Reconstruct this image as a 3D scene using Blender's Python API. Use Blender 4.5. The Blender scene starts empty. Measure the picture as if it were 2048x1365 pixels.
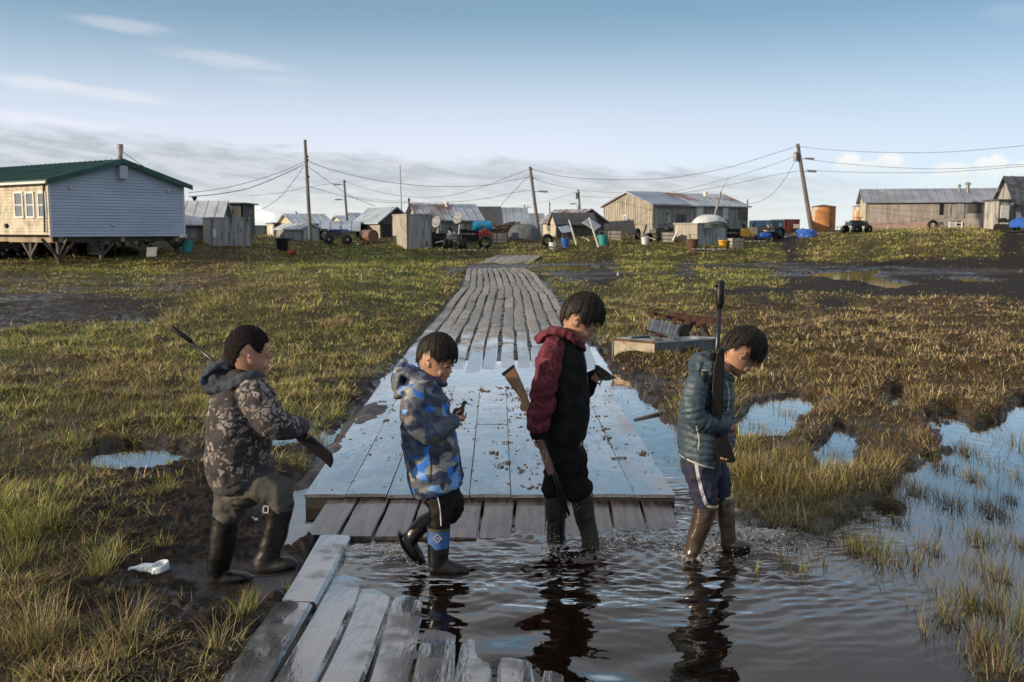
import bpy, math, random
import numpy as np
from mathutils import Vector
random.seed(7)
RNG = np.random.default_rng(11)
PI = math.pi
scene = bpy.context.scene

# ---------------------------------------------------------------- camera
FPX, CX, CY, CAMH = 1991.0, 1024.0, 682.5, 1.75      # focal length and centre in photograph pixels
PITCH = math.atan(220.5 / FPX)
camd = bpy.data.cameras.new('camera'); cam = bpy.data.objects.new('camera', camd)
scene.collection.objects.link(cam); scene.camera = cam
cam.location = (0, 0, CAMH); cam.rotation_euler = (PI / 2 - PITCH, 0, 0)
camd.sensor_width = 36; camd.lens = 36 * FPX / 2048; camd.clip_start = .05; camd.clip_end = 20000
camd.dof.use_dof = True; camd.dof.focus_distance = 5.3; camd.dof.aperture_fstop = 7.0

# ---------------------------------------------------------------- light
SUN_EL, SUN_AZ = math.radians(13), math.atan2(-.93, -.36)   # azimuth measured from +Y towards +X
scene.view_settings.view_transform = 'Standard'; scene.view_settings.look = 'None'
scene.view_settings.exposure = 0.85; scene.view_settings.gamma = 1
sd = bpy.data.lights.new('sun', 'SUN'); sun = bpy.data.objects.new('sun', sd); scene.collection.objects.link(sun)
sd.energy = 3.3; sd.angle = math.radians(.6); sd.color = (1, .80, .57)
sv = Vector((math.sin(SUN_AZ) * math.cos(SUN_EL), math.cos(SUN_AZ) * math.cos(SUN_EL), math.sin(SUN_EL)))
sun.rotation_euler = sv.to_track_quat('Z', 'Y').to_euler()


class NT:
    """tiny node helper"""
    def __init__(s, tree): s.t = tree; s.N = tree.nodes; s.L = tree.links
    def n(s, typ, ins=None, **kw):
        nd = s.N.new(typ)
        for k, v in kw.items(): setattr(nd, k, v)
        if ins:
            for k, v in ins.items():
                sock = nd.inputs[k]
                if isinstance(v, bpy.types.NodeSocket): s.L.new(v, sock)
                else: sock.default_value = v
        return nd
    def m(s, op, a, b=0.0, c=0.0, clamp=False):
        return s.n('ShaderNodeMath', {0: a, 1: b, 2: c}, operation=op, use_clamp=clamp).outputs[0]
    def mix(s, f, a, b, bt='MIX'):
        nd = s.n('ShaderNodeMix', data_type='RGBA', blend_type=bt)
        for i, v in ((0, f), (6, a), (7, b)):
            if isinstance(v, bpy.types.NodeSocket): s.L.new(v, nd.inputs[i])
            elif i == 0: nd.inputs[i].default_value = v
            else: nd.inputs[i].default_value = (v[0], v[1], v[2], 1)
        return nd.outputs[2]
    def ss(s, x, a, b, lo=0.0, hi=1.0):
        return s.n('ShaderNodeMapRange', {0: x, 1: a, 2: b, 3: lo, 4: hi}, interpolation_type='SMOOTHSTEP').outputs[0]
    def noise(s, v, scale=5, det=4, rough=.55, dist=0):
        return s.n('ShaderNodeTexNoise', {'Vector': v, 'Scale': scale, 'Detail': det, 'Roughness': rough, 'Distortion': dist}).outputs[0]
    def xyz(s, x, y, z): return s.n('ShaderNodeCombineXYZ', {0: x, 1: y, 2: z}).outputs[0]
    def scale(s, v, k): return s.n('ShaderNodeVectorMath', {0: v, 1: k}, operation='MULTIPLY').outputs[0]


def ray(px, py):
    x, y = (px - CX) / FPX, -(py - CY) / FPX
    return Vector((x, math.cos(PITCH) + y * math.sin(PITCH), -math.sin(PITCH) + y * math.cos(PITCH)))
def at(px, py, Y):
    d = ray(px, py); return Vector((0, 0, CAMH)) + d * (Y / d.y)
def gr(px, py, z=0.0):
    d = ray(px, py); return Vector((0, 0, CAMH)) + d * ((z - CAMH) / d.z)
def azel(px, py):
    d = ray(px, py); return math.atan2(d.x, d.y), math.asin(d.z / d.length)

# ---------------------------------------------------------------- sky
world = bpy.data.worlds.new('World'); scene.world = world; world.use_nodes = True
w = NT(world.node_tree); w.N.clear()
gen = w.n('ShaderNodeTexCoord').outputs['Generated']
sep = w.n('ShaderNodeSeparateXYZ', {0: gen}).outputs
az = w.m('ARCTAN2', sep[0], sep[1]); el = w.m('ARCSINE', sep[2])
# look a little higher into the model sky than the true direction: arctic air is clear and the blue starts low
zz = w.m('MULTIPLY_ADD', w.m('MAXIMUM', sep[2], 0.0), 1.7, .06)
sky = w.n('ShaderNodeTexSky', {'Vector': w.n('ShaderNodeVectorMath', {0: w.xyz(sep[0], sep[1], zz)}, operation='NORMALIZE').outputs[0]}, sky_type='NISHITA', sun_disc=False)
sky.sun_elevation = SUN_EL; sky.sun_rotation = SUN_AZ; sky.altitude = 0
sky.air_density = 1.0; sky.dust_density = .6; sky.ozone_density = 1.6
K = 5.75   # cloud brightness in the sky model's own units
base = w.mix(1.0, sky.outputs[0], (1.06, 1.06, .95), 'MULTIPLY')
# pale veil low over the horizon
veil = w.ss(el, math.radians(12.5), math.radians(3.5))
base = w.mix(1.0, base, w.mix(w.ss(az, -.15, .55), (1, 1, 1), (.78, .82, .86)), 'MULTIPLY')
base = w.mix(w.m('MULTIPLY', veil, w.ss(az, -.1, .5, .80, .56)), base, (.69 * K, .70 * K, .81 * K))
el_d = w.m('MULTIPLY', el, 57.2958); az_d = w.m('MULTIPLY', az, 57.2958)
# unseen high cloud added overhead to pale water reflections and lift soft fill
hc = w.noise(w.n('ShaderNodeVectorMath', {0: gen, 1: (0, 0, .35)}, operation='ADD').outputs[0], 2.2, 5, .6)
base = w.mix(w.m('MULTIPLY', w.ss(sep[2], .205, .36), w.ss(hc, .3, .7, .45, .9)), base, (.63 * K, .62 * K, .65 * K))
# clouds
def blob(px, py, rx, ry, rot=0.0):
    a, e = azel(px, py); k = 57.2958
    dx = w.m('SUBTRACT', az_d, a * k); dy = w.m('SUBTRACT', el_d, e * k)
    c, s_ = math.cos(rot), math.sin(rot)
    u = w.m('ADD', w.m('MULTIPLY', dx, c), w.m('MULTIPLY', dy, s_))
    v = w.m('SUBTRACT', w.m('MULTIPLY', dy, c), w.m('MULTIPLY', dx, s_))
    q = w.m('SQRT', w.m('ADD', w.m('POWER', w.m('ABSOLUTE', w.m('DIVIDE', u, rx / 34.7)), 2), w.m('POWER', w.m('ABSOLUTE', w.m('DIVIDE', v, ry / 34.7)), 2)))
    return q
vec = w.xyz(az_d, w.m('MULTIPLY', el_d, 4.2), 0.0)
tilt = w.xyz(az_d, w.m('MULTIPLY', w.m('MULTIPLY_ADD', az_d, .11, el_d), 6.0), 3.0)
n1 = w.noise(tilt, .22, 6, .6, .6); n2 = w.noise(vec, .5, 5, .62); n3 = w.noise(w.xyz(az_d, el_d, 7.0), 1.6, 6, .6)
# wisps
for px, py, rx, ry, s_ in ((235, 48, 120, 17, .8), (450, 121, 150, 20, .75), (60, 165, 110, 20, 1.0), (230, 190, 130, 17, .85), (560, 160, 90, 14, .3), (90, 240, 190, 16, .8), (2020, 25, 70, 25, .25)):
    q = blob(px, py, rx, ry, -.09)
    mk = w.m('MULTIPLY', w.ss(w.m('ADD', q, w.m('MULTIPLY', n1, 1.1)), 1.55, .75), s_ * .28)
    base = w.mix(mk, base, (.90 * K, .83 * K, .80 * K))
# stratus deck: high on the left, sinking to the right
top = w.m('MULTIPLY_ADD', az_d, -.050, 3.85)
edge = w.m('SUBTRACT', w.m('ADD', top, w.m('MULTIPLY', w.m('SUBTRACT', n1, .5), 1.9)), el_d)
deck = w.m('MULTIPLY', w.ss(edge, -.35, .55), w.ss(az_d, 24.0, 8.0, .35, 1.0))
n4 = w.noise(tilt, .42, 5, .6, .3)
shade = w.ss(n4, .36, .64)
dcol = w.mix(shade, (.39 * K, .425 * K, .465 * K), (.53 * K, .56 * K, .595 * K))
lowc = w.ss(el_d, 3.3, .4)
dcol = w.mix(w.m('MULTIPLY', lowc, .75), dcol, (.70 * K, .71 * K, .67 * K))
deck2 = w.m('MULTIPLY', deck, w.ss(n1, .22, .50, .55, 1.0))
base = w.mix(w.m('MULTIPLY', deck2, .92), base, dcol)
# fair weather cumulus low on the right and a few far ones behind the village
def cumulus(bl, col_hi, col_lo, ybase, yh, amp=1.5):
    global base
    mk = None
    for (px, py, rx, ry) in bl:
        q = w.m('ADD', blob(px, py, rx, ry), w.m('MULTIPLY', w.m('SUBTRACT', n3, .5), amp))
        s1 = w.ss(q, 1.12, .62)
        mk = s1 if mk is None else w.m('MAXIMUM', mk, s1)
    e0 = azel(1024, ybase)[1] * 57.3; e1 = azel(1024, ybase - yh)[1] * 57.3
    lit = w.ss(w.m('ADD', el_d, w.m('MULTIPLY', w.m('SUBTRACT', n3, .5), 1.1)), e0, e1)
    base = w.mix(w.m('MULTIPLY', mk, .78), base, w.mix(lit, col_lo, col_hi))
cumulus([(1695, 328, 27, 22), (1725, 340, 40, 18), (1780, 332, 30, 22), (1800, 343, 32, 14)], (.84 * K, .81 * K, .76 * K), (.60 * K, .68 * K, .71 * K), 356, 40)
cumulus([(1905, 345, 38, 18), (1985, 335, 30, 26), (2040, 345, 40, 20), (1880, 368, 60, 18), (1960, 368, 90, 16)], (.82 * K, .79 * K, .75 * K), (.62 * K, .71 * K, .73 * K), 375, 48)
cumulus([(512, 422, 16, 10), (530, 434, 22, 12), (500, 436, 20, 12)], (1.0 * K, .97 * K, .88 * K), (.80 * K, .80 * K, .78 * K), 450, 28, .7)
base = w.mix(w.ss(sep[2], .0, -.03), base, (.9, .85, .8))
bg = w.n('ShaderNodeBackground', {'Color': base, 'Strength': .122})
w.L.new(bg.outputs[0], w.n('ShaderNodeOutputWorld').inputs[0])

# ---------------------------------------------------------------- noise
def _h(ix, iy, iz):
    h = (ix * 374761393 + iy * 668265263 + iz * 1274126177).astype(np.int64) & 0xffffffff
    h = ((h ^ (h >> 13)) * 1274126177) & 0xffffffff
    return ((h ^ (h >> 16)) & 0xffff) / 65535.0
def vn(x, y, z=0.0):
    x, y, z = np.broadcast_arrays(np.asarray(x, float), np.asarray(y, float), np.asarray(z, float))
    ix, iy, iz = np.floor(x).astype(np.int64), np.floor(y).astype(np.int64), np.floor(z).astype(np.int64)
    fx, fy, fz = x - ix, y - iy, z - iz
    fx, fy, fz = (f * f * (3 - 2 * f) for f in (fx, fy, fz))
    r = 0
    for a in (0, 1):
        for b in (0, 1):
            for c in (0, 1):
                r = r + _h(ix + a, iy + b, iz + c) * (fx if a else 1 - fx) * (fy if b else 1 - fy) * (fz if c else 1 - fz)
    return r
def fbm(x, y, z=0.0, o=4, g=.5):
    r, a, s = 0, 1.0, 0
    for i in range(o):
        r = r + a * vn(x * 2 ** i + 17 * i, y * 2 ** i + 5 * i, z * 2 ** i); s += a; a *= g
    return r / s
def sst(x, a, b):
    t = np.clip((x - a) / (b - a), 0, 1); return t * t * (3 - 2 * t)

# ---------------------------------------------------------------- materials
MATS = {}
def mat(name, c1, c2=None, scale=5, st=(1, 1, 1), rough=.7, bump=0.0, bscale=40, metal=0, c3=None, s3=1.5, t3=.6, coat=0.0, rough2=None, det=5, spec=.5, lo=.4, hi=.6, w3=.06, attr=None, sss=0):
    if name in MATS: return MATS[name]
    m = bpy.data.materials.new(name); m.use_nodes = True; t = NT(m.node_tree)
    b = t.N['Principled BSDF']
    co = t.n('ShaderNodeTexCoord').outputs['Object']
    v = t.scale(co, st)
    nz = t.noise(v, scale, det)
    col = None
    if attr: c1 = t.n('ShaderNodeAttribute', attribute_name=attr).outputs[0]
    if c2 is not None: col = t.mix(t.ss(nz, lo, hi), c1, c2)
    elif attr: col = c1
    if c3 is not None:
        n3 = t.noise(t.scale(co, st if s3 > scale else (1, 1, 1)), s3, 5, .65)
        col = t.mix(t.ss(n3, t3 - w3, t3 + w3), col if col is not None else c1, c3)
    if col is not None: t.L.new(col, b.inputs['Base Color'])
    else: b.inputs['Base Color'].default_value = (*c1, 1)
    b.inputs['Metallic'].default_value = metal
    b.inputs['Specular IOR Level'].default_value = spec
    b.inputs['Coat Weight'].default_value = coat; b.inputs['Coat Roughness'].default_value = .08
    if rough2 is not None: t.L.new(t.ss(t.noise(v, scale * .7, 4), .35, .65, rough, rough2), b.inputs['Roughness'])
    else: b.inputs['Roughness'].default_value = rough
    if sss:
        b.inputs['Subsurface Weight'].default_value = sss; b.inputs['Subsurface Radius'].default_value = (.012, .005, .003); b.inputs['Subsurface Scale'].default_value = .6
    if bump:
        bn = t.n('ShaderNodeBump', {'Height': t.noise(v, bscale, 4), 'Strength': .6, 'Distance': bump})
        t.L.new(bn.outputs[0], b.inputs['Normal'])
    MATS[name] = m; return m

def wetfilm(t, b, wet, rough=.05, normal=None, top=.85):
    """a film of standing water over a surface: mirror-like at low angles"""
    fc = t.n('ShaderNodeLayerWeight', {'Blend': .5}).outputs[1]
    ins = {'Color': (.95, .925, .90, 1), 'Roughness': rough}
    if normal is not None: ins['Normal'] = normal
    gl = t.n('ShaderNodeBsdfGlossy', ins).outputs[0]
    mx = t.n('ShaderNodeMixShader', {0: t.m('MULTIPLY', wet, t.ss(fc, .50, .90, .10, top)), 1: b.outputs[0], 2: gl}).outputs[0]
    t.L.new(mx, t.N['Material Output'].inputs[0])
# ---------------------------------------------------------------- objects
def tag(o, label=None, cat=None, group=None, kind=None):
    if label: o['label'] = label
    if cat: o['category'] = cat
    if group: o['group'] = group
    if kind: o['kind'] = kind
    return o
def thing(name, loc, label, cat, group=None):
    o = bpy.data.objects.new(name, None); scene.collection.objects.link(o); o.location = Vector(loc)
    o.empty_display_size = .1
    return tag(o, label, cat, group)
def root_loc(p):
    l = Vector((0, 0, 0))
    while p is not None: l = l + p.location; p = p.parent
    return l

class MB:
    def __init__(s): s.v = []; s.f = []
    def add(s, vs, fs):
        k = len(s.v); s.v += [tuple(p) for p in vs]; s.f += [tuple(i + k for i in f) for f in fs]; return s
    def hexa(s, p):   # 8 points: bottom 4, top 4
        return s.add(p, [(3, 2, 1, 0), (4, 5, 6, 7), (0, 1, 5, 4), (1, 2, 6, 5), (2, 3, 7, 6), (3, 0, 4, 7)])
    def obox(s, o, a, b, c):  # origin + three edge vectors
        o, a, b, c = map(Vector, (o, a, b, c))
        if a.cross(b).dot(c) < 0: a, b = b, a
        return s.hexa([o, o + a, o + a + b, o + b, o + c, o + a + c, o + a + b + c, o + b + c])
    def bar(s, p, q, wd, th=None, up=(0, 0, 1)):
        p, q = Vector(p), Vector(q); th = th or wd; d = (q - p)
        side = d.cross(Vector(up))
        if side.length < 1e-6: side = d.cross(Vector((0, 1, 0)))
        side.normalize(); u2 = side.cross(d).normalized()
        return s.obox(p - side * wd / 2 - u2 * th / 2, side * wd, u2 * th, d)
    def tube(s, pts, r, n=8, caps=True):
        pts = [Vector(p) for p in pts]; m = len(pts); rs = r if hasattr(r, '__len__') else [r] * m
        vs, fs = [], []; ref = None
        for i, p in enumerate(pts):
            t = (pts[min(i + 1, m - 1)] - pts[max(i - 1, 0)]).normalized()
            if ref is None: ref = Vector((0, 1, 0)) if abs(t.y) < .9 else Vector((1, 0, 0))
            a = (ref - t * ref.dot(t)).normalized(); b = t.cross(a); ref = a
            for k in range(n):
                an = 2 * PI * k / n; vs.append(p + (a * math.cos(an) + b * math.sin(an)) * rs[i])
        for i in range(m - 1):
            for k in range(n):
                j = (k + 1) % n; fs.append((i * n + k, i * n + j, (i + 1) * n + j, (i + 1) * n + k))
        if caps: fs.append(tuple(range(n))[::-1]); fs.append(tuple((m - 1) * n + k for k in range(n)))
        return s.add(vs, fs)
    def lathe(s, c, prof, n=24, axis=(0, 0, 1)):   # prof: list of (r, h)
        ax = Vector(axis).normalized(); c = Vector(c)
        a = ax.orthogonal().normalized(); b = ax.cross(a); vs, fs = [], []
        for r, h in prof:
            for k in range(n):
                an = 2 * PI * k / n; vs.append(c + ax * h + (a * math.cos(an) + b * math.sin(an)) * r)
        for i in range(len(prof) - 1):
            for k in range(n):
                j = (k + 1) % n; fs.append((i * n + k, i * n + j, (i + 1) * n + j, (i + 1) * n + k))
        fs.append(tuple(range(n))[::-1]); fs.append(tuple((len(prof) - 1) * n + k for k in range(n)))
        return s.add(vs, fs)
    def ell(s, c, r, n=16, m=10, R=None):
        c = Vector(c); vs, fs = [], []
        for i in range(m + 1):
            th = PI * i / m
            for k in range(n):
                ph = 2 * PI * k / n
                p = Vector((r[0] * math.sin(th) * math.cos(ph), r[1] * math.sin(th) * math.sin(ph), r[2] * math.cos(th)))
                if R is not None: p = R @ p
                vs.append(c + p)
        for i in range(m):
            for k in range(n):
                j = (k + 1) % n; fs.append((i * n + k, (i + 1) * n + k, (i + 1) * n + j, i * n + j))
        return s.add(vs, fs)
    def build(s, name, m, parent=None, smooth=False):
        off = root_loc(parent) if parent is not None else Vector((0, 0, 0))
        me = bpy.data.meshes.new(name); me.from_pydata([(p[0] - off.x, p[1] - off.y, p[2] - off.z) for p in s.v], [], s.f)
        return link(name, me, m, parent, smooth)
def link(name, me, m, parent=None, smooth=False):
    if m is not None: me.materials.append(m)
    if smooth: me.polygons.foreach_set('use_smooth', [True] * len(me.polygons))
    me.update(); o = bpy.data.objects.new(name, me); scene.collection.objects.link(o)
    if parent is not None: o.parent = parent
    return o
def npmesh(name, V, F, m, parent=None, smooth=True, col=None, off=None):
    """V (n,3) float, F (k,3|4) int"""
    V = np.asarray(V, np.float32)
    if parent is not None: V = V - np.array(root_loc(parent), np.float32)
    me = bpy.data.meshes.new(name); k = F.shape[1]
    me.vertices.add(len(V)); me.vertices.foreach_set('co', V.ravel())
    me.loops.add(F.size); me.loops.foreach_set('vertex_index', F.astype(np.int32).ravel())
    me.polygons.add(len(F)); me.polygons.foreach_set('loop_start', np.arange(0, F.size, k, dtype=np.int32))
    me.update(calc_edges=True)
    if col is not None:
        at_ = me.color_attributes.new('col', 'FLOAT_COLOR', 'POINT')
        c4 = np.ones((len(V), 4), np.float32); c4[:, :3] = col; at_.data.foreach_set('color', c4.ravel())
    return link(name, me, m, parent, smooth)
def copy_tree(o, parent=None):
    c = o.copy(); scene.collection.objects.link(c)
    if parent is not None: c.parent = parent
    for ch in list(o.children): copy_tree(ch, c)
    return c

# ---------------------------------------------------------------- terrain
def Hmac(X, Y):
    """large shape of the ground without small bumps"""
    X = np.asarray(X, float); Y = np.asarray(Y, float)
    lf = sst(-X, 9, 17)
    rf = sst(X, 14, 24)
    s = sst(Y, 52, 68) * (1 - lf - rf) + sst(Y, 42, 62) * lf + sst(Y, 43, 60) * rf
    h = 1.2 * s + .52 * sst(X, 16, 28) * sst(Y, 46, 60)
    h = h * (1 - .35 * sst(Y, 130, 400))
    # grassy bank left of the boardwalk
    h = h + .30 * np.exp(-((X + 4.6 + .10 * (Y - 22)) / 2.4) ** 2) * sst(Y, 13, 22) * (1 - sst(Y, 38, 47))
    h = h + .18 * np.exp(-((X + 22) / 3.5) ** 2 - ((Y - 38) / 3.0) ** 2)
    h = h + .07 * np.exp(-((X - 2.15) / 1.1) ** 2 - ((Y - 14.3) / 1.5) ** 2)
    h = h + .09 * np.exp(-((X - 1.70) / .55) ** 2 - ((Y - 13.3) / .8) ** 2)
    # right-hand tussock field
    h = h + .10 * sst(X, 2.4, 4.5) * sst(Y, 8, 12) * (1 - sst(Y, 30, 40))
    return h
def ghit(px, py, lo=3, hi=140):
    """where a sight line meets the large ground shape"""
    d = ray(px, py); ys = np.linspace(lo, hi, 3000)
    z = CAMH + d.z / d.y * ys; g = Hmac(d.x / d.y * ys, ys)
    i = np.argmax(z < g); return Vector((d.x / d.y * ys[i], ys[i], float(g[i])))

POOLS = [  # outlines of standing water, measured on the ground from pixels of the photograph
    [(655, 1075), (760, 1030), (1350, 1000), (1340, 960), (1300, 880), (1245, 800), (1190, 740), (1168, 695), (1195, 690), (1232, 740), (1290, 795), (1345, 850), (1362, 930), (1395, 985), (1480, 1010), (1560, 1060), (1640, 1075), (1700, 1060), (1745, 1010), (1835, 960), (1872, 900), (1868, 850), (1885, 820), (1925, 850), (1990, 830), (2048, 800), (2500, 780), (2600, 1400), (2300, 1900), (1100, 1900), (520, 1365), (640, 1165)],
    [(745, 772), (800, 742), (1180, 742), (1215, 775)],
    [(165, 942), (205, 900), (300, 894), (368, 904), (362, 936), (260, 950)],
    [(545, 880), (590, 868), (630, 880), (610, 898), (560, 900)],
    [(660, 880), (700, 845), (745, 850), (700, 890), (640, 910)],
    [(560, 1065), (600, 1050), (660, 1055), (650, 1080), (590, 1105)],
    [(225, 655), (270, 638), (340, 636), (310, 654)],
    [(1585, 549), (1700, 543), (1760, 555), (1860, 577), (1790, 585), (1690, 568)],
    [(1690, 546), (1780, 534), (1810, 537), (1730, 551)],
    [(1055, 534), (1130, 530), (1210, 533), (1120, 538)],
    [(1080, 540), (1180, 533), (1230, 540), (1120, 545)],
    [(905, 541), (940, 539), (935, 550), (905, 550)],
    [(1462, 850), (1530, 812), (1580, 794), (1632, 794), (1605, 838), (1575, 884), (1495, 884)],
    [(1628, 898), (1690, 850), (1722, 878), (1704, 944), (1640, 944)],
    [(1770, 800), (1800, 790), (1830, 800), (1800, 830)],
    [(1880, 560), (1960, 556), (2040, 566), (1960, 570)],
]
POOLW = [np.array([gr(px, py, 0)[:2] for px, py in p]) for p in POOLS]
def psd(X, Y, poly):
    d = np.full(X.shape, 1e9); ins = np.zeros(X.shape, bool); n = len(poly)
    for i in range(n):
        ax, ay = poly[i]; bx, by = poly[(i + 1) % n]
        ex, ey = bx - ax, by - ay; L = ex * ex + ey * ey + 1e-12
        t = np.clip(((X - ax) * ex + (Y - ay) * ey) / L, 0, 1)
        d = np.minimum(d, np.hypot(X - ax - t * ex, Y - ay - t * ey))
        c = ((ay > Y) != (by > Y)) & (X < ex * (Y - ay) / (ey + 1e-12) + ax); ins ^= c
    return np.where(ins, -d, d)
def water_sd(X, Y):
    X = np.asarray(X, float); Y = np.asarray(Y, float)
    k = np.clip(Y / 12, .35, 2.5)
    wx = X + (fbm(X / k * 1.6, Y / k * 1.6, 3, 4) - .5) * .55 * k; wy = Y + (fbm(X / k * 1.6, Y / k * 1.2, 9, 4) - .5) * .9 * k
    d = np.full(X.shape, 1e9)
    for i, p in enumerate(POOLW):
        q = psd(wx, wy, p)
        if i == 0: q = np.where((X < -.9) & (Y < 6.3), np.maximum(q, -(X + 1.08 + .10 * sst(Y, 5.2, 6.0)) * 1.0), q)
        d = np.minimum(d, q)
    return d + .30 * k * (fbm(X * 7, Y * 5, 53, 4, .6) - .47)
MUDS = [([(1075, 536), (1250, 548), (1290, 560), (1200, 570), (1100, 562)], 1), ([(1290, 534), (1420, 530), (1560, 524), (1700, 527), (1850, 522), (2300, 526), (2300, 612), (1900, 602), (1750, 598), (1600, 588), (1480, 602), (1400, 592), (1540, 580), (1620, 562), (1560, 548), (1420, 542)], .93),
        ([(-200, 600), (150, 590), (330, 602), (420, 626), (250, 652), (100, 662), (-200, 660)], .75), ([(380, 945), (520, 930), (600, 985), (650, 1060), (600, 1130), (545, 1230), (460, 1365), (340, 1400), (310, 1250), (260, 1180), (300, 1080), (340, 1000)], .9),
        ([(560, 930), (650, 860), (740, 790), (800, 770), (810, 850), (700, 900), (620, 990)], .85), ([(1190, 735), (1260, 728), (1350, 805), (1300, 835)], .8), ([(180, 945), (340, 930), (380, 960), (260, 975)], .8)]
MUDW = [(np.array([(ghit(px, py) if py < 640 else gr(px, py, 0))[:2] for px, py in p]), a) for p, a in MUDS]
ZONES = [  # photograph x, y : green, straw, rust, density, mud
    (50, 530, .95, .1, .0, 1, 0), (50, 590, .25, .3, .6, .9, 0), (250, 530, .9, .1, 0, 1, 0), (250, 575, .2, .3, .7, .9, 0), (120, 635, .1, .1, .9, .5, .5), (450, 565, .25, .35, .6, 1, 0),
    (400, 620, .55, .4, .2, 1, 0), (550, 590, .5, .6, .1, 1, 0), (600, 540, .8, .3, 0, 1, 0), (750, 560, .9, .25, 0, 1, 0), (850, 610, .75, .3, .1, 1, 0), (850, 530, .9, .1, .1, 1, 0), (100, 700, .7, .4, 0, 1, 0), (300, 670, .6, .5, .1, 1, 0),
    (600, 690, .6, .35, .3, 1, 0), (200, 770, .35, .5, .5, 1, 0), (700, 700, .5, .35, .3, 1, 0), (60, 840, .6, .3, .4, 1, 0), (200, 860, .5, .3, .5, 1, 0), (150, 960, .45, .3, .6, .8, .2),
    (400, 960, .3, .4, .5, .45, .8), (300, 1000, .4, .4, .4, .35, .7), (500, 1050, .3, .2, .5, .05, 1), (350, 1100, .35, .2, .5, .10, 1), (500, 1250, .4, .4, .4, .06, 1), (200, 1130, .6, .3, .3, .6, .4),
    (60, 1080, .75, .2, .4, 1.1, 0), (60, 1200, .45, .3, .6, .7, .3), (100, 1320, .3, .5, .7, .8, .3), (330, 1310, .4, .65, .3, .35, .8), (450, 1345, .4, .5, .3, .25, .8), (270, 1200, .5, .3, .3, .25, .9), (650, 860, .8, .3, .1, 1, 0),  # near-left rust raised: foreground shade put into the grass colour
    (580, 930, .6, .3, .3, .6, .5), (700, 800, .4, .3, .3, .35, .7), (760, 820, .1, .1, .5, .05, 1), (560, 800, .55, .45, .3, .9, .1), (640, 990, .5, .3, .3, .2, .9), (620, 760, .5, .45, .3, .8, .2),
    (1150, 550, .3, .1, .5, .15, 1), (1130, 590, .8, .2, .1, 1, 0), (1300, 565, .85, .15, .1, 1, 0), (1420, 555, .85, .15, .1, 1, 0), (1380, 530, .2, .1, .5, .15, 1), (1550, 530, .2, .1, .5, .15, 1), (1480, 592, .2, .1, .6, .3, .8),
    (1700, 595, .15, .1, .6, .15, 1), (1900, 545, .15, .1, .5, .1, 1), (2010, 575, .15, .1, .5, .1, 1), (1750, 560, .3, .1, .5, .2, .9), (1600, 570, .3, .2, .5, .4, .7), (1300, 500, .7, .3, .1, .9, 0), (1500, 505, .8, .3, .1, .9, 0), (1750, 505, .7, .4, .1, .9, 0), (1980, 510, .75, .3, .1, .9, .0),
    (1900, 490, .5, .6, .1, .9, 0), (1250, 478, .3, .9, .1, 1, 0), (1600, 485, .3, .9, .1, 1, 0), (900, 500, .5, .4, .3, 1, 0), (600, 500, .5, .4, .3, 1, 0), (1150, 505, .6, .3, .3, 1, 0),
    (1400, 625, .6, .3, .4, 1, 0), (1280, 630, .65, .4, .2, 1, 0), (1200, 640, .7, .4, .2, 1, 0), (1520, 650, .3, .6, .6, 1, 0), (1650, 640, .25, .9, .4, 1, 0), (1830, 610, .15, .9, .45, 1, 0), (1960, 660, .2, .5, .7, 1, .1), (1700, 740, .4, .5, .5, 1, 0),
    (1580, 780, .4, .6, .4, 1, 0), (1900, 770, .2, .7, .6, 1, 0), (2000, 700, .25, .6, .6, 1, 0), (1500, 920, .55, .5, .4, 1.1, 0), (1720, 850, .25, .5, .8, 1, 0), (1650, 970, .6, .4, .4, 1.1, 0), (1260, 720, .2, .2, .8, .6, .5), (1310, 780, .35, .3, .7, .7, .4), (1820, 860, .3, .5, .8, 1, 0),
    (1400, 700, .45, .4, .5, 1, 0), (1960, 870, .3, .5, .7, 1, 0), (1250, 492, .6, .4, .1, 1, 0), (1380, 492, .7, .3, .1, 1, 0), (1450, 515, .8, .2, .1, 1, 0), (1600, 508, .85, .2, .1, 1, 0), (1850, 508, .8, .3, .1, 1, 0), (1950, 522, .8, .2, .1, 1, .1), (1700, 495, .6, .5, .1, 1, 0), (1500, 488, .5, .6, .1, 1, 0), (1200, 565, .85, .2, .1, 1, 0), (1350, 600, .8, .3, .1, 1, 0), (1250, 600, .75, .3, .2, 1, 0), (1000, 505, .6, .3, .2, 1, 0), (1100, 500, .6, .4, .2, 1, 0), (350, 1200, .4, .2, .4, .05, 1), (420, 1090, .3, .2, .5, .04, 1), (230, 1060, .4, .3, .4, .3, .7), (550, 1150, .3, .2, .5, .04, 1), (2300, 600, .3, .5, .5, 1, 0), (2300, 900, .3, .5, .5, 1, 0), (-300, 600, .4, .4, .4, 1, 0), (-300, 1000, .5, .4, .3, 1, 0),
]
_zp = np.array([[*(ghit(z[0], z[1]) if z[1] < 640 else gr(z[0], z[1], 0))[:2]] for z in ZONES]); _za = np.array([z[2:] for z in ZONES], float)
_zu = np.stack([_zp[:, 0] / _zp[:, 1] * 2.2, 150 / (_zp[:, 1] + 1) * .14 + np.log(_zp[:, 1]) * .5], 1)
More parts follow.
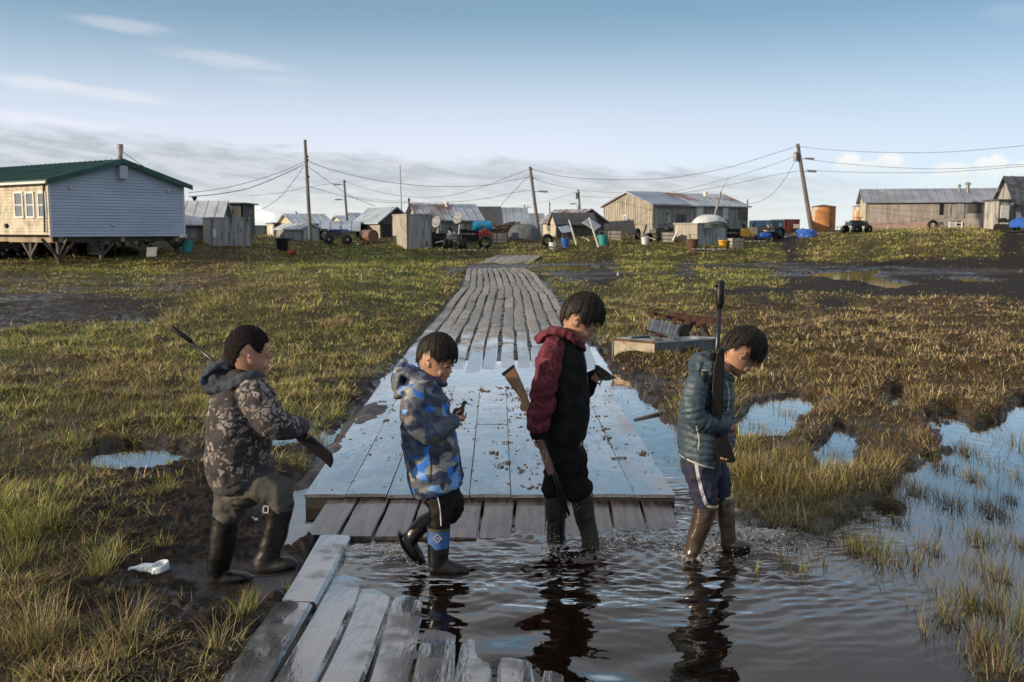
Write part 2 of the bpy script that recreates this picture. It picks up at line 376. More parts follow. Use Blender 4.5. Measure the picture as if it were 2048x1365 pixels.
def zone(X, Y):
    X = np.asarray(X, float).ravel(); Y = np.asarray(Y, float).ravel(); out = np.zeros((len(X), 5))
    u = np.stack([X / Y * 2.2, 150 / (Y + 1) * .14 + np.log(Y) * .5], 1)
    u[:, 0] += (fbm(X * 1.1 / np.clip(Y / 8, 1, 9), Y * .8 / np.clip(Y / 8, 1, 9), 5) - .5) * .16; u[:, 1] += (fbm(X * 1.1 / np.clip(Y / 8, 1, 9), Y * .8 / np.clip(Y / 8, 1, 9), 8) - .5) * .16
    ua, ub = u[:, 0] * 5 + 3, u[:, 1] * 9; u = u + np.stack([(fbm(ua, ub, 15, 4) - .5) * .40, (fbm(ua, ub, 25, 4) - .5) * .09], 1)
    for i in range(0, len(X), 60000):
        d2 = ((u[i:i + 60000, None, :] - _zu[None]) ** 2).sum(2) + 1e-4
        wt = d2 ** -2.3; out[i:i + 60000] = (wt[:, :, None] * _za[None]).sum(1) / wt.sum(1)[:, None]
    k = np.clip(Y / 14, .5, 2.2); wx = X + (fbm(X / k * 1.5, Y / k * 1.2, 33, 4) - .5) * .9 * k; wy = Y + (fbm(X / k * 1.5, Y / k * 1.1, 39, 4) - .5) * 1.1 * k; m = np.zeros(len(X))
    for p, a in MUDW: m = np.maximum(m, a * sst(-psd(wx, wy, p), -.12 * k, .22 * k))
    rt = sst(X, 1.2, 3) * (1 - sst(Y, 22, 30)); out[:, 0] *= 1 - .38 * rt; out[:, 2] *= 1 + .25 * rt; out[:, 3] *= 1 - .94 * m; out[:, 4] = np.maximum(out[:, 4], m)
    return out
# strips kept low and bare where the walkway stands
def walk_mask(X, Y):
    c = np.where(Y < 12, .0 - .15 * sst(Y, 3, 12), -.15 - .7 * sst(Y, 26, 52)); c = np.where(Y < 12, -.15 + .28 * (1 - sst(Y, 5.4, 6.0)), c)
    nl = 1 - sst(Y, 5.4, 6.0); return (1 - sst(np.abs(X - c), 1.25 - .11 * nl, 1.45 - .20 * nl)) * (1 - sst(Y, 48, 52))
HUMM = [(*gr(x, y, .03)[:2], r, a) for x, y, r, a in ((1770, 1002, .17, .06), (1838, 985, .12, .05), (1735, 1035, .10, .03), (1765, 1118, .12, .015), (2010, 1350, .16, .05), (1550, 1040, .16, .04), (1610, 1035, .14, .03), (2035, 1250, .10, .01), (1905, 1010, .07, .03), (1950, 955, .09, .04), (1990, 1030, .10, .035), (1960, 1085, .10, .025), (2000, 1160, .12, .035), (1935, 1210, .08, .025), (1900, 1245, .08, .02), (1860, 1105, .07, .015), (2040, 1090, .10, .03), (1935, 905, .10, .05), (1500, 1045, .10, .03), (1660, 1030, .09, .03), (1700, 1100, .08, .02))]
FEET = gr(480, 1160, .02)
def Hfull(X, Y, sd=None, zn=None):
    X = np.asarray(X, float); Y = np.asarray(Y, float)
    if sd is None: sd = water_sd(X, Y)
    if zn is None: zn = zone(X, Y).reshape(X.shape + (5,))
    mud = zn[..., 4]
    hb = Hmac(X, Y) + .045
    far = 1 - sst(Y, 60, 120)
    big = fbm(X * .55, Y * .45, 2, 3) - .5
    tus = np.maximum(fbm(X * 2.1, Y * 2.1, 7, 3) - .42, 0)
    hb = hb + far * (.10 * big + (1 - mud) * (.24 + .05 * sst(X, 1.5, 4)) * tus * sst(sd, 0, .7 * np.clip(Y / 9, .6, 2)))
    lump = fbm(X * 9, Y * 9, 1, 4, .6) - .5; ridge = 1 - np.abs(2 * fbm(X * 5, Y * 5, 4, 4) - 1)
    nr = 1 - sst(Y, 14, 30)
    hb = hb + nr * (mud * (.10 * lump + .05 * (ridge - .8) + .03 * (fbm(X * 22, Y * 22, 6, 3) - .5)) + (1 - mud) * .03 * lump)
    # trodden ruts further out
    hb = hb + (1 - nr) * mud * .02
    wd = np.clip(Y / 80, .10, 1.0)
    t = sst(sd, -wd, wd)
    low = -.11 + .045 * (fbm(X * 3, Y * 3, 12, 3) - .5)
    h = low + (hb - low) * t
    hx = X + .16 * (fbm(X * 7, Y * 7, 18, 3) - .5); hy = Y + .22 * (fbm(X * 7, Y * 6, 19, 3) - .5)
    for (cx, cy, r, a) in HUMM:
        a = a if r > .125 else a * .25 + .002
        h = np.maximum(h, -.11 + (a + .11) * np.exp(-(((hx - cx) / r) ** 2 + ((hy - cy) / (r * 1.3)) ** 2)) + .03 * lump)
    f = np.exp(-(((X - FEET.x) / .42) ** 2 + ((Y - FEET.y) / .30) ** 2) ** 2); h = h * (1 - f) + (.007 + .012 * lump) * f
    wm = walk_mask(X, Y)
    h = h * (1 - wm) + np.minimum(h, -.06 + .085 * sst(Y, 12.9, 13.7) + .02 * lump * sst(Y, 13, 14)) * wm
    return h
def build_ground():
    r = np.concatenate([1 / np.linspace(1 / 3000, 1 / 190, 30), np.linspace(190, 95, 14, endpoint=False)[1:], CAMH * FPX / np.linspace(37, 1250, 520), np.linspace(40.3, 94.5, 110)])
    rows = np.unique(np.round(r, 4)); rows = np.concatenate([[.5, 1.2], rows[rows > 2.0]])
    u = np.concatenate([-np.linspace(3, .72, 20), np.linspace(-.7, .7, 820), np.linspace(.72, 3, 20)])
    Yg, U = np.meshgrid(rows, u, indexing='ij'); Xg = U * Yg
    sd = water_sd(Xg, Yg); zn = zone(Xg, Yg).reshape(Xg.shape + (5,))
    Z = Hfull(Xg, Yg, sd, zn)
    n, m = Xg.shape; idx = np.arange(n * m).reshape(n, m)
    F = np.stack([idx[:-1, :-1], idx[:-1, 1:], idx[1:, 1:], idx[1:, :-1]], -1).reshape(-1, 4)
    g, s, r_, dn, mu = [zn[..., i] for i in range(5)]
    tot = g + s + r_ + .05
    C = (g[..., None] * np.array([.042, .052, .013]) + s[..., None] * np.array([.11, .082, .038]) + r_[..., None] * np.array([.048, .030, .017])) / tot[..., None]
    mudc = np.array([.019, .0135, .010]); nn = fbm(Xg * 3, Yg * 3, 20, 4)
    k = np.clip(mu * 1.2 + .35 * (1 - sst(Yg, 15, 28)) + (nn - .5) * .5, 0, 1)
    k = np.maximum(k, 1 - sst(Z - .0, .015, .06) * 1.0) * (1 - sst(Yg, 75, 95)) 
    C = C * (1 - k[..., None]) + mudc * k[..., None]
    C = C * (.75 + .5 * nn[..., None])
    V = np.stack([Xg, Yg, Z], -1).reshape(-1, 3)
    m_ = bpy.data.materials.new('tundra soil'); m_.use_nodes = True; t = NT(m_.node_tree); b = t.N['Principled BSDF']
    a = t.n('ShaderNodeAttribute', attribute_name='col').outputs[0]; co = t.n('ShaderNodeTexCoord').outputs['Object']
    sc = t.noise(co, 38, 6, .7); s2 = t.noise(co, 4, 5, .6)
    col = t.mix(1.0, a, t.mix(t.ss(sc, .3, .7), (.5, .5, .5), (1.5, 1.42, 1.32)), 'MULTIPLY')
    t.L.new(col, b.inputs['Base Color'])
    z = t.n('ShaderNodeSeparateXYZ', {0: co}).outputs[2]
    wet = t.m('MULTIPLY', t.ss(z, .10, .015), t.ss(s2, .35, .6))
    t.L.new(t.m('SUBTRACT', .78, t.m('MULTIPLY', wet, .58)), b.inputs['Roughness']); t.L.new(t.m('MULTIPLY_ADD', wet, .42, .12), b.inputs['Specular IOR Level'])
    bn = t.n('ShaderNodeBump', {'Height': t.noise(co, 55, 6, .7), 'Strength': .9, 'Distance': .012}); t.L.new(bn.outputs[0], b.inputs['Normal'])
    o = npmesh('ground', V, F, m_, col=C.reshape(-1, 3)); tag(o, kind='structure')
build_ground()

# ---------------------------------------------------------------- water
LEGS = [(gr(830, 1118), .5, .020), (gr(895, 1146), .6, .018), (gr(1112, 1085), .8, .022), (gr(1185, 1095), .95, .030), (gr(1384, 1112), .9, .026), (gr(1455, 1060), 1.1, .034)]
def ripple(X, Y):
    h = np.zeros_like(X)
    wx = X + .10 * (fbm(X * 3, Y * 3, 31, 3) - .5); wy = Y + .16 * (fbm(X * 3, Y * 3, 37, 3) - .5)
    ck = np.zeros_like(X)
    for p, rad, amp in LEGS:
        d = np.hypot(wx - p.x, (wy - p.y))
        env = np.exp(-(d / rad) ** 2) 
        h += amp * .045 * env * (.4 + 1.2 * fbm(X * 3, Y * 3, 71, 2)) * np.sin(d * 2 * PI / .085 + p.x * 9) * sst(d, 0, .1)
        h += amp * .06 * (2.2 * fbm(X * 1.7, Y * 1.7, 73, 2) - .6) * np.exp(-((d - .75) / .42) ** 2) * np.sin(d * 2 * PI / .17 + 2 * p.x)
        h += amp * .006 * np.exp(-((d - 1.4) / .6) ** 2) * np.sin(d * 2 * PI / .23)
        ck = np.maximum(ck, np.exp(-(d / (rad * .60)) ** 2) * amp / .026)
    c1 = fbm(X * 5 + 1.2 * fbm(X * 5, Y * 6, 3, 2), Y * 13, 41, 3, .5) - .5
    c2 = 1 - np.abs(2 * fbm(X * 6 + .6 * fbm(X * 9, Y * 9, 5, 2), Y * 15, 47, 3, .5) - 1)
    h += np.clip(ck, 0, 1.2) * (.25 + 1.7 * sst(fbm(X * 2.2, Y * 2.6, 95, 3), .40, .62)) * (.030 * c1 + .020 * (c2 - .82))
    # wake sheet driven up by the last two waders
    for p, sx, sy, a in ((gr(1225, 1088), .22, .10, .045), (gr(1490, 1075), .26, .14, .055), (gr(1440, 1095), .28, .10, .03), (gr(1395, 1118), .12, .06, .03), (gr(805, 1120), .12, .08, .035), (gr(1160, 1115), .2, .07, .02)):
        e = np.exp(-((X - p.x) / sx) ** 2 - ((Y - p.y) / sy) ** 2)
        h += a * e * (.35 + 1.5 * np.abs(fbm(X * 20, Y * 26, 51, 4, .62) - .5) * 2)
    # rim where the wash meets the ramp boards
    # long slow swells running out from the waders
    h += .0095 * sst(fbm(X * 1.2, Y * 1.6, 83, 2), .42, .62) * (np.sin((Y + .25 * X) * 7 + 12.0 * fbm(X * 1.2, Y * 1.3, 81, 3)) + .5 * np.sin((Y - .5 * X) * 15 + 9 * fbm(X * 1.5, Y * 1.5, 86, 2))) * np.exp(-((X - .25) / .75) ** 2) * .8 * sst(X, -1.2, -.4)
    return h
def foam(X, Y, Z):
    f = np.zeros_like(X)
    for (x, y, sx, sy, a) in ((1500, 1070, .22, .12, 1), (1450, 1088, .22, .10, .9), (1392, 1116, .10, .06, .8), (1232, 1086, .15, .07, .8), (1120, 1096, .16, .05, .35), (808, 1112, .09, .05, .6), (1400, 1020, .3, .03, .5), (1250, 1018, .3, .02, .4), (930, 1150, .14, .03, .3)):
        p = gr(x, y); f = np.maximum(f, a * np.exp(-((X - p.x) / sx) ** 2 - ((Y - p.y) / sy) ** 2))
    r = 1 - np.abs(2 * fbm(X * 22 + fbm(X * 9, Y * 9, 2, 2), Y * 34, 91, 4, .6) - 1)
    return np.clip(f * 1.5 * sst(r, .74, .92), 0, 1)
def build_water():
    def wmat():
        m = bpy.data.materials.new('peat water'); m.use_nodes = True; t = NT(m.node_tree); t.N.remove(t.N['Principled BSDF'])
        out = t.N['Material Output']; co = t.n('ShaderNodeTexCoord').outputs['Object']
        b1 = t.n('ShaderNodeBump', {'Height': t.noise(t.scale(co, (1, .7, 1)), 9, 3, .5), 'Strength': .2, 'Distance': .01}).outputs[0]
        fr = t.n('ShaderNodeFresnel', {'IOR': 1.55, 'Normal': b1}).outputs[0]
        fc = t.n('ShaderNodeLayerWeight', {'Blend': .5, 'Normal': b1}).outputs[1]
        fr = t.m('MAXIMUM', fr, t.ss(fc, .56, .90, .08, .90))
        gl = t.n('ShaderNodeBsdfGlossy', {'Color': (.98, .955, .92, 1), 'Roughness': .015, 'Normal': b1}).outputs[0]
        tr = t.n('ShaderNodeBsdfTransparent', {'Color': (.62, .43, .27, 1)}).outputs[0]
        df = t.n('ShaderNodeBsdfDiffuse', {'Color': (.012, .007, .004, 1)}).outputs[0]
        under = t.n('ShaderNodeMixShader', {0: .32, 1: tr, 2: df}).outputs[0]
        mx = t.n('ShaderNodeMixShader', {0: fr, 1: under, 2: gl}).outputs[0]
        fo = t.n('ShaderNodeSeparateColor', {0: t.n('ShaderNodeAttribute', attribute_name='col').outputs[0]}).outputs[0]
        mx = t.n('ShaderNodeMixShader', {0: t.m('MULTIPLY', fo, .7), 1: mx, 2: t.n('ShaderNodeBsdfDiffuse', {'Color': (.62, .60, .56, 1)}).outputs[0]}).outputs[0]
        t.L.new(mx, out.inputs[0]); return m
    wm = wmat()
    xs = np.concatenate([np.linspace(-30, -1.3, 60), np.linspace(-1.25, 3.2, 640), np.linspace(3.25, 45, 90)])
    ys = np.concatenate([np.linspace(.6, 2.9, 14), np.linspace(2.95, 7.6, 620), np.linspace(7.65, 62, 160)])
    X, Y = np.meshgrid(xs, ys); Z = ripple(X, Y)
    n, m = X.shape; idx = np.arange(n * m).reshape(n, m)
    F = np.stack([idx[:-1, :-1], idx[:-1, 1:], idx[1:, 1:], idx[1:, :-1]], -1).reshape(-1, 4)
    o = npmesh('water', np.stack([X, Y, Z], -1).reshape(-1, 3), F, wm, col=np.repeat(foam(X, Y, Z).reshape(-1, 1), 3, 1)); tag(o, kind='structure')
    # thrown water: thin folded tongues and drops around the waders' boots
    sm = bpy.data.materials.new('splash'); sm.use_nodes = True; t = NT(sm.node_tree); b = t.N['Principled BSDF']
    b.inputs['Base Color'].default_value = (.62, .60, .56, 1); b.inputs['Transmission Weight'].default_value = .45; b.inputs['Roughness'].default_value = .08; b.inputs['Coat Weight'].default_value = .6; b.inputs['IOR'].default_value = 1.33
    sp = MB()
    def drop(c, r): sp.ell(c, (r, r, r * 1.15), 6, 4)
    def tongue(p, d, ht, L, wd):
        d = Vector(d).normalized(); side = Vector((-d.y, d.x, 0)); pts = []
        for i in range(7):
            s = i / 6; pts.append(p + d * (L * s) + Vector((0, 0, ht * math.sin(PI * min(1, s * 1.05)) )) + side * random.uniform(-.01, .01))
        sp.tube(pts, [wd * (1 - .6 * i / 6) * random.uniform(.5, 1.2) for i in range(7)], 5)
    for (cx, cy, n, spread, dx) in ((1460, 1085, 46, .16, 1), (1500, 1070, 44, .18, 1), (1392, 1110, 20, .09, -.3), (1225, 1085, 34, .12, 1), (1180, 1100, 14, .1, .6), (1110, 1095, 12, .1, .2), (808, 1110, 20, .06, -1), (850, 1128, 8, .06, -1)):
        for i in range(n):
            p = gr(cx, cy) + Vector((random.gauss(0, spread), random.gauss(0, spread * .6), random.uniform(-.005, .015)))
            a = random.uniform(-1.1, 1.1)
            if i % 5 == 0: tongue(p, (dx * math.cos(a), math.sin(a) * .6, 0), random.uniform(.006, .02), random.uniform(.015, .04), random.uniform(.002, .006))
            for k in range(9):
                q = p + Vector((random.gauss(0, .07) + dx * .05, random.gauss(0, .05), abs(random.gauss(0, .030)))); drop(q, random.uniform(.0010, .0032))
    o = sp.build('splash', sm, None, True); tag(o, 'clear brown water thrown up around the wading boots', 'splash', kind='stuff')
build_water()

# ---------------------------------------------------------------- boardwalk
WOOD = lambda: mat('weathered boards', (.20, .185, .165), (.11, .10, .09), 3, (9, .5, 9), .62, .004, 14, c3=(.035, .030, .026), s3=5, t3=.66, w3=.05, rough2=.38)
def wetwood():
    """grey boards, soaked and shining near the water"""
    m = bpy.data.materials.new('soaked boards'); m.use_nodes = True; t = NT(m.node_tree); b = t.N['Principled BSDF']
    co = t.n('ShaderNodeTexCoord').outputs['Object']; st = t.scale(co, (22, 1.1, 22))
    g = t.noise(st, 2.2, 6, .65); big = t.noise(co, 3.2, 5, .6)
    c = t.mix(t.ss(g, .35, .65), (.028, .027, .027), (.085, .084, .084)); c = t.mix(t.ss(big, .56, .66), c, (.055, .046, .038))
    t.L.new(c, b.inputs['Base Color'])
    t.L.new(t.ss(big, .40, .62, .16, .55), b.inputs['Roughness'])
    b.inputs['Coat Weight'].default_value = 1.0; t.L.new(t.ss(big, .46, .66, .08, .5), b.inputs['Coat Roughness']); b.inputs['Coat IOR'].default_value = 1.85
    bn = t.n('ShaderNodeBump', {'Height': g, 'Strength': .9, 'Distance': .006}).outputs[0]; t.L.new(bn, b.inputs['Normal'])
    b2 = t.n('ShaderNodeBump', {'Height': t.noise(t.scale(co, (12, 2, 12)), 3, 4), 'Strength': .5, 'Distance': .006}).outputs[0]; t.L.new(b2, b.inputs['Coat Normal'])
    wetfilm(t, b, t.ss(big, .64, .48, 0, .8), .06, b2, .58)
    return m
def board(mb, path, w0, th, bevel=.008):
    """path: list of (centre point, across vector unit, width). top surface at the path, thickness downward"""
    vs, fs = [], []; n = len(path)
    for (c, a, wd) in path:
        h = wd / 2; up = Vector((0, 0, 1)) - a * a.z; up.normalize()
        prof = [(-h, -th), (-h, -bevel), (-h + bevel, 0), (-h * .35, .002), (h * .35, .002), (h - bevel, 0), (h, -bevel), (h, -th)]
        for x, z in prof: vs.append(c + a * x + up * z)
    k = 8
    for i in range(n - 1):
        for j in range(k):
            j2 = (j + 1) % k; fs.append((i * k + j, (i + 1) * k + j, (i + 1) * k + j2, i * k + j2))
    fs.append(tuple(range(k))); fs.append(tuple((n - 1) * k + j for j in range(k))[::-1])
    mb.add(vs, fs)
def cxfar(D): return -.155 - .05 * sst(D, 12, 26) - .60 * sst(D, 27, 52)
def zfar(D):
    z = -.03 + .11 * sst(D, 11.6, 14.5) + .03 * math.sin(D * .55) * sst(D, 14, 18) + .06 * sst(D, 30, 38) - .40 * sst(D, 42, 54)
    return float(z)
def far_walk():
    mb = MB(); n = 12; W = 2.60; pitch = W / n; rnd = random.Random(5)
    for k in range(n):
        D = 11.85 + rnd.uniform(-.12, .25)
        while D < 54:
            L = rnd.choice([2.4, 3.0, 3.6, 4.8]) * rnd.uniform(.9, 1.05); e = min(D + L, 54)
            dz0, dz1, rl = rnd.uniform(-.012, .014), rnd.uniform(-.012, .014), rnd.uniform(-.05, .05); off = rnd.uniform(-.012, .012)
            wd = pitch - rnd.uniform(.030, .055); path = []; m = max(3, int((e - D) / .45))
            for i in range(m + 1):
                s = i / m; y = D + (e - D) * s
                x = cxfar(y) + (k + .5) * pitch - W / 2 + off + .020 * math.sin(y * .27 + .4 + k * .12) + .007 * math.sin(y * (1.3 + .13 * k) + k * 2.3)
                tw = 1 + (.0 if 0 < i < m else -.04)
                path.append((Vector((x, y, zfar(y) + dz0 * (1 - s) + dz1 * s + .006 * math.sin(y * 2 + k * 2))), Vector((1, 0, rl)).normalized(), wd * tw * (1 + .03 * math.sin(y * 5 + k))))
            board(mb, path, wd, .045); D = e + rnd.uniform(.01, .05)
    m = bpy.data.materials.new('old boardwalk'); m.use_nodes = True; t = NT(m.node_tree); b = t.N['Principled BSDF']
    co = t.n('ShaderNodeTexCoord').outputs['Object']; isl = t.n('ShaderNodeNewGeometry').outputs['Random Per Island']
    g = t.noise(t.scale(co, (26, 1.0, 26)), 2.0, 6, .65); big = t.noise(t.scale(co, (1, .5, 1)), 2.6, 5, .65)
    c = t.mix(t.ss(g, .32, .66), (.15, .138, .12), (.30, .285, .26)); c = t.mix(t.ss(big, .60, .68), c, (.05, .042, .035))
    c = t.mix(1.0, c, t.mix(isl, (.72, .72, .72), (1.2, 1.17, 1.1)), 'MULTIPLY')
    t.L.new(c, b.inputs['Base Color'])
    y = t.n('ShaderNodeSeparateXYZ', {0: co}).outputs[1]; wet = t.ss(t.m('ADD', y, t.m('MULTIPLY', big, 16)), 26, 18)
    t.L.new(t.m('SUBTRACT', .62, t.m('MULTIPLY', wet, .42)), b.inputs['Roughness'])
    t.L.new(wet, b.inputs['Coat Weight']); b.inputs['Coat Roughness'].default_value = .12; b.inputs['Coat IOR'].default_value = 1.6
    bn = t.n('ShaderNodeBump', {'Height': g, 'Strength': .8, 'Distance': .006}).outputs[0]; t.L.new(bn, b.inputs['Normal'])
    wetfilm(t, b, t.m('MULTIPLY', t.ss(t.m('ADD', y, t.m('MULTIPLY', big, 14)), 23.5, 19.5), .8), .16)
    o = mb.build('boardwalk', m); tag(o, kind='structure')
    # stringers under the boards
    s = MB()
    for k in range(20):
        y = 13 + k * 2; s.obox((cxfar(y) - 1.28, y, zfar(y) - .20), (2.56, 0, 0), (0, .09, 0), (0, 0, .13))
    tag(s.build('boardwalk', WOOD()), kind='structure')
    # far spur turning right beyond the crest
    s = MB(); rnd = random.Random(2)
    p0 = at(945, 534, 50); p1 = at(1010, 524, 57)
    for k in range(13):
        a = p0 + (Vector((at(1040, 534, 50).x, 50, p0.z)) - p0) * (k / 12)
        q = a + Vector((1.1, 6.5, .42)); side = Vector((.19, 0, 0))
        s.obox((a.x, a.y, a.z + rnd.uniform(-.01, .02)), side, q - a, (0, 0, -.05))
    tag(s.build('boardwalk', m), kind='structure')
far_walk()

PLN, PLF = 6.14, 11.15     # near and far ends of the plywood landing
def zpl(y): return .095 + (.012 - .095) * (y - PLN) / (PLF - PLN)
def landing():
    A, B = at(608, 990, PLN), at(1352, 990, PLN); Cc, Dd = at(1216, 770, PLF), at(757, 770, PLF)
    x0, x1, x2, x3 = A.x, B.x, Cc.x, Dd.x
    m = bpy.data.materials.new('wet plywood'); m.use_nodes = True; t = NT(m.node_tree); b = t.N['Principled BSDF']
    co = t.n('ShaderNodeTexCoord').outputs['Object']; g = t.noise(t.scale(co, (30, 2.0, 30)), 2, 5, .6); big = t.noise(t.scale(co, (1, .6, 1)), 1.7, 6, .68); sp = t.noise(t.scale(co, (1, .6, 1)), 16, 5, .7)
    c = t.mix(t.ss(g, .3, .7), (.055, .058, .062), (.12, .125, .13)); c = t.mix(t.ss(sp, .60, .68), c, (.040, .032, .026))
    sx = t.n('ShaderNodeSeparateXYZ', {0: co}).outputs; dry = t.m('MULTIPLY', t.ss(t.m('ADD', sx[0], t.m('MULTIPLY', sx[1], -.06)), .25, .50), t.ss(big, .40, .55))
    c = t.mix(dry, c, (.13, .115, .10))
    t.L.new(c, b.inputs['Base Color'])
    rg = t.m('MAXIMUM', t.ss(sp, .60, .72, .0, .8), t.m('MULTIPLY', dry, .35)); b.inputs['Roughness'].default_value = .45
    b.inputs['Coat Weight'].default_value = 1.0; film = t.ss(t.noise(t.scale(co, (1, .5, 1)), 2.4, 5, .6), .42, .56); t.L.new(t.m('ADD', t.m('MULTIPLY_ADD', film, .13, .03), t.m('MULTIPLY', rg, .6)), b.inputs['Coat Roughness']); b.inputs['Coat IOR'].default_value = 2.1
    bn = t.n('ShaderNodeBump', {'Height': t.noise(t.scale(co, (3, 1, 3)), 3, 4, .5), 'Strength': .35, 'Distance': .01}).outputs[0]; t.L.new(bn, b.inputs['Coat Normal'])
    b2 = t.n('ShaderNodeBump', {'Height': g, 'Strength': .5, 'Distance': .004}).outputs[0]; t.L.new(b2, b.inputs['Normal'])
    wetfilm(t, b, t.m('MULTIPLY', t.ss(sp, .66, .58), t.m('SUBTRACT', 1.0, t.m('MULTIPLY', dry, .8))), t.m('MULTIPLY_ADD', film, .10, .04), bn, .42)
    mb = MB(); n = 9; rnd = random.Random(3)
    for k in range(n):
        cuts = [0, .46 + rnd.uniform(-.03, .03), 1] if k % 2 else [0, .52 + rnd.uniform(-.05, .05), 1]
        for ci in range(len(cuts) - 1):
            path = []; dz = rnd.uniform(-.002, .002)
            for i in range(9):
                s = cuts[ci] + (cuts[ci + 1] - cuts[ci]) * i / 8; s = s * .9985
                y = PLN + (PLF - PLN) * s; l = x0 + (x3 - x0) * s; r = x1 + (x2 - x1) * s
                wd = (r - l) / n; path.append((Vector((l + (k + .5) * wd, y, zpl(y) + dz + .003 * math.sin(k * 2 + s * 9))), Vector((1, 0, rnd.uniform(-.003, .003))).normalized(), wd - .004))
            board(mb, path, 0, .020, .003)
    tag(mb.build('boardwalk', m), kind='structure')
    # joists and front board under the landing, blackened to paint its shadow gap
    s = MB()
    for (xa, xb) in ((x0 + .005, x0 + .13), (x1 - .13, x1 - .005)): s.obox((xa, PLN + .02, -.05), (xb - xa, 0, 0), (0, 4.6, -.078), (0, 0, .11))
    s.obox((x0 + .005, PLN + .015, .0), (x1 - x0 - .01, 0, 0), (0, .05, 0), (0, 0, .072))
    tag(s.build('boardwalk', mat('shadow black timber', (.018, .016, .015), rough=.7)), kind='structure')
    # ramp boards stepping down into the water
    mb = MB(); xs = [(708, 640), (0, 0)]
    xl, xr = at(655, 992, PLN).x, at(1352, 992, PLN).x - .02; n = 11; wd = (xr - xl) / n
    for k in range(n):
        x = xl + (k + .5) * wd; s = k / (n - 1); rl = rnd.uniform(-.02, .02); path = []
        for i in range(6):
            q = i / 5; y = 5.50 + .06 * s + q * (6.20 - 5.5); zn = .030 - .055 * s; z = zn + (.070 - .008 * s - zn) * q
            path.append((Vector((x - .025 * (1 - q), y, z + rnd.uniform(-.002, .002))), Vector((1, 0, rl)).normalized(), wd - rnd.uniform(.006, .016)))
        board(mb, path, 0, .045, .006)
    pm = mat('ramp boards', (.062, .050, .046), (.026, .021, .019), 2.2, (14, 1, 14), .35, .005, 6, c3=(.10, .09, .085), s3=4, t3=.68, coat=.5, rough2=.2)
    tag(mb.build('boardwalk', pm), kind='structure')
    # mud clots and leaf scraps trodden onto the landing
    db = MB(); R2 = random.Random(21)
    for i in range(620):
        s = R2.random() ** .8; u = R2.random()
        if R2.random() < .45: u = .5 + abs(R2.gauss(0, .28)); 
        if R2.random() < .10: u = R2.choice([.12, .33, .45, .66, .78]) + R2.gauss(0, .006)
        if not 0 < u < 1: continue
        y = PLN + .1 + (PLF - PLN - .2) * s; l = x0 + (x3 - x0) * s; r = x1 + (x2 - x1) * s; x = l + (r - l) * u
        if i % 9 == 0: 
            for q in range(7): db.ell((x + R2.gauss(0, .035), y + R2.gauss(0, .03), zpl(y) + .004), (R2.uniform(.004, .018), R2.uniform(.004, .014), R2.uniform(.003, .009)), 6, 4)
        else:
            z = Vector((x, y, zpl(y) + .003)); db.ell(z, (R2.uniform(.003, .016), R2.uniform(.002, .010), R2.uniform(.001, .005)), 6, 4)
    o = db.build('mud_clots', mat('mud clots', (.035, .026, .018), (.09, .06, .03), 20, rough=.6), None, True); tag(o, 'dark mud clots and leaf scraps trodden over the wet landing', 'mud', kind='stuff')
    # the mud tongue lying over the landing's left edge
    nx, ny = 90, 110; V = []; 
    P0 = gr(735, 790, .06); 
    xs_ = np.linspace(-1.75, -.86, nx); ys_ = np.linspace(6.3, 11.0, ny); X, Y = np.meshgrid(xs_, ys_)
    e = 1 - np.hypot((X - (-1.42 )) / .42, (Y - 9.45) / 1.55) + (fbm(X * 3, Y * 2, 3, 4) - .5) * 1.1
    e2 = 1 - np.hypot((X + 1.52) / .36, (Y - 7.5) / .8) + (fbm(X * 4, Y * 3, 9, 4) - .5) * 1.2
    e = np.maximum(e, e2)
    Z = zpl(Y) - .03 + .05 * np.clip(e, -.5, 1.2) ** 1.0 + .012 * (fbm(X * 14, Y * 12, 5, 4) - .5)
    Z = np.where(e < -.3, zpl(Y) - .05, Z); bl = np.maximum(sst(-X, 1.36, 1.62), 1 - sst(Y, 6.35, 7.1)); Z = np.minimum(Z, zpl(Y) + .03) * (1 - bl) + (-.035 + .05 * (fbm(X * 6, Y * 5, 7, 4) - .4)) * bl
    n, m_ = X.shape; idx = np.arange(n * m_).reshape(n, m_); F = np.stack([idx[:-1, :-1], idx[:-1, 1:], idx[1:, 1:], idx[1:, :-1]], -1).reshape(-1, 4)
    o = npmesh('mud', np.stack([X, Y, Z], -1).reshape(-1, 3), F, mat('trodden mud', (.045, .032, .026), (.02, .014, .010), 9, rough=.42, rough2=.7, bump=.012, bscale=45)); tag(o, kind='structure')
landing()

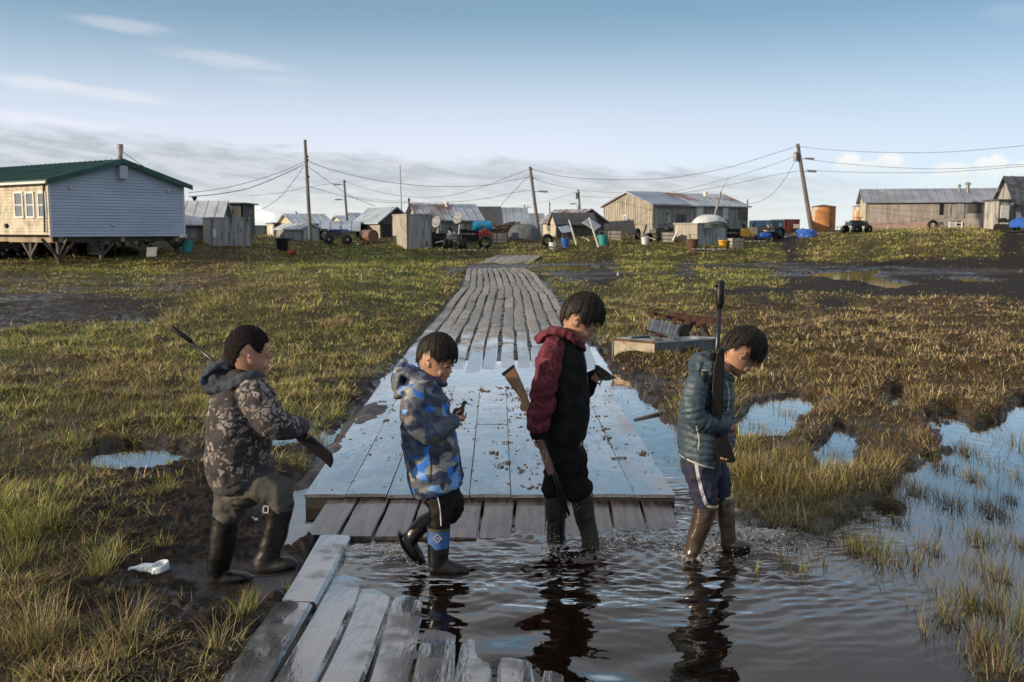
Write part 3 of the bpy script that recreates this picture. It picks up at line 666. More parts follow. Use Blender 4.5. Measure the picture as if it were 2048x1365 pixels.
def near_planks():
    mb = MB(); R = random.Random(9)
    # left edge x, right edge x at the picture's lower border, far end (photo y), height at that end and at the border
    B = [(440, 537, 1068, .050, .055), (542, 632, 1150, .002, .044), (634, 724, 1180, .001, .038), (728, 812, 1196, -.001, .030), (822, 905, 1246, -.001, .026), (909, 985, 1272, -.002, .021), (998, 1072, 1292, -.002, .017), (1084, 1155, 1312, -.003, .012), (1170, 1240, 1370, -.02, -.006)]
    yb = gr(900, 1365, .04).y
    for k, (a, b, pe, z0, z1) in enumerate(B):
        xa, xb = gr(a, 1365, z1).x, gr(b, 1365, z1).x; ye = gr(900, pe, max(z0, 0)).y
        rl = (-.05 if k > 3 else -.03) * (1 if k else .2); path = []; cuts = 14; y0 = 1.3; y1 = ye + (.85 if k else .0)
        segs = [(y0, y1)] if k else [(y0, 4.42), (4.45, y1)]
        for (sa, sb) in segs:
            path = []; jx = 0 if sa == y0 else .012
            for i in range(cuts + 1):
                y = sa + (sb - sa) * i / cuts; q = (y - yb) / (ye - yb); z = z1 + (z0 - z1) * q
                if k and y > ye: z = z0 - .035 * (y - ye) - .009 * sst(y, ye - .05, ye + .08)
                if not k and sa != y0: z -= .008
                path.append((Vector(((xa + xb) / 2 + jx + .006 * math.sin(3 * y + k), y, float(z) + .003 * math.sin(4 * y + k * 3))), Vector((1, 0, rl)).normalized(), (xb - xa) * (1 + .03 * math.sin(2.3 * y + k))))
            board(mb, path, 0, .065, .014)
    # submerged continuation of the same deck
    for k in range(11):
        x = gr(640, 1080).x + .12 + k * .205
        board(mb, [(Vector((x, y, -.034 - .010 * k / 4)), Vector((1, 0, 0)), .18) for y in (4.2 + .05 * k, 5.0, 5.7)], 0, .04)
    tag(mb.build('boardwalk', wetwood()), kind='structure')
near_planks()

# ---------------------------------------------------------------- village
def sheetmetal(name, c1, rust=None, t3=.55, s3=.35, stz=(1, 1, 1)):
    return mat(name, c1, tuple(x * .72 for x in c1), .8, stz, .45, c3=rust, s3=s3, t3=t3, w3=.08, rough2=.65)
BLUEM = sheetmetal('grey roof sheet', (.34, .40, .47)); PALEM = sheetmetal('pale roof sheet', (.46, .49, .52)); RUSTM = sheetmetal('rusting roof sheet', (.32, .37, .43), (.16, .085, .065), .52, .30)
GREENM = sheetmetal('green roof sheet', (.010, .075, .062)); DARKM = sheetmetal('dark roof sheet', (.075, .078, .085))
def weath(name, a, b, c=(.06, .055, .05)): return mat(name, a, b, 1.2, (3.2, 3.2, .35), .85, c3=c, s3=2.3, t3=.60, w3=.08)
GREY = weath('grey weathered plywood', (.30, .30, .295), (.20, .20, .20)); BEIGE = weath('sun bleached and sunlit board wall', (.34, .315, .27), (.26, .24, .205), (.14, .13, .11)); CREAM = weath('cream painted and sunlit wall', (.48, .44, .34), (.40, .365, .285), (.26, .235, .18))
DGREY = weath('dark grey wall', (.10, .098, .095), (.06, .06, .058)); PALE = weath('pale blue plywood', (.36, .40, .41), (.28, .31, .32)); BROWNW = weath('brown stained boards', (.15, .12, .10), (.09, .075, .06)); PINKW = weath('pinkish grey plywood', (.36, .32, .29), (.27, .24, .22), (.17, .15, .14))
GLASS = mat('window glass', (.10, .12, .14), rough=.05, spec=1.0, coat=1); WHITE = mat('white paint', (.62, .62, .60), (.5, .5, .48), 6, rough=.6); FRAME = mat('window trim', (.34, .32, .29), rough=.7)
BLK = mat('black rubber', (.008, .008, .008), rough=.6, spec=.25); STEEL = mat('galvanised pipe', (.30, .30, .29), (.18, .17, .16), 6, rough=.45, metal=.5); RUST = mat('rusty iron', (.11, .045, .024), (.045, .024, .017), 9, rough=.85, c3=(.17, .085, .045), s3=4, t3=.6)
POLE = mat('utility pole wood', (.16, .145, .13), (.10, .09, .08), 3, (6, 6, .4), .85)

class Shed:
    def __init__(s, name, label, px0, D, ang, pxr, pxl, pyb, pye, rise=.8, ridge='u', wall=GREY, wall2=None, roof=BLUEM, over=.25, cat='shed', z0=None, group=None, sink=.4):
        a = math.radians(ang); s.u = Vector((math.cos(a), math.sin(a), 0)); s.v = Vector((-math.sin(a), math.cos(a), 0))
        s.P = at(px0, pyb, D); s.z0 = s.P.z - sink if z0 is None else z0; s.ze = at(px0, pye, D).z; s.P.z = 0
        s.Lu = s.hit(pxr, s.P, s.u); s.Lv = s.hit(pxl, s.P, s.v)
        if not .4 < s.Lv < 16 and rise >= 0: s.Lv = 3.5
        s.rise = rise; s.ridge = ridge
        P, u, v, Lu, Lv, z0, ze = s.P, s.u, s.v, s.Lu, s.Lv, s.z0, s.ze
        s.root = thing(name, (P.x, P.y, z0), label, cat, group)
        if s.rise < 0: return
        up = Vector((0, 0, 1)); wall2 = wall2 or wall
        def W(p, z): return Vector((p.x, p.y, z))
        c = [P, P + u * Lu, P + u * Lu + v * Lv, P + v * Lv]
        ga, gb = (MB(), MB())
        def wallq(mb, a_, b_, peak=None):
            d = (b_ - a_); nrm = Vector((d.y, -d.x, 0)).normalized() * .1
            vs = [W(a_, z0), W(b_, z0), W(b_, ze)] + ([W((a_ + b_) / 2, ze + rise)] if peak else []) + [W(a_, ze)]
            n = len(vs); vs2 = [q - nrm for q in vs]
            mb.add(vs + vs2, [tuple(range(n)), tuple(range(2 * n - 1, n - 1, -1))] + [(i, i + n, (i + 1) % n + n, (i + 1) % n)[::-1] for i in range(n)])
        flat = rise == 0
        for k in range(4):
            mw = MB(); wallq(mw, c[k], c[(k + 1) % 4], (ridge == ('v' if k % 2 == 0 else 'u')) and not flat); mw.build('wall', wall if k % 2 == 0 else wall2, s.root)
        o = over; rb = MB()
        if flat: rb.obox(W(P - u * o - v * o, ze + .003), u * (Lu + 2 * o), v * (Lv + 2 * o), up * .09)
        else:
            r1, r2, L1, L2 = (u, v, Lu, Lv) if ridge == 'u' else (v, u, Lv, Lu)
            hw = L2 / 2; sl = rise / hw; th = .07
            for sg in (0, 1):
                e0 = P - r1 * o + (r2 * -o if not sg else r2 * (L2 + o)); zE = ze - sl * o + .012
                run = r2 * (hw + o) * (1 if not sg else -1)
                # corrugation ribs follow the fall of the roof
                nr = max(4, int((L1 + 2 * o) / .6)); st = (L1 + 2 * o) / nr
                rb.obox(W(e0, zE), r1 * (L1 + 2 * o), run + up * (rise + sl * o), up * th)
                for i in range(nr + 1): rb.obox(W(e0, zE + th) + r1 * min(st * i, L1 + 2 * o - .05), r1 * .05, run + up * (rise + sl * o), up * .03)
        s.roof = rb.build('roof', roof, s.root)
    def hit(s, px, P, d):
        r = ray(px, 462); k = r.x / r.y
        return (k * P.y - P.x) / (d.x - k * d.y)
    def pt(s, px, py, side='u', out=0.0):
        d = s.u if side == 'u' else s.v; n = Vector((s.u.y, -s.u.x, 0)) if side == 'u' else -s.u
        L = s.hit(px, s.P, d); q = s.P + d * L; z = at(px, py, q.y).z
        return Vector((q.x, q.y, z)) + n * out, d, n
    def rect(s, name, x0, y0, x1, y1, m, side='u', th=.06, inset=0.0, parent=None):
        p, d, n = s.pt(x0, y1, side, .003); q, _, _ = s.pt(x1, y1, side, .003); zt = s.pt(x0, y0, side)[0].z
        if (q - p).dot(d) < 0: p, q = q, p
        mb = MB(); mb.obox(Vector((p.x, p.y, p.z)) , Vector((q.x - p.x, q.y - p.y, 0)), n * th, Vector((0, 0, zt - p.z)))
        return mb.build(name, m, parent or s.root)
    def window(s, x0, y0, x1, y1, side='u', fr=FRAME, glass=GLASS, bars=True, w=.07):
        p, d, n = s.pt(x0, y1, side, .002); q, _, _ = s.pt(x1, y1, side, .002); zt = s.pt(x0, y0, side)[0].z
        if (q - p).dot(d) < 0: p, q = q, p
        L = (Vector((q.x - p.x, q.y - p.y, 0))).length; zb = p.z; H = zt - zb; up = Vector((0, 0, 1)); d = d.normalized()
        mb = MB()
        mb.obox(p, d * L, n * .07, up * w); mb.obox(p + up * (H - w), d * L, n * .07, up * w)
        mb.obox(p + up * w, d * w, n * .068, up * (H - 2 * w)); mb.obox(p + d * (L - w) + up * w, d * w, n * .068, up * (H - 2 * w))
        if bars: mb.obox(p + up * (H / 2 - .025) + d * w, d * (L - 2 * w), n * .06, up * .05)
        f = mb.build('window', fr, s.root)
        g = MB(); g.obox(p + d * w + up * w, d * (L - 2 * w), n * .042, up * (H - 2 * w)); g.build('pane', glass, f)
    def stack(s, px, py0, py1, D, r=.09, m=STEEL, cap=True):
        a, b = at(px, py0, D), at(px, py1, D); mb = MB(); mb.tube([b, a], r, 10)
        if cap: mb.lathe(a, [(r * 1.7, 0), (r * 1.7, .10), (r * .5, .2)], 10)
        mb.build('stovepipe', m, s.root, False)

# --- raised blue house on piles
def blue_house():
    H = Shed('house', 'long house on braced piles with blue grey gable and green metal roof', 103, 46, 55, 370, -260, 470, 358, rise=-1, cat='house', sink=0)
    P, u, v, Lu, Lv = H.P, H.u, H.v, H.Lu, H.Lv; z0 = at(103, 470, 46).z; ze = at(103, 360, 46).z; rise = 1.05; up = Vector((0, 0, 1)); R = H.root
    H.root.location = (P.x, P.y, float(Hmac(P.x, P.y)))
    W = lambda p, z: Vector((p.x, p.y, z))
    side = mat('blue grey siding', (.36, .43, .53), (.32, .385, .48), .6, (1, 1, 3), .6); old = mat('worn cream siding', (.50, .46, .36), (.38, .35, .28), 2.2, (1, 1, .6), .8, c3=(.24, .19, .13), s3=1.4, t3=.60, w3=.10)
    body = MB(); c = [P, P + u * Lu, P + u * Lu + v * Lv, P + v * Lv]; n1 = Vector((u.y, -u.x, 0))
    core = MB(); core.hexa([W(q, z0 + .02) for q in c] + [W(q, ze) for q in c])
    # gable wall in lapped boards
    g = MB(); N = 27; top = ze + rise
    def lap(a, b, za, zb, nrm, mb, mb_w=.030):
        mb.add([W(a, za) + nrm * mb_w, W(b, za) + nrm * mb_w, W(b, zb), W(a, zb)], [(0, 1, 2, 3)]); mb.add([W(a, za), W(b, za), W(b, za) + nrm * mb_w, W(a, za) + nrm * mb_w], [(0, 1, 2, 3)])
    hgt = .145; z = z0 - .1
    while z < top:
        zb = min(z + hgt, top)
        def span(zz): 
            if zz <= ze: return 0, Lu
            k = (zz - ze) / rise; return Lu / 2 * k, Lu - Lu / 2 * k
        a0, b0 = span(zb if zb > ze else z); 
        if b0 - a0 > .05: lap(P + u * a0 + n1 * .004, P + u * b0 + n1 * .004, z + .011, zb, n1, g)
        z = zb
    core.add([W(P, ze), W(P + u * Lu, ze), W(P + u * Lu / 2, top)], [(0, 1, 2)])
    g.build('wall', side, R)
    l = MB(); z = z0; n2 = -u
    while z < ze: zb = min(z + .15, ze); lap(P + n2 * .004, P + v * Lv + n2 * .004, z, zb, n2, l); z = zb
    l.build('wall', old, R); core.build('wall', side, R)
    t = MB(); t.obox(W(P - n2 * .03, z0 - .1) + n1 * .001, n2 * .12, n1 * .028, up * (ze - z0 + .1)); t.build('corner_board', WHITE, R); t = MB(); t.obox(W(P + u * Lu, z0 - .1) + u * -.1, u * .12, n1 * .026, up * (ze - z0 + .1)); t.build('corner_board', WHITE, R)
    rb = MB(); o = .32; hw = Lu / 2; sl = rise / hw
    for sg in (0, 1):
        e0 = P - v * o + (u * -o if not sg else u * (Lu + o)); zE = ze - sl * o + .02; run = (u if not sg else -u) * (hw + o) + up * (rise + sl * o)
        rb.obox(W(e0, zE), v * (Lv + 2 * o), run, up * .06)
        for i in range(60): rb.obox(W(e0, zE + .06) + v * (i * .45), v * .04, run, up * .03)
        rb.obox(W(e0, zE - .16) - v * .03, v * .03, run, up * .25)
    rb.build('roof', GREENM, R)
    gt = MB(); a = W(P - u * .36 - v * .3, ze - sl * .32 - .08); gt.obox(a, u * .12, v * (Lv + .5), up * .10); gt.build('gutter', WHITE, R)
    dp = MB(); q = W(P - u * .05 + v * .35, ze - .1); dp.tube([q - u * .28, q - u * .02 - up * .12, W(q, z0 + .1) + n2 * .07], .045, 8); dp.build('downpipe', mat('brown downpipe', (.05, .045, .04), rough=.6), R)
    vb = MB(); a, _, n = H.pt(238, 358, 'u', .01); b, _, _ = H.pt(254, 358, 'u', .01); zt = H.pt(238, 332, 'u')[0].z; vb.obox(a, b - a, n * .28, up * (zt - a.z)); vb.build('vent_box', side, R)
    for (x, y) in ((144, 376), (338, 382), (225, 450)):
        q, _, n = H.pt(x, y, 'u', .02); lb = MB(); lb.lathe(q, [(.09, 0), (.10, .04), (.05, .12)], 10, n); lb.build('light_fitting', WHITE, R)
    for (x0, x1) in ((33, 51), (56, 73), (80, 97)): H.window(x0, 384, x1, 437, 'v', fr=WHITE, w=.09)
    H.window(-14, 388, 3, 428, 'v', fr=WHITE)
    for (x, y) in ((16, 452),): 
        q, _, n = H.pt(x, y, 'v', .01); lb = MB(); lb.lathe(q, [(.12, 0), (.10, .12)], 10, n); lb.build('vent', BLK, R)
    dw = at(240, 322, 49); s = MB(); s.tube([at(240, 324, 49), at(240, 300, 49)], .12, 12); s.tube([at(240, 305, 49), at(240, 289, 49)], .15, 12); s.build('stovepipe', mat('stained pipe', (.38, .36, .32), (.10, .09, .08), 3, rough=.6), R)
    s = MB(); s.tube([at(243, 303, 49), at(287, 333, 49.5)], .015, 5); s.build('guy_wire', BLK, R)
    ck = MB(); q0, _, n = H.pt(357, 471, 'u', .02); q1, _, _ = H.pt(372, 471, 'u', .02); ck.obox(q0 - up * .12, q1 - q0, n * .05, up * .14); ck.build('trim_board', WHITE, R)
    bm = MB(); tim = mat('pile timber', (.085, .07, .058), (.045, .038, .032), 3, (1, 1, 1), .85); tan = mat('tan rim beam', (.33, .27, .19), (.20, .17, .12), 2, (1, 1, .3), .85)
    for f in (.06, .5, .93): bm.obox(W(P + u * (Lu * f) - v * -.1, z0 - .36), u * .2, v * (Lv - .2), up * .34)
    bm.build('floor_beam', tan, R)
    e = MB(); e.obox(W(P + u * .2 + v * .25, z0 - .34), u * (Lu - 1.2), v * .12, up * .30); e.build('floor_beam', tim, R)
    for f in (.06, .36, .66, .95):
        for j in range(7):
            q = P + u * (Lu * f + .05) + v * (.35 + j * 2.3); gz = float(Hmac(q.x, q.y)); pl = MB()
            pl.obox(W(q, gz - .25), u * .17, v * .17, up * (z0 - gz - .1)); 
            br = MB(); h = z0 - .36 - gz
            for d_ in (-1, 1):
                if j in (0, 3, 6): br.bar(W(q + u * .08, gz + .28), W(q + u * (.08 + d_ * .85), z0 - .18), .06, .13)
                if f in (.06, .95): br.bar(W(q + v * .08, gz + .28), W(q + v * (.08 + d_ * .85), z0 - .18), .06, .13)
            po = pl.build('pile', tim, R)
            if br.v: br.build('brace', tim, po)
blue_house()

def plain_box(name, label, px0, D, a, b, z0f, m, cat): pass

S = Shed('shed', 'dark grey flat roofed building showing behind the blue gable house', 487, 78, 4, 489, 345, 490, 407, 0, 'u', DGREY, DGREY, DARKM, .2) if False else None
b1 = Shed('building', 'dark grey flat roofed building showing behind the raised blue house', 330, 74, 0, 486, 329, 490, 408, 0, 'u', DGREY, None, DARKM, .25, cat='building'); b1.window(448, 418, 464, 434, 'u'); b1.stack(389, 398, 406, 76, .12, BLK)
b2 = Shed('shed', 'low grey shed with pale metal roof beside the blue house', 350, 60, 4, 436, 349, 488, 445, 1.25, 'u', GREY, None, PALEM, .3); b2.rect('door', 396, 452, 407, 486, BROWNW)
b3 = Shed('shed', 'flat topped grey plywood shed with cream lit side behind the blue house', 423, 55, 27, 503, 406, 495, 438, 0, 'u', GREY, CREAM, GREY, .02)  # cream on the left wall puts sunlight into the grey plywood's colour
b3.rect('patch', 425, 458, 432, 474, WHITE, th=.03)
b4 = Shed('container', 'low dark container far off between the plywood shed and the tan shed', 506, 98, 5, 531, 505, 470, 453, 0, 'u', mat('dark container', (.07, .085, .09), (.05, .06, .065), 1, rough=.6), None, DARKM, .02, cat='container')
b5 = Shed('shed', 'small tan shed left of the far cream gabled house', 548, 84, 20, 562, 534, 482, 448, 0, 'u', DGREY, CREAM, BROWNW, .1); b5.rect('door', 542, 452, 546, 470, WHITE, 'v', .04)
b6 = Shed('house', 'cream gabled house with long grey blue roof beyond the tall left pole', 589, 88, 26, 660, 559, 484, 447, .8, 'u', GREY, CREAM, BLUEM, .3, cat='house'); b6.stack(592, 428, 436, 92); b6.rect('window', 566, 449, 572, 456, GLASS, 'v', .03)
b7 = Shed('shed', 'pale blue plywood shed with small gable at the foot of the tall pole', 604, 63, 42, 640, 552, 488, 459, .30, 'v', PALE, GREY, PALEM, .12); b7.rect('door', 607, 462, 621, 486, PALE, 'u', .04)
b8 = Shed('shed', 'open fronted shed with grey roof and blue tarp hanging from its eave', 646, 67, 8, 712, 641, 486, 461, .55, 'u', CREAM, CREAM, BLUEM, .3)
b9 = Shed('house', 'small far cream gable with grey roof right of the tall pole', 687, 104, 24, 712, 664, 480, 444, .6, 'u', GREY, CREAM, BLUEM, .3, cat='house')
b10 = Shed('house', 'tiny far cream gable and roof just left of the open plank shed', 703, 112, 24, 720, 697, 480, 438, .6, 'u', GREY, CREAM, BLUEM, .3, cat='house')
b11 = Shed('shed', 'steep metal roofed plank shed with an oil drum lying before it', 761, 67, 30, 822, 712, 490, 442, .85, 'v', DGREY, BEIGE, BLUEM, .3); b11.rect('doorway', 765, 448, 783, 488, mat('doorway shade', (.02, .018, .016)), 'u', .02)  # near-black doorway panel paints the shade inside the open side
b12 = Shed('shed', 'flat topped plywood shed with pale lit end joined to the plank shed', 814, 60, 22, 864, 785, 489, 431, 0, 'u', GREY, BEIGE, GREY, .02)  # beige left end has the sunlight put into its colour
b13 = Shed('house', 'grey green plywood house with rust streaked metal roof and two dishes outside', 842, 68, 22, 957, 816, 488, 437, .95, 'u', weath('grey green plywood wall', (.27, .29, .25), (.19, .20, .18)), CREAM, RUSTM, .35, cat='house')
b13.window(877, 446, 888, 462); b13.window(918, 447, 928, 460); b13.rect('door', 940, 445, 948, 482, GREY); b13.stack(893, 408, 418, 70, .10, WHITE); b13.stack(818, 402, 416, 69, .05, BLK)
b14 = Shed('house', 'brown board house with half dark and half pale roof behind the snowmobiles', 955, 77, 10, 1049, 951, 482, 442, .95, 'u', BROWNW, None, BLUEM, .35, cat='house'); b14.window(992, 446, 999, 462); b14.window(1010, 446, 1018, 462)
# darker half of that roof is its own sheet laid 2 cm above
pb = MB(); q = b14; hw = q.Lv / 2; sl = q.rise / hw; e0 = q.P - q.u * .37 - q.v * .36; pb.obox(Vector((e0.x, e0.y, q.ze - sl * .36 + .125)), q.u * (q.Lu * .62), q.v * (hw + .36) + Vector((0, 0, q.rise + sl * .36)), Vector((0, 0, .03))); pb.build('roof_sheet', DARKM, b14.root)
b15 = Shed('house', 'far pale blue roofed house right of the half dark roof', 1046, 88, 12, 1083, 1044, 478, 446, .75, 'u', GREY, None, BLUEM, .3, cat='house')
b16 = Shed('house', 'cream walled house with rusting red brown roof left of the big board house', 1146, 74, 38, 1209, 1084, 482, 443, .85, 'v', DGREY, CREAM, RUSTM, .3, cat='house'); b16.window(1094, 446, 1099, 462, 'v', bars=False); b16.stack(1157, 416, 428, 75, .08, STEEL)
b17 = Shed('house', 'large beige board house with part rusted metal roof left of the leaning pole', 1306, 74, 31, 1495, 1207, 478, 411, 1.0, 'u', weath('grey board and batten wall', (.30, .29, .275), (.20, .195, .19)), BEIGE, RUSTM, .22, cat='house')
b17.window(1327, 422, 1341, 447); b17.rect('board_panel', 1352, 429, 1371, 450, DGREY); b17.rect('door', 1392, 414, 1405, 446, WHITE); b17.window(1443, 415, 1456, 440); b17.window(1247, 431, 1254, 442, 'v', fr=WHITE); b17.stack(1411, 384, 393, 79, .17, WHITE, False); b17.rect('board_panel', 1476, 422, 1490, 440, BROWNW)
pb = MB(); q = b17; hw = q.Lv / 2; sl = q.rise / hw; e0 = q.P - q.u * .23 - q.v * .235; pb.obox(Vector((e0.x, e0.y, q.ze - sl * .235 + .118)), q.u * (q.Lu * .37), q.v * (hw + .235) + Vector((0, 0, q.rise + sl * .235)), Vector((0, 0, .03))); pb.build('roof_sheet', sheetmetal('clean blue grey sheet', (.24, .30, .37)), b17.root)
bt = MB()
for i in range(30): 
    x = b17.P + b17.u * (b17.Lu * (i + .5) / 30) + Vector((b17.u.y, -b17.u.x, 0)) * .003; bt.obox(Vector((x.x, x.y, b17.z0)), b17.u * .04, Vector((b17.u.y, -b17.u.x, 0)) * .03, Vector((0, 0, b17.ze - b17.z0 - .02)))
bt.build('batten', GREY, b17.root); bt = MB()
for i in range(22):
    f = (i + .5) / 22; x = b17.P + b17.v * (b17.Lv * f) - b17.u * .003; bt.obox(Vector((x.x, x.y, b17.z0)), b17.v * .035, -b17.u * .025, Vector((0, 0, b17.ze - b17.z0 - .04 + b17.rise * (1 - abs(2 * f - 1)))))
bt.build('batten', BEIGE, b17.root)
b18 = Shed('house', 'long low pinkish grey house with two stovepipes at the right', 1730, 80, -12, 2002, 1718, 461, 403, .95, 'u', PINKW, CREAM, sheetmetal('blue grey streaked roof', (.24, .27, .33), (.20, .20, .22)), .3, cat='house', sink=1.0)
b18.stack(1919, 374, 384, 76, .07, STEEL); b18.stack(1936, 370, 386, 74, .12, STEEL); b18.rect('patch', 1932, 405, 1966, 426, DGREY); b18.rect('door', 1909, 408, 1926, 438, GREY); b18.rect('window', 1877, 408, 1884, 430, BLK); b18.rect('window', 1887, 408, 1900, 434, GREY, th=.04); b18.rect('skirting', 1731, 446, 1872, 458, mat('pink skirting', (.34, .24, .20), (.24, .18, .15), 2, rough=.85), th=.05)
b19 = Shed('house', 'steep roofed patched grey house at the right edge of the picture', 2026, 63, 14, 2180, 1992, 464, 396, 1.3, 'u', GREY, GREY, mat('torn shingle roof', (.11, .12, .135), (.05, .052, .058), 2, (1, 1, 1), .7, c3=(.30, .32, .34), s3=1.4, t3=.64), .3, cat='house', sink=1.0)
b20 = Shed('shed', 'grey flaking porch shed with white door at the right edge', 1996, 61, 6, 2022, 1966, 463, 402, 0, 'u', GREY, weath('flaking grey board', (.38, .37, .34), (.22, .21, .20)), DARKM, .12, sink=1.0); b20.rect('door', 1999, 411, 2015, 452, WHITE)
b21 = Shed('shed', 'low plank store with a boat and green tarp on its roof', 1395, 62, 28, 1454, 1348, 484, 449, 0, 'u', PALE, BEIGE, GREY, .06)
b22 = Shed('container', 'blue shipping container with doors beyond the snowmobiles', 1540, 84, 30, 1567, 1498, 474, 443, 0, 'u', mat('blue container', (.02, .13, .24), (.03, .17, .28), 2, (1, 1, .2), .55), mat('light blue side', (.10, .24, .36), rough=.5), mat('blue top', (.14, .26, .38), rough=.5), .02, cat='container')
b23 = Shed('container', 'dark red shipping container beside the blue one', 1569, 88, 6, 1599, 1567, 472, 441, 0, 'u', mat('red container', (.13, .030, .028), (.09, .025, .022), 2, (1, 1, .2), .6), None, None or DARKM, .02, cat='container')
b23.rect('marking', 1587, 449, 1591, 457, WHITE, th=.02); b23.rect('marking', 1592, 449, 1597, 457, WHITE, th=.02); b22.rect('marking', 1557, 446, 1563, 460, mat('faded white', (.45, .5, .55)), th=.02)
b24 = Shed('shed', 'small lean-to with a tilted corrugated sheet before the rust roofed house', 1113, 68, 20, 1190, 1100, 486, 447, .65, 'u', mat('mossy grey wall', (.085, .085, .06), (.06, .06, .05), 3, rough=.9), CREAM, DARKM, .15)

# ---------------------------------------------------------------- tanks, poles, wires
def tank(label, px0, px1, pyt, pyb, D):
    c = at((px0 + px1) / 2, pyb, D); r = (at(px1, pyb, D).x - at(px0, pyb, D).x) / 2; h = at(0, pyt, D).z - c.z; c.z -= .3; h += .3
    R = thing('storage_tank', c, label, 'tank', 'orange fuel tanks'); m = mat('rusty orange tank', (.42, .19, .045), (.30, .13, .05), 1.2, rough=.75, c3=(.42, .42, .37), s3=.8, t3=.58, w3=.05)
    b = MB(); b.lathe(c, [(r, 0), (r, h * .33), (r * 1.006, h * .335), (r, h * .34), (r, h * .66), (r * 1.006, h * .665), (r, h * .67), (r, h)], 40); b.build('shell', m, R, False)
    t = MB(); t.lathe(c + Vector((0, 0, h)), [(r * 1.02, 0), (r * 1.02, .06), (r * .1, r * .22)], 40); t.build('lid', RUST, R)
    l = MB(); x = c + Vector((r * .45, -r * .93, .2))
    for s in (-.2, .2): l.tube([x + Vector((s, -.08, 0)), x + Vector((s, -.08, h - .1))], .025, 6)
    for i in range(int(h / .3)): l.tube([x + Vector((-.2, -.08, .3 * i)), x + Vector((.2, -.08, .3 * i))], .018, 5)
    l.build('ladder', RUST, R); return R
tank('rust streaked orange tank standing just right of the leaning pole', 1622, 1669, 415, 466, 84)
tank('orange tank half hidden behind the long pinkish house', 1705, 1748, 414, 464, 92)

def pole(name, label, top, bot, D, r, arms=(), cat='utility pole', m=POLE, Db=None, lean=0):
    a = at(*top, D + lean); b = at(*bot, D); b = Vector((b.x, b.y, b.z - .4)); R = thing(name, b, label, cat, 'utility poles' if cat == 'utility pole' else None)
    s = MB(); s.tube([b, a], [r, r * .72], 10); s.build('shaft', m, R)
    for (f, kind) in arms:
        q = a + (b - a) * f
        if kind == 'arm': h = MB(); h.bar(q + Vector((-.55, -.12, 0)), q + Vector((.55, -.12, .05)), .09, .1); h.build('crossarm', POLE, R)
        if kind == 'can': h = MB(); h.lathe(q + Vector((-.28, -.05, -.35)), [(.17, 0), (.17, .6), (.08, .68)], 14); h.build('transformer', STEEL, R)
        if kind in ('lamp', 'lampl'):
            g = 1 if kind == 'lamp' else -1
            h = MB(); h.tube([q, q + Vector((g * .45, 0, .10))], .03, 6); h.bar(q + Vector((g * .4, 0, .08)), q + Vector((g * 1.0, 0, .05)), .22, .12); h.build('street_light', mat('grey lamp housing', (.16, .16, .16)), R)
        if kind == 'ins': h = MB(); h.lathe(q + Vector((.10, 0, -.06)), [(.05, 0), (.07, .05), (.04, .12)], 8); h.build('insulator', BLK, R)
    return R
pole('utility_pole', 'tall bare pole leaning slightly at the pale blue shed', (610, 280), (622, 488), 62, .125, ((.15, 'ins'), (.18, 'ins'), (.33, 'ins')))
pole('utility_pole', 'thinner pole with a lamp above the tarp shed', (688, 360), (696, 462), 96, .13, ((.03, 'ins'), (.1, 'lampl'), (.37, 'lampl')))
pole('utility_pole', 'tilted grey pole beside the grey tent', (1060, 334), (1081, 482), 70, .14, ((.03, 'ins'), (.14, 'ins'), (.32, 'lamp')))
pole('utility_pole', 'distant pole above the rust roofed cream house', (1156.5, 380), (1165, 470), 105, .13, ((.06, 'ins'), (.12, 'can'), (.30, 'lampl')))
pole('utility_pole', 'leaning pole with transformer can left of the orange tank', (1595, 288), (1627, 472), 72, .17, ((.04, 'ins'), (.13, 'can'), (.16, 'lamp'), (.29, 'lamp')))
pole('utility_pole', 'small far pole between the half dark roof and the tilted pole', (1049, 410), (1050, 460), 150, .12, ((.1, 'lamp'),))
pole('utility_pole', 'small far bare pole right of the tilted grey pole', (1099, 404), (1101, 465), 150, .12, ((.05, 'ins'),))
pole('mast', 'thin radio mast rising behind the steep metal roofed shed', (800, 330), (804, 440), 72, .045, (), 'mast', STEEL)
pole('leaning_post', 'slanting grey post with whip aerial in front of the big house', (1442, 384), (1422, 450), 68, .09, (), 'post', GREY)
_p = at(1442, 384, 68); _m = MB(); _m.tube([_p, at(1463, 346, 68)], [.02, .008], 5); _m.build('whip_aerial', STEEL, bpy.data.objects['leaning_post'])
pole('post', 'short pole with wire at the far corner of the big house', (1495, 399), (1494, 470), 80, .07, (), 'post')
pole('white_pole', 'left white pole slanting beside the lean-to', (1138, 440), (1155, 484), 62, .06, (), 'pole', WHITE)
pole('white_pole', 'right white pole slanting across the tilted corrugated sheet', (1178, 435), (1198, 484), 61, .06, (), 'pole', WHITE)

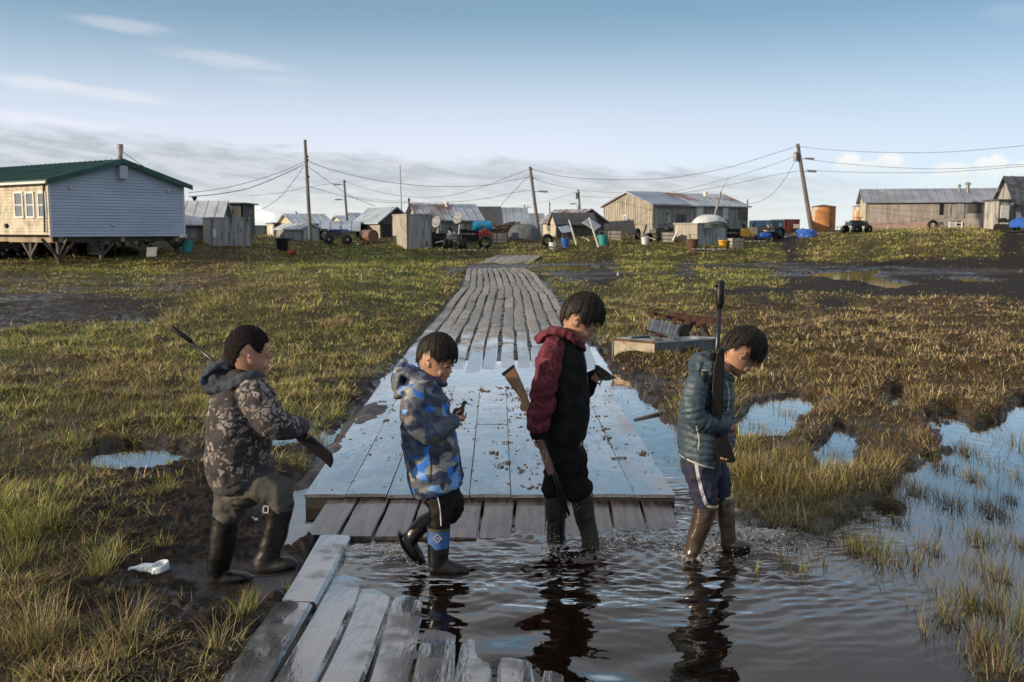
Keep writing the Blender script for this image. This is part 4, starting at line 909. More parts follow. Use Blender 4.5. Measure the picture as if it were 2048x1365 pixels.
def wire(name, label, pts, r=.016):
    """pts: photograph x, y, distance"""
    P = [at(*p) for p in pts]; out = []
    n = len(P); 
    for i in range(n - 1):
        p0, p1, p2, p3 = P[max(i - 1, 0)], P[i], P[i + 1], P[min(i + 2, n - 1)]
        for k in range(8):
            t = k / 8; out.append(.5 * ((2 * p1) + (p2 - p0) * t + (2 * p0 - 5 * p1 + 4 * p2 - p3) * t * t + (3 * p1 - p0 - 3 * p2 + p3) * t ** 3))
    out.append(P[-1]); m = MB(); m.tube(out, r, 5); tag(m.build(name, mat('wire', (.06, .06, .065), rough=.6)), label, 'cable', 'overhead cables')
W_ = [('from the tilted pole top to the leaning pole top', [(1062, 338, 70), (1130, 354, 70.5), (1240, 360, 71), (1340, 356, 71), (1450, 337, 71.5), (1540, 310, 72), (1594, 293, 72)]),
      ('from the tall left pole to the tilted pole, uppermost there', [(613, 322, 62), (670, 342, 64), (760, 362, 66), (860, 373, 68), (960, 372, 69), (1020, 362, 70), (1060, 354, 70)]),
      ('from the thin lamp pole up to the tilted pole top', [(690, 363, 96), (740, 380, 90), (800, 392, 84), (880, 394, 78), (960, 376, 73), (1020, 353, 71), (1060, 338, 70)]),
      ('running right from the leaning pole top off the picture', [(1597, 293, 72), (1660, 300, 70), (1760, 305, 67), (1880, 305, 64), (1980, 298, 61), (2060, 290, 59)]),
      ('middle of three leaving the leaning pole to the right', [(1605, 318, 72), (1680, 327, 70), (1780, 335, 67), (1900, 338, 64), (2060, 328, 59)]),
      ('lowest of three leaving the leaning pole to the right', [(1611, 340, 72), (1680, 344, 70), (1780, 346, 67), (1900, 344, 64), (2060, 332, 59)]),
      ('short span from the tilted pole to the distant pole', [(1062, 355, 70), (1100, 368, 82), (1157, 380, 105)]),
      ('from the distant pole towards the leaning pole, middle line', [(1157, 381, 105), (1230, 386, 98), (1330, 386, 90), (1430, 364, 80), (1520, 338, 75), (1593, 312, 72)]),
      ('lamp height line from the big house roof to the leaning pole', [(1160, 393, 105), (1260, 396, 96), (1360, 387, 86), (1470, 368, 79), (1540, 352, 75), (1606, 341, 72)]),
      ('low line from the thin lamp pole to the tilted pole', [(693, 393, 96), (760, 400, 90), (860, 406, 82), (960, 399, 76), (1030, 385, 72), (1062, 381, 70)]),
      ('from the tall left pole down left to the blue house roof', [(610, 324, 62), (560, 345, 60), (500, 364, 58), (440, 378, 55), (378, 386, 52)]),
      ('thicker pair from the tall left pole down to the blue house eave', [(608, 330, 62), (560, 352, 60), (500, 376, 58), (440, 388, 55), (378, 394, 52)]),
      ('steep drop wire left of the tall pole', [(607, 334, 62), (585, 365, 62), (560, 395, 63), (525, 418, 66), (500, 425, 68)]),
      ('drop wire from the tall pole to the steep shed', [(616, 334, 62), (660, 365, 63), (700, 392, 65), (750, 413, 67)]),
      ('faint far line crossing behind the tall pole', [(500, 392, 90), (560, 386, 90), (620, 374, 92), (690, 364, 96)]),
      ('drop wire from the tilted pole to the half dark roof', [(1058, 352, 70), (1040, 370, 71), (1010, 402, 74), (992, 424, 77)]),
      ('looping drop wire from the leaning pole to the big house corner', [(1592, 318, 72), (1575, 350, 74), (1548, 385, 76), (1520, 403, 78), (1496, 408, 80)]),
      ('line from the distant pole down left over the lean-to', [(1156, 383, 105), (1110, 398, 110), (1060, 410, 120), (1000, 418, 130), (930, 424, 140)]),
      ('second line at mid height right of the tall pole', [(620, 374, 62), (660, 386, 70), (700, 395, 80), (760, 404, 85), (850, 407, 84)])]
for l, p in W_: wire('cable', 'overhead cable ' + l, p, .022 if 'pair' in l else .015)
# sagging fence on the skyline
f = thing('fence', at(1690, 466, 96), 'low wire fence on the skyline between the two orange tanks', 'fence')
fm = MB(); rl = MB()
for i in range(6): q = at(1674 + i * 6.4, 466, 96); fm.bar(q - Vector((0, 0, .3)), q + Vector((0, 0, .65)), .05)
for z in (.25, .55): rl.tube([at(1672, 466, 96) + Vector((0, 0, z)), at(1708, 466, 96) + Vector((0, 0, z))], .02, 5)
fm.build('post', POLE, f); rl.build('wire', BLK, f)

# ---------------------------------------------------------------- dishes, drum, tent, tarps
def dish(label, px, py, rw, rh, D, post_py):
    c = at(px, py, D); R = thing('satellite_dish', at(px, post_py, D), label, 'dish', 'satellite dishes'); r = rh * D / FPX; ax = Vector((-.62 if rw < rh * .8 else -.3, -.75, .22)).normalized()
    m = MB(); m.lathe(c, [(r, 0), (r * .98, -.03), (r * .7, -.16), (r * .3, -.25), (.02, -.27)], 28, ax); m.build('reflector', mat('dish grey', (.17, .185, .20), rough=.6), R)
    m = MB(); m.tube([at(px, post_py + 3, D), c - ax * .3], .06, 8); m.tube([c - ax * .27 - Vector((0, 0, .3)), c + ax * .6], .02, 6); m.build('mount', STEEL, R)
dish('left satellite dish seen narrow before the rust streaked roof house', 872, 444, 7, 11.5, 66, 486)
dish('rounder satellite dish beside the right window of that house', 915, 436, 9, 12, 66, 486)
c = at(741, 472, 62); R = thing('oil_drum', at(733, 490, 62), 'rusty oil drum lying on a stand before the plank shed', 'drum'); ax = Vector((.55, -.83, 0))
m = MB(); r = .36; m.lathe(c - ax * .9, [(r, 0), (r, .55), (r * 1.05, .57), (r, .6), (r, 1.15), (r * 1.05, 1.17), (r, 1.2), (r, 1.3), (r * .9, 1.31), (r * .9, 1.25)], 24, ax); m.build('barrel', mat('drum steel', (.11, .085, .07), (.17, .07, .04), 4, rough=.6), R)
m = MB()
for dx in (-.5, -.2, .15, .45):
    for dy in (-.25, .3): m.tube([c + Vector((dx, dy, -.3)), c + Vector((dx * 1.5, dy * 1.3, -1.0))], .03, 6)
m.build('stand', RUST, R)
def blobsheet(name, label, cat, px, py, D, wpx, hpx, dep, m, amp=.3, seed=0, n=34, flat=.5):
    """crumpled heap: a closed dome with creased folds"""
    c = at(px, py, D); rx, rz = wpx / 2 * D / FPX, hpx * D / FPX; V, F = [], []
    for i in range(n + 1):
        for j in range(n):
            th = PI / 2 * i / n * 1.15; ph = 2 * PI * j / n; sx = math.sin(min(th, PI / 2)); cz = math.cos(th)
            V.append([sx * math.cos(ph), sx * math.sin(ph), cz])
    V = np.array(V); nn = fbm(V[:, 0] * 2.2 + seed * 7, V[:, 1] * 2.2, V[:, 2] * 3, 4) - .5; rd = 1 - np.abs(2 * fbm(V[:, 0] * 3 + seed, V[:, 1] * 3, V[:, 2] * 2 + 3, 3) - 1)
    V = V * (1 + amp * (nn * 1.4 + (rd - .8) * .5))[:, None]; V = np.sign(V) * np.abs(V) ** np.array([flat + .3, flat + .3, flat + .3])
    V = V * np.array([rx, dep, rz]) + np.array(c)
    for i in range(n):
        for j in range(n): F.append((i * n + j, (i + 1) * n + j, (i + 1) * n + (j + 1) % n, i * n + (j + 1) % n))
    o = npmesh(name, V, np.array(F), m); return tag(o, label, cat)
blobsheet('tent', 'round dark grey canvas tent at the foot of the tilted pole', 'tent', 1048, 484, 66, 66, 36, 1.3, mat('grey canvas', (.095, .105, .115), (.07, .078, .085), 3, rough=.8), .10, 3, flat=.45)
TARP = mat('blue tarpaulin', (.012, .07, .34), (.02, .11, .42), 3, rough=.5)
blobsheet('tarp', 'bright blue tarp heap beside the leaning pole', 'tarp', 1612, 472, 66, 38, 14, .7, TARP, .5, 5)
blobsheet('tarp', 'small blue tarp bundle in the long grass left of the big blue heap', 'tarp', 1528, 474, 64, 26, 8, .5, TARP, .6, 9)
# tarp hanging from eave
q = b8; mb = MB(); n = 26; V = []; F = []
for i in range(n + 1):
    for j in range(8):
        x = 659 + 37 * i / n; p, d, nn_ = q.pt(x, 459 + (5 + 7 * math.sin(PI * (i / n) ** .7) + 1.5 * math.sin(i * 1.3)) * j / 7, 'u', .36 + .12 * math.sin(i * 1.1 + j * .5) * j / 7 + .04 * math.sin(j * 2.))
        V.append(tuple(p))
for i in range(n):
    for j in range(7): F.append((i * 8 + j, (i + 1) * 8 + j, (i + 1) * 8 + j + 1, i * 8 + j + 1))
mb.add(V, F); o = mb.build('tarp', TARP, None, True); tag(o, 'blue tarp sagging from the eave of the open shed', 'tarp'); sm_ = o.modifiers.new('thickness', 'SOLIDIFY'); sm_.thickness = .02
m = MB(); c = at(945, 453, 66); m.lathe(c, [(.05, 0), (.33, .05), (.36, .15), (.36, 1.15), (.33, 1.25), (.05, 1.3)], 20, (1, .25, 0)); R = thing('water_tank', c, 'bright blue cylindrical tank fixed to the house wall end', 'tank'); m.build('cylinder', mat('blue tank paint', (.01, .22, .40), rough=.4), R)
m = MB(); m.bar(c + Vector((.3, 0, -.3)), c + Vector((.3, .1, -1.1)), .08); m.bar(c + Vector((1.0, .2, -.3)), c + Vector((1.0, .3, -1.1)), .08); m.build('stand', POLE, R)
# driftwood stack
R = thing('lumber_pile', at(1015, 482, 72), 'leaning pile of driftwood poles and planks left of the grey tent', 'lumber'); rr = random.Random(4); m = MB()
for i in range(26):
    a = at(rr.uniform(988, 1004), rr.uniform(452, 478), 71 + rr.uniform(-1, 1)); b = at(rr.uniform(1020, 1042), rr.uniform(444, 476), 72.5 + rr.uniform(-1, 1)); m.tube([a, b], rr.uniform(.04, .10), 7)
m.build('log', mat('driftwood', (.24, .16, .10), (.12, .085, .06), 3, rough=.85), R)
m = MB(); m.obox(at(990, 480, 73), (1.9, .3, 0), (0, .6, 0), (0, 0, .7)); m.build('crib', BROWNW, R)
# boat and green cover on the plank store
R = thing('boat', at(1420, 446, 63), 'upturned white skiff under a green tarp on the plank store roof', 'boat'); q = at(1420, 447.5, 63.3); V = []; F = []
for i in range(15):
    s = i / 14 * 2 - 1; wd = .62 * (1 - abs(s) ** 2.6) + .02; ht = .55 * (1 - abs(s) ** 3) + .02
    for j in range(9): an = PI * j / 8; V.append(q + Vector((s * 1.15, .3 + wd * math.cos(an), ht * math.sin(an) ** .7)))
for i in range(14):
    for j in range(8): F.append((i * 9 + j, (i + 1) * 9 + j, (i + 1) * 9 + j + 1, i * 9 + j + 1))
m = MB(); m.add(V, F); m.build('hull', mat('white hull', (.50, .54, .56), (.4, .43, .45), 3, rough=.4), R, True)
q = at(1432, 446, 61.5); o = blobsheet('tarp', 'dark green tarp trailing over the corner of the plank store', 'tarp', 1432, 453, 61.8, 44, 9, .5, mat('green cover', (.03, .05, .045), rough=.7), .5, 2)
R.location = R.location

# ---------------------------------------------------------------- vehicles and junk by the houses
def snowmobile():
    R = thing('snowmobile', (0, 0, 0), 'x', 'snowmobile', 'parked snowmobiles'); bk = mat('black plastic', (.02, .02, .022), rough=.35)
    b = MB(); b.add([(-.2, -.28, .28), (.9, -.22, .26), (.9, .22, .26), (-.2, .28, .28), (-.2, -.26, .62), (.35, -.24, .82), (.35, .24, .82), (-.2, .26, .62), (1.0, 0, .42)], [(0, 1, 2, 3), (4, 7, 6, 5), (0, 4, 5, 1), (3, 2, 6, 7), (0, 3, 7, 4), (1, 5, 8), (5, 6, 8), (6, 2, 8), (1, 8, 2)]); b.build('hood', bk, R)
    b = MB(); b.obox((-1.25, -.17, .55), (1.1, 0, 0), (0, .34, 0), (0, 0, .2)); b.obox((-1.3, -.16, .7), (.35, 0, 0), (0, .32, 0), (0, 0, .12)); b.build('seat', BLK, R)
    b = MB(); n = 20; pr = [(-1.35 + .22 * math.cos(a), .26 + .22 * math.sin(a)) for a in np.linspace(PI / 2, 3 * PI / 2, 9)] + [(-.1 + .2 * math.cos(a), .24 + .20 * math.sin(a)) for a in np.linspace(-PI / 2, PI / 2, 9)]
    k = len(pr); b.add([(x, -.2, z) for x, z in pr] + [(x, .2, z) for x, z in pr], [tuple(range(k)), tuple(range(2 * k - 1, k - 1, -1))] + [(i, i + k, (i + 1) % k + k, (i + 1) % k) for i in range(k)]); b.build('track', BLK, R)
    b = MB(); b.tube([(.2, -.02, .8), (.12, 0, 1.0)], .03, 6); b.tube([(.1, -.35, 1.0), (.12, 0, 1.02), (.1, .35, 1.0)], .022, 6); b.build('handlebar', BLK, R)
    b = MB(); b.add([(.3, -.2, .78), (.3, .2, .78), (.12, .15, 1.12), (.12, -.15, 1.12), (.28, -.2, .78), (.28, .2, .78), (.10, .15, 1.12), (.10, -.15, 1.12)], [(0, 1, 2, 3), (4, 7, 6, 5), (0, 4, 5, 1), (1, 5, 6, 2), (2, 6, 7, 3), (3, 7, 4, 0)]); b.build('windshield', GLASS, R)
    for s in (-1, 1):
        b = MB(); b.tube([(-.1, s * .48, .05), (.9, s * .48, .04), (1.15, s * .48, .10), (1.28, s * .48, .26)], [.05, .055, .05, .03], 6); b.tube([(.5, s * .2, .4), (.6, s * .48, .08)], .03, 6); b.build('ski', bk, R)
    return R
def atv():
    R = thing('four_wheeler', (0, 0, 0), 'x', 'quad bike', 'parked quad bikes'); bd = mat('dark green plastic', (.03, .04, .04), rough=.4)
    b = MB(); b.add([(-.75, -.3, .55), (-.2, -.14, .5), (.2, -.14, .5), (.8, -.3, .5), (.8, .3, .5), (.2, .14, .5), (-.2, .14, .5), (-.75, .3, .55), (-.7, -.3, .78), (-.2, -.15, .78), (.25, -.15, .86), (.7, -.26, .78), (.7, .26, .78), (.25, .15, .86), (-.2, .15, .78), (-.7, .3, .78)], [(0, 1, 6, 7), (1, 2, 5, 6), (2, 3, 4, 5), (8, 15, 14, 9), (9, 14, 13, 10), (10, 13, 12, 11), (0, 8, 9, 1), (1, 9, 10, 2), (2, 10, 11, 3), (3, 11, 12, 4), (4, 12, 13, 5), (5, 13, 14, 6), (6, 14, 15, 7), (7, 15, 8, 0)]); b.build('body', bd, R)
    b = MB(); b.obox((-.5, -.13, .78), (.65, 0, 0), (0, .26, 0), (0, 0, .1)); b.build('seat', BLK, R)
    b = MB(); b.tube([(.3, 0, .8), (.22, 0, 1.05)], .03, 6); b.tube([(.15, -.36, 1.05), (.24, 0, 1.07), (.15, .36, 1.05)], .022, 6); b.build('handlebar', BLK, R)
    for z0, x0, x1 in ((.84, -.85, -.45), (.86, .4, .85)):
        b = MB(); 
        for i in range(5): b.tube([(x0 + (x1 - x0) * i / 4, -.33, z0), (x0 + (x1 - x0) * i / 4, .33, z0)], .012, 5)
        b.tube([(x0, -.33, z0), (x1, -.33, z0)], .012, 5); b.tube([(x0, .33, z0), (x1, .33, z0)], .012, 5); b.build('rack', STEEL, R)
    for x in (-.55, .58):
        for s in (-1, 1):
            b = MB(); b.lathe((x, s * .32, .29), [(.17, 0), (.27, .02), (.29, .08), (.29, .18), (.27, .24), (.17, .26)] if s > 0 else [(.17, 0), (.27, -.02), (.29, -.08), (.29, -.18), (.27, -.24), (.17, -.26)], 20, (0, 1, 0)); wv = b.build('wheel', BLK, R)
            b = MB(); b.lathe((x, s * .57, .29), [(.13, -.02), (.14, .0), (.05, .015)], 12, (0, s, 0)); b.build('rim', STEEL, wv)
    return R
def place(o, px, py, D, rz, label, sc=1, tilt=(0, 0)):
    q = at(px, py, D); g = float(Hfull(np.array([q.x]), np.array([q.y]))[0]); o.location = (q.x, q.y, g - .02); o.rotation_euler = (tilt[0], tilt[1], math.radians(rz)); o.scale = (sc,) * 3; o['label'] = label; return o
def recolor(o, part, m):
    for c in o.children:
        if c.name.split('.')[0] == part: c.data = c.data.copy(); c.data.materials.clear(); c.data.materials.append(m)
YEL = mat('yellow plastic', (.55, .30, .02), rough=.4); BLU = mat('blue plastic', (.02, .09, .38), rough=.35); WHP = mat('white plastic', (.55, .57, .6), rough=.4); REDP = mat('red plastic', (.30, .02, .015), rough=.4); TEAL = mat('teal plastic', (.02, .22, .22), rough=.5)
s0 = snowmobile(); sn = [s0] + [copy_tree(s0) for _ in range(6)]
for o, a, hood in zip(sn, [(1482, 474, 64, 20, 'black and yellow snowmobile nearest the big house corner'), (1512, 472, 66, 150, 'black snowmobile facing left behind the yellow panels'), (1536, 471, 68, 60, 'white nosed snowmobile before the blue container'), (896, 487, 62, 30, 'snowmobile parked at the left end of the junk row, white hood'), (960, 483, 64, 25, 'red hooded snowmobile in the junk row before the brown board house'), (2031, 461, 58, -75, 'blue and white snowmobile facing out beside the porch shed'), (1365, 479, 66, 15, 'snowmobile wreck before the big house wall')], [YEL, None, WHP, WHP, REDP, BLU, None]):
    place(o, *a[:4], a[4]); 
    if hood: recolor(o, 'hood', hood)
a0 = atv(); av = [a0] + [copy_tree(a0) for _ in range(3)]
for o, a in zip(av, [(1713, 464, 66, 25, 'dark quad bike parked left of the long pinkish house'), (675, 488, 62, 15, 'quad bike in front of the tarp shed'), (1320, 482, 64, 40, 'quad bike half hidden before the big house gable corner'), (910, 488, 60, 80, 'quad bike facing the camera in the middle of the junk row')]): place(o, *a)

def crate():
    R = thing('crate', (0, 0, 0), 'x', 'crate', 'wooden crates'); b = MB()
    for z in (0, .22, .44):
        for s in (-1, 1): b.obox((-.4, s * .28 - .01, z + .02), (.8, 0, 0), (0, .02, 0), (0, 0, .17)); b.obox((s * .4 - .01, -.27, z + .02), (.02, 0, 0), (0, .54, 0), (0, 0, .165))
    b.obox((-.38, -.26, .01), (.76, 0, 0), (0, .52, 0), (0, 0, .02)); b.build('slats', BEIGE, R)
    b = MB()
    for x in (-.42, .36):
        for y in (-.31, .25): b = MB(); b.obox((x, y, 0), (.06, 0, 0), (0, .06, 0), (0, 0, .66)); b.build('corner_post', BROWNW, R)
    return R
def bucket(m):
    R = thing('bucket', (0, 0, 0), 'x', 'bucket', 'plastic tubs and buckets'); b = MB(); b.lathe((0, 0, 0), [(.17, 0), (.22, .42), (.24, .42), (.24, .46), (.20, .46), (.15, .03)], 20); b.build('tub', m, R, False)
    b = MB(); b.tube([(-.23, 0, .4), (-.15, .05, .62), (.15, .05, .62), (.23, 0, .4)], .01, 5); b.build('handle', STEEL, R); return R
def tyre():
    R = thing('tyre', (0, 0, 0), 'x', 'tyre', 'old tyres'); b = MB(); V = []; F = []
    for i in range(24):
        for j in range(8): a = 2 * PI * i / 24; c = 2 * PI * j / 8; r = .3 + .1 * math.cos(c); V.append((r * math.cos(a), .11 * math.sin(c), .38 + r * math.sin(a)))
    for i in range(24):
        for j in range(8): F.append((i * 8 + j, ((i + 1) % 24) * 8 + j, ((i + 1) % 24) * 8 + (j + 1) % 8, i * 8 + (j + 1) % 8))
    b.add(V, F); b.build('tread', BLK, R, True); return R
def sled():
    R = thing('sled', (0, 0, 0), 'x', 'sled', 'cargo sleds'); b = MB()
    for i in range(7): b.obox((-1.0 + i * .3, -.35, .22), (.14, 0, 0), (0, .7, 0), (0, 0, .03))
    b.build('deck', GREY, R)
    for s in (-1, 1):
        b = MB(); b.tube([(-1.1, s * .3, .04), (.9, s * .3, .04), (1.25, s * .3, .2), (1.4, s * .3, .4)], .03, 6)
        for x in (-.9, -.2, .5): b.tube([(x, s * .3, .04), (x, s * .3, .22)], .02, 5)
        b.build('runner', BROWNW, R)
    return R
items = [(crate, [(872, 488, 62, 10, 'pale crate at the left end of the junk row'), (1000, 484, 63, 30, 'crate by the driftwood pile foot'), (1336, 484, 63, -10, 'crate in the long grass before the big gable'), (1472, 480, 60, 20, 'crate at the corner of the plank store'), (1230, 482, 65, 0, 'crate right of the teal tub')]),
         (tyre, [(1095, 484, 61, 20, 'old tyre left of the left white pole'), (1275, 481, 65, 60, 'old tyre leaning at the big gable wall'), (650, 487, 64, 0, 'old tyre at the tarp shed corner'), (1865, 461, 70, 10, 'old tyre under the long pinkish house'), (1560, 474, 66, 30, 'old tyre before the red container'), (970, 487, 60, 10, 'old tyre in front of the red hooded snowmobile')]),
         (sled, [(920, 488, 58, 8, 'long wooden sled lying before the satellite dishes'), (1080, 486, 60, 0, 'grey sled just right of the tent'), (1500, 478, 62, 15, 'sled before the yellow and black snowmobile'), (1420, 484, 58, 5, 'sled on the grass before the plank store')])]
for fn, ls in items:
    src = fn()
    for i, a in enumerate(ls): place(src if i == 0 else copy_tree(src), *a[:4], a[4])
bk_ = bucket(TEAL)
for i, (a, m_) in enumerate([((1206, 484, 62, 0, 'teal plastic tub below the right white pole', 1.4), TEAL), ((1105, 485, 60, 30, 'white bucket beside the sled right of the tent', 1), WHP), ((1130, 485, 61, 50, 'deep blue tub between the white bucket and white pole', 1.2), BLU), ((1290, 483, 62, 0, 'white bucket before the big gable wall', 1.1), WHP), ((565, 497, 56, 0, 'black bucket standing in the grass left of the pale blue shed', 1.6), BLK), ((575, 500, 55, 0, 'small red bucket tipped beside the black one', .9), REDP), ((1446, 479, 60, 10, 'yellow tub on the plank store corner side', 1.2), YEL), ((1385, 487, 59, 0, 'rust brown pail before the plank store', 1.6), RUST), ((905, 462, 66.5, 0, 'white pail under the rounder dish', 1.2), WHP)]):
    o = bk_ if i == 0 else copy_tree(bk_); place(o, *a[:4], a[4], a[5]); recolor(o, 'tub', m_)
    if 'tipped' in a[4]: o.rotation_euler[1] = 1.4
# long poles, frames and scraps leaning in the clutter
rr = random.Random(12)
for i, (px, py, dx, dy, D, lab) in enumerate([(1285, 478, 8, 28, 64, 'dark pole leaning up before the big gable wall'), (1262, 476, -12, 10, 64, 'short dark bar slanting beside the leaning pole'), (1312, 480, -30, 10, 63, 'long low grey plank on the clutter by the big house'), (1180, 482, -14, 8, 62, 'short plank leaning at the lean-to'), (1345, 482, 10, 20, 62, 'pale stick leaning on the plank store'), (1900, 461, -16, 10, 66, 'grey plank propped below the long house'), (1570, 474, 26, 4, 63, 'grey skiff plank lying in the long grass by the containers'), (870, 486, 20, 5, 61, 'white board lying at the left of the junk row')]):
    a, b = at(px, py, D), at(px + dx, py - dy, D + .4); m = MB(); m.bar(a, b, .10, .06); tag(m.build('plank', [BLK, RUST, GREY, BEIGE, WHITE, GREY, GREY, WHITE][i]), lab, 'plank')
# tilted corrugated sheet
m = MB(); a = at(1164, 446, 66); e1 = at(1180, 456, 65.5) - a; e2 = at(1178, 437, 67.5) - a
for i in range(9): m.obox(a + e1 * 0 + e2 * (i / 9), e2 * (.085), e1 * 1.6, Vector((0, -.04 if i % 2 else -.02, .03)))
tag(m.build('corrugated_sheet', PALEM), 'pale corrugated sheet tilted against the lean-to', 'metal sheet')
m = MB(); a = at(1116, 455, 66); e1 = at(1122, 463, 65.5) - a; e2 = at(1137, 452, 66.5) - a
for i in range(9): m.obox(a + e2 * (i / 9), e2 * .085, e1 * 1.5, Vector((0, -.04 if i % 2 else -.02, .03)))
tag(m.build('corrugated_sheet', BLUEM), 'grey corrugated sheet lying on the small cream lean-to roof', 'metal sheet')
# pallet and panels by the long house
R = thing('pallet', at(1912, 462, 66), 'white wooden pallet propped before the long pinkish house', 'pallet'); m = MB(); a = at(1896, 464, 66); e = at(1926, 464, 66) - a
for k in range(3): m.obox(a + Vector((.1 + k * .04, .12 * k, .1 + .22 * k)), e * .9, (0, .04, 0), (0, 0, .09))
m.build('slats', WHITE, R); m = MB()
for k in range(3): m.bar(a + e * (.05 + .42 * k), a + e * (.1 + .42 * k) + Vector((.1, .3, .68)), .08, .05)
m.build('stringer', WHITE, R)
for x0, x1, y0, y1, lab, m_ in ((1874, 1892, 444, 461, 'dark brown panel leaning under the long house wall', BROWNW), (1893, 1912, 440, 460, 'grey green panel leaning beside the dark brown one', GREY), (1913, 1932, 442, 462, 'black sheet draped right of the grey green panel', BLK)):
    a = at(x0, y1, 71); b = at(x1, y1, 71); z = at(x0, y0, 71).z - a.z; m = MB(); m.obox(a, b - a, (0, .05, 0), (0, .5, z)); tag(m.build('panel', m_), lab, 'panel')
# things under the blue house
rr = random.Random(8)
BOXW = mat('pale freezer box', (.50, .47, .40), rough=.6)
R = thing('box', at(305, 515, 46), 'pale tilted box under the right end of the blue house', 'box'); m = MB(); a = at(292, 514, 46); m.obox(a, (.42, .1, .02), (-.1, .35, 0), (.06, 0, .38)); m.build('body', BOXW, R); m = MB(); m.obox(a + Vector((.05, .002, .385)), (.43, .1, .02), (-.1, .36, 0), (0, 0, .03)); m.build('lid', WHITE, R)
for i, (px, py, D, lab, kind) in enumerate([(35, 505, 50, 'snowmobile stored under the left part of the blue house', 's'), (75, 507, 52, 'yellow trimmed snowmobile deep under the blue house', 'y'), (12, 503, 49, 'quad bike under the blue house at the left edge', 'a'), (110, 508, 51, 'quad bike under the middle of the blue house', 'a'), (190, 511, 50, 'crate among the piles under the blue house', 'c'), (375, 496, 52, 'dark green tub beside the low grey shed', 'b')]):
    src = {'s': s0, 'y': s0, 'a': a0, 'c': bpy.data.objects['crate'], 'b': bk_}[kind]; o = copy_tree(src); place(o, px, py, D, 30 * i, lab, 1.3 if kind == 'b' else 1)
    if kind == 'y': recolor(o, 'hood', YEL)
    if kind == 's': recolor(o, 'hood', WHP)
    if kind == 'b': recolor(o, 'tub', TEAL)

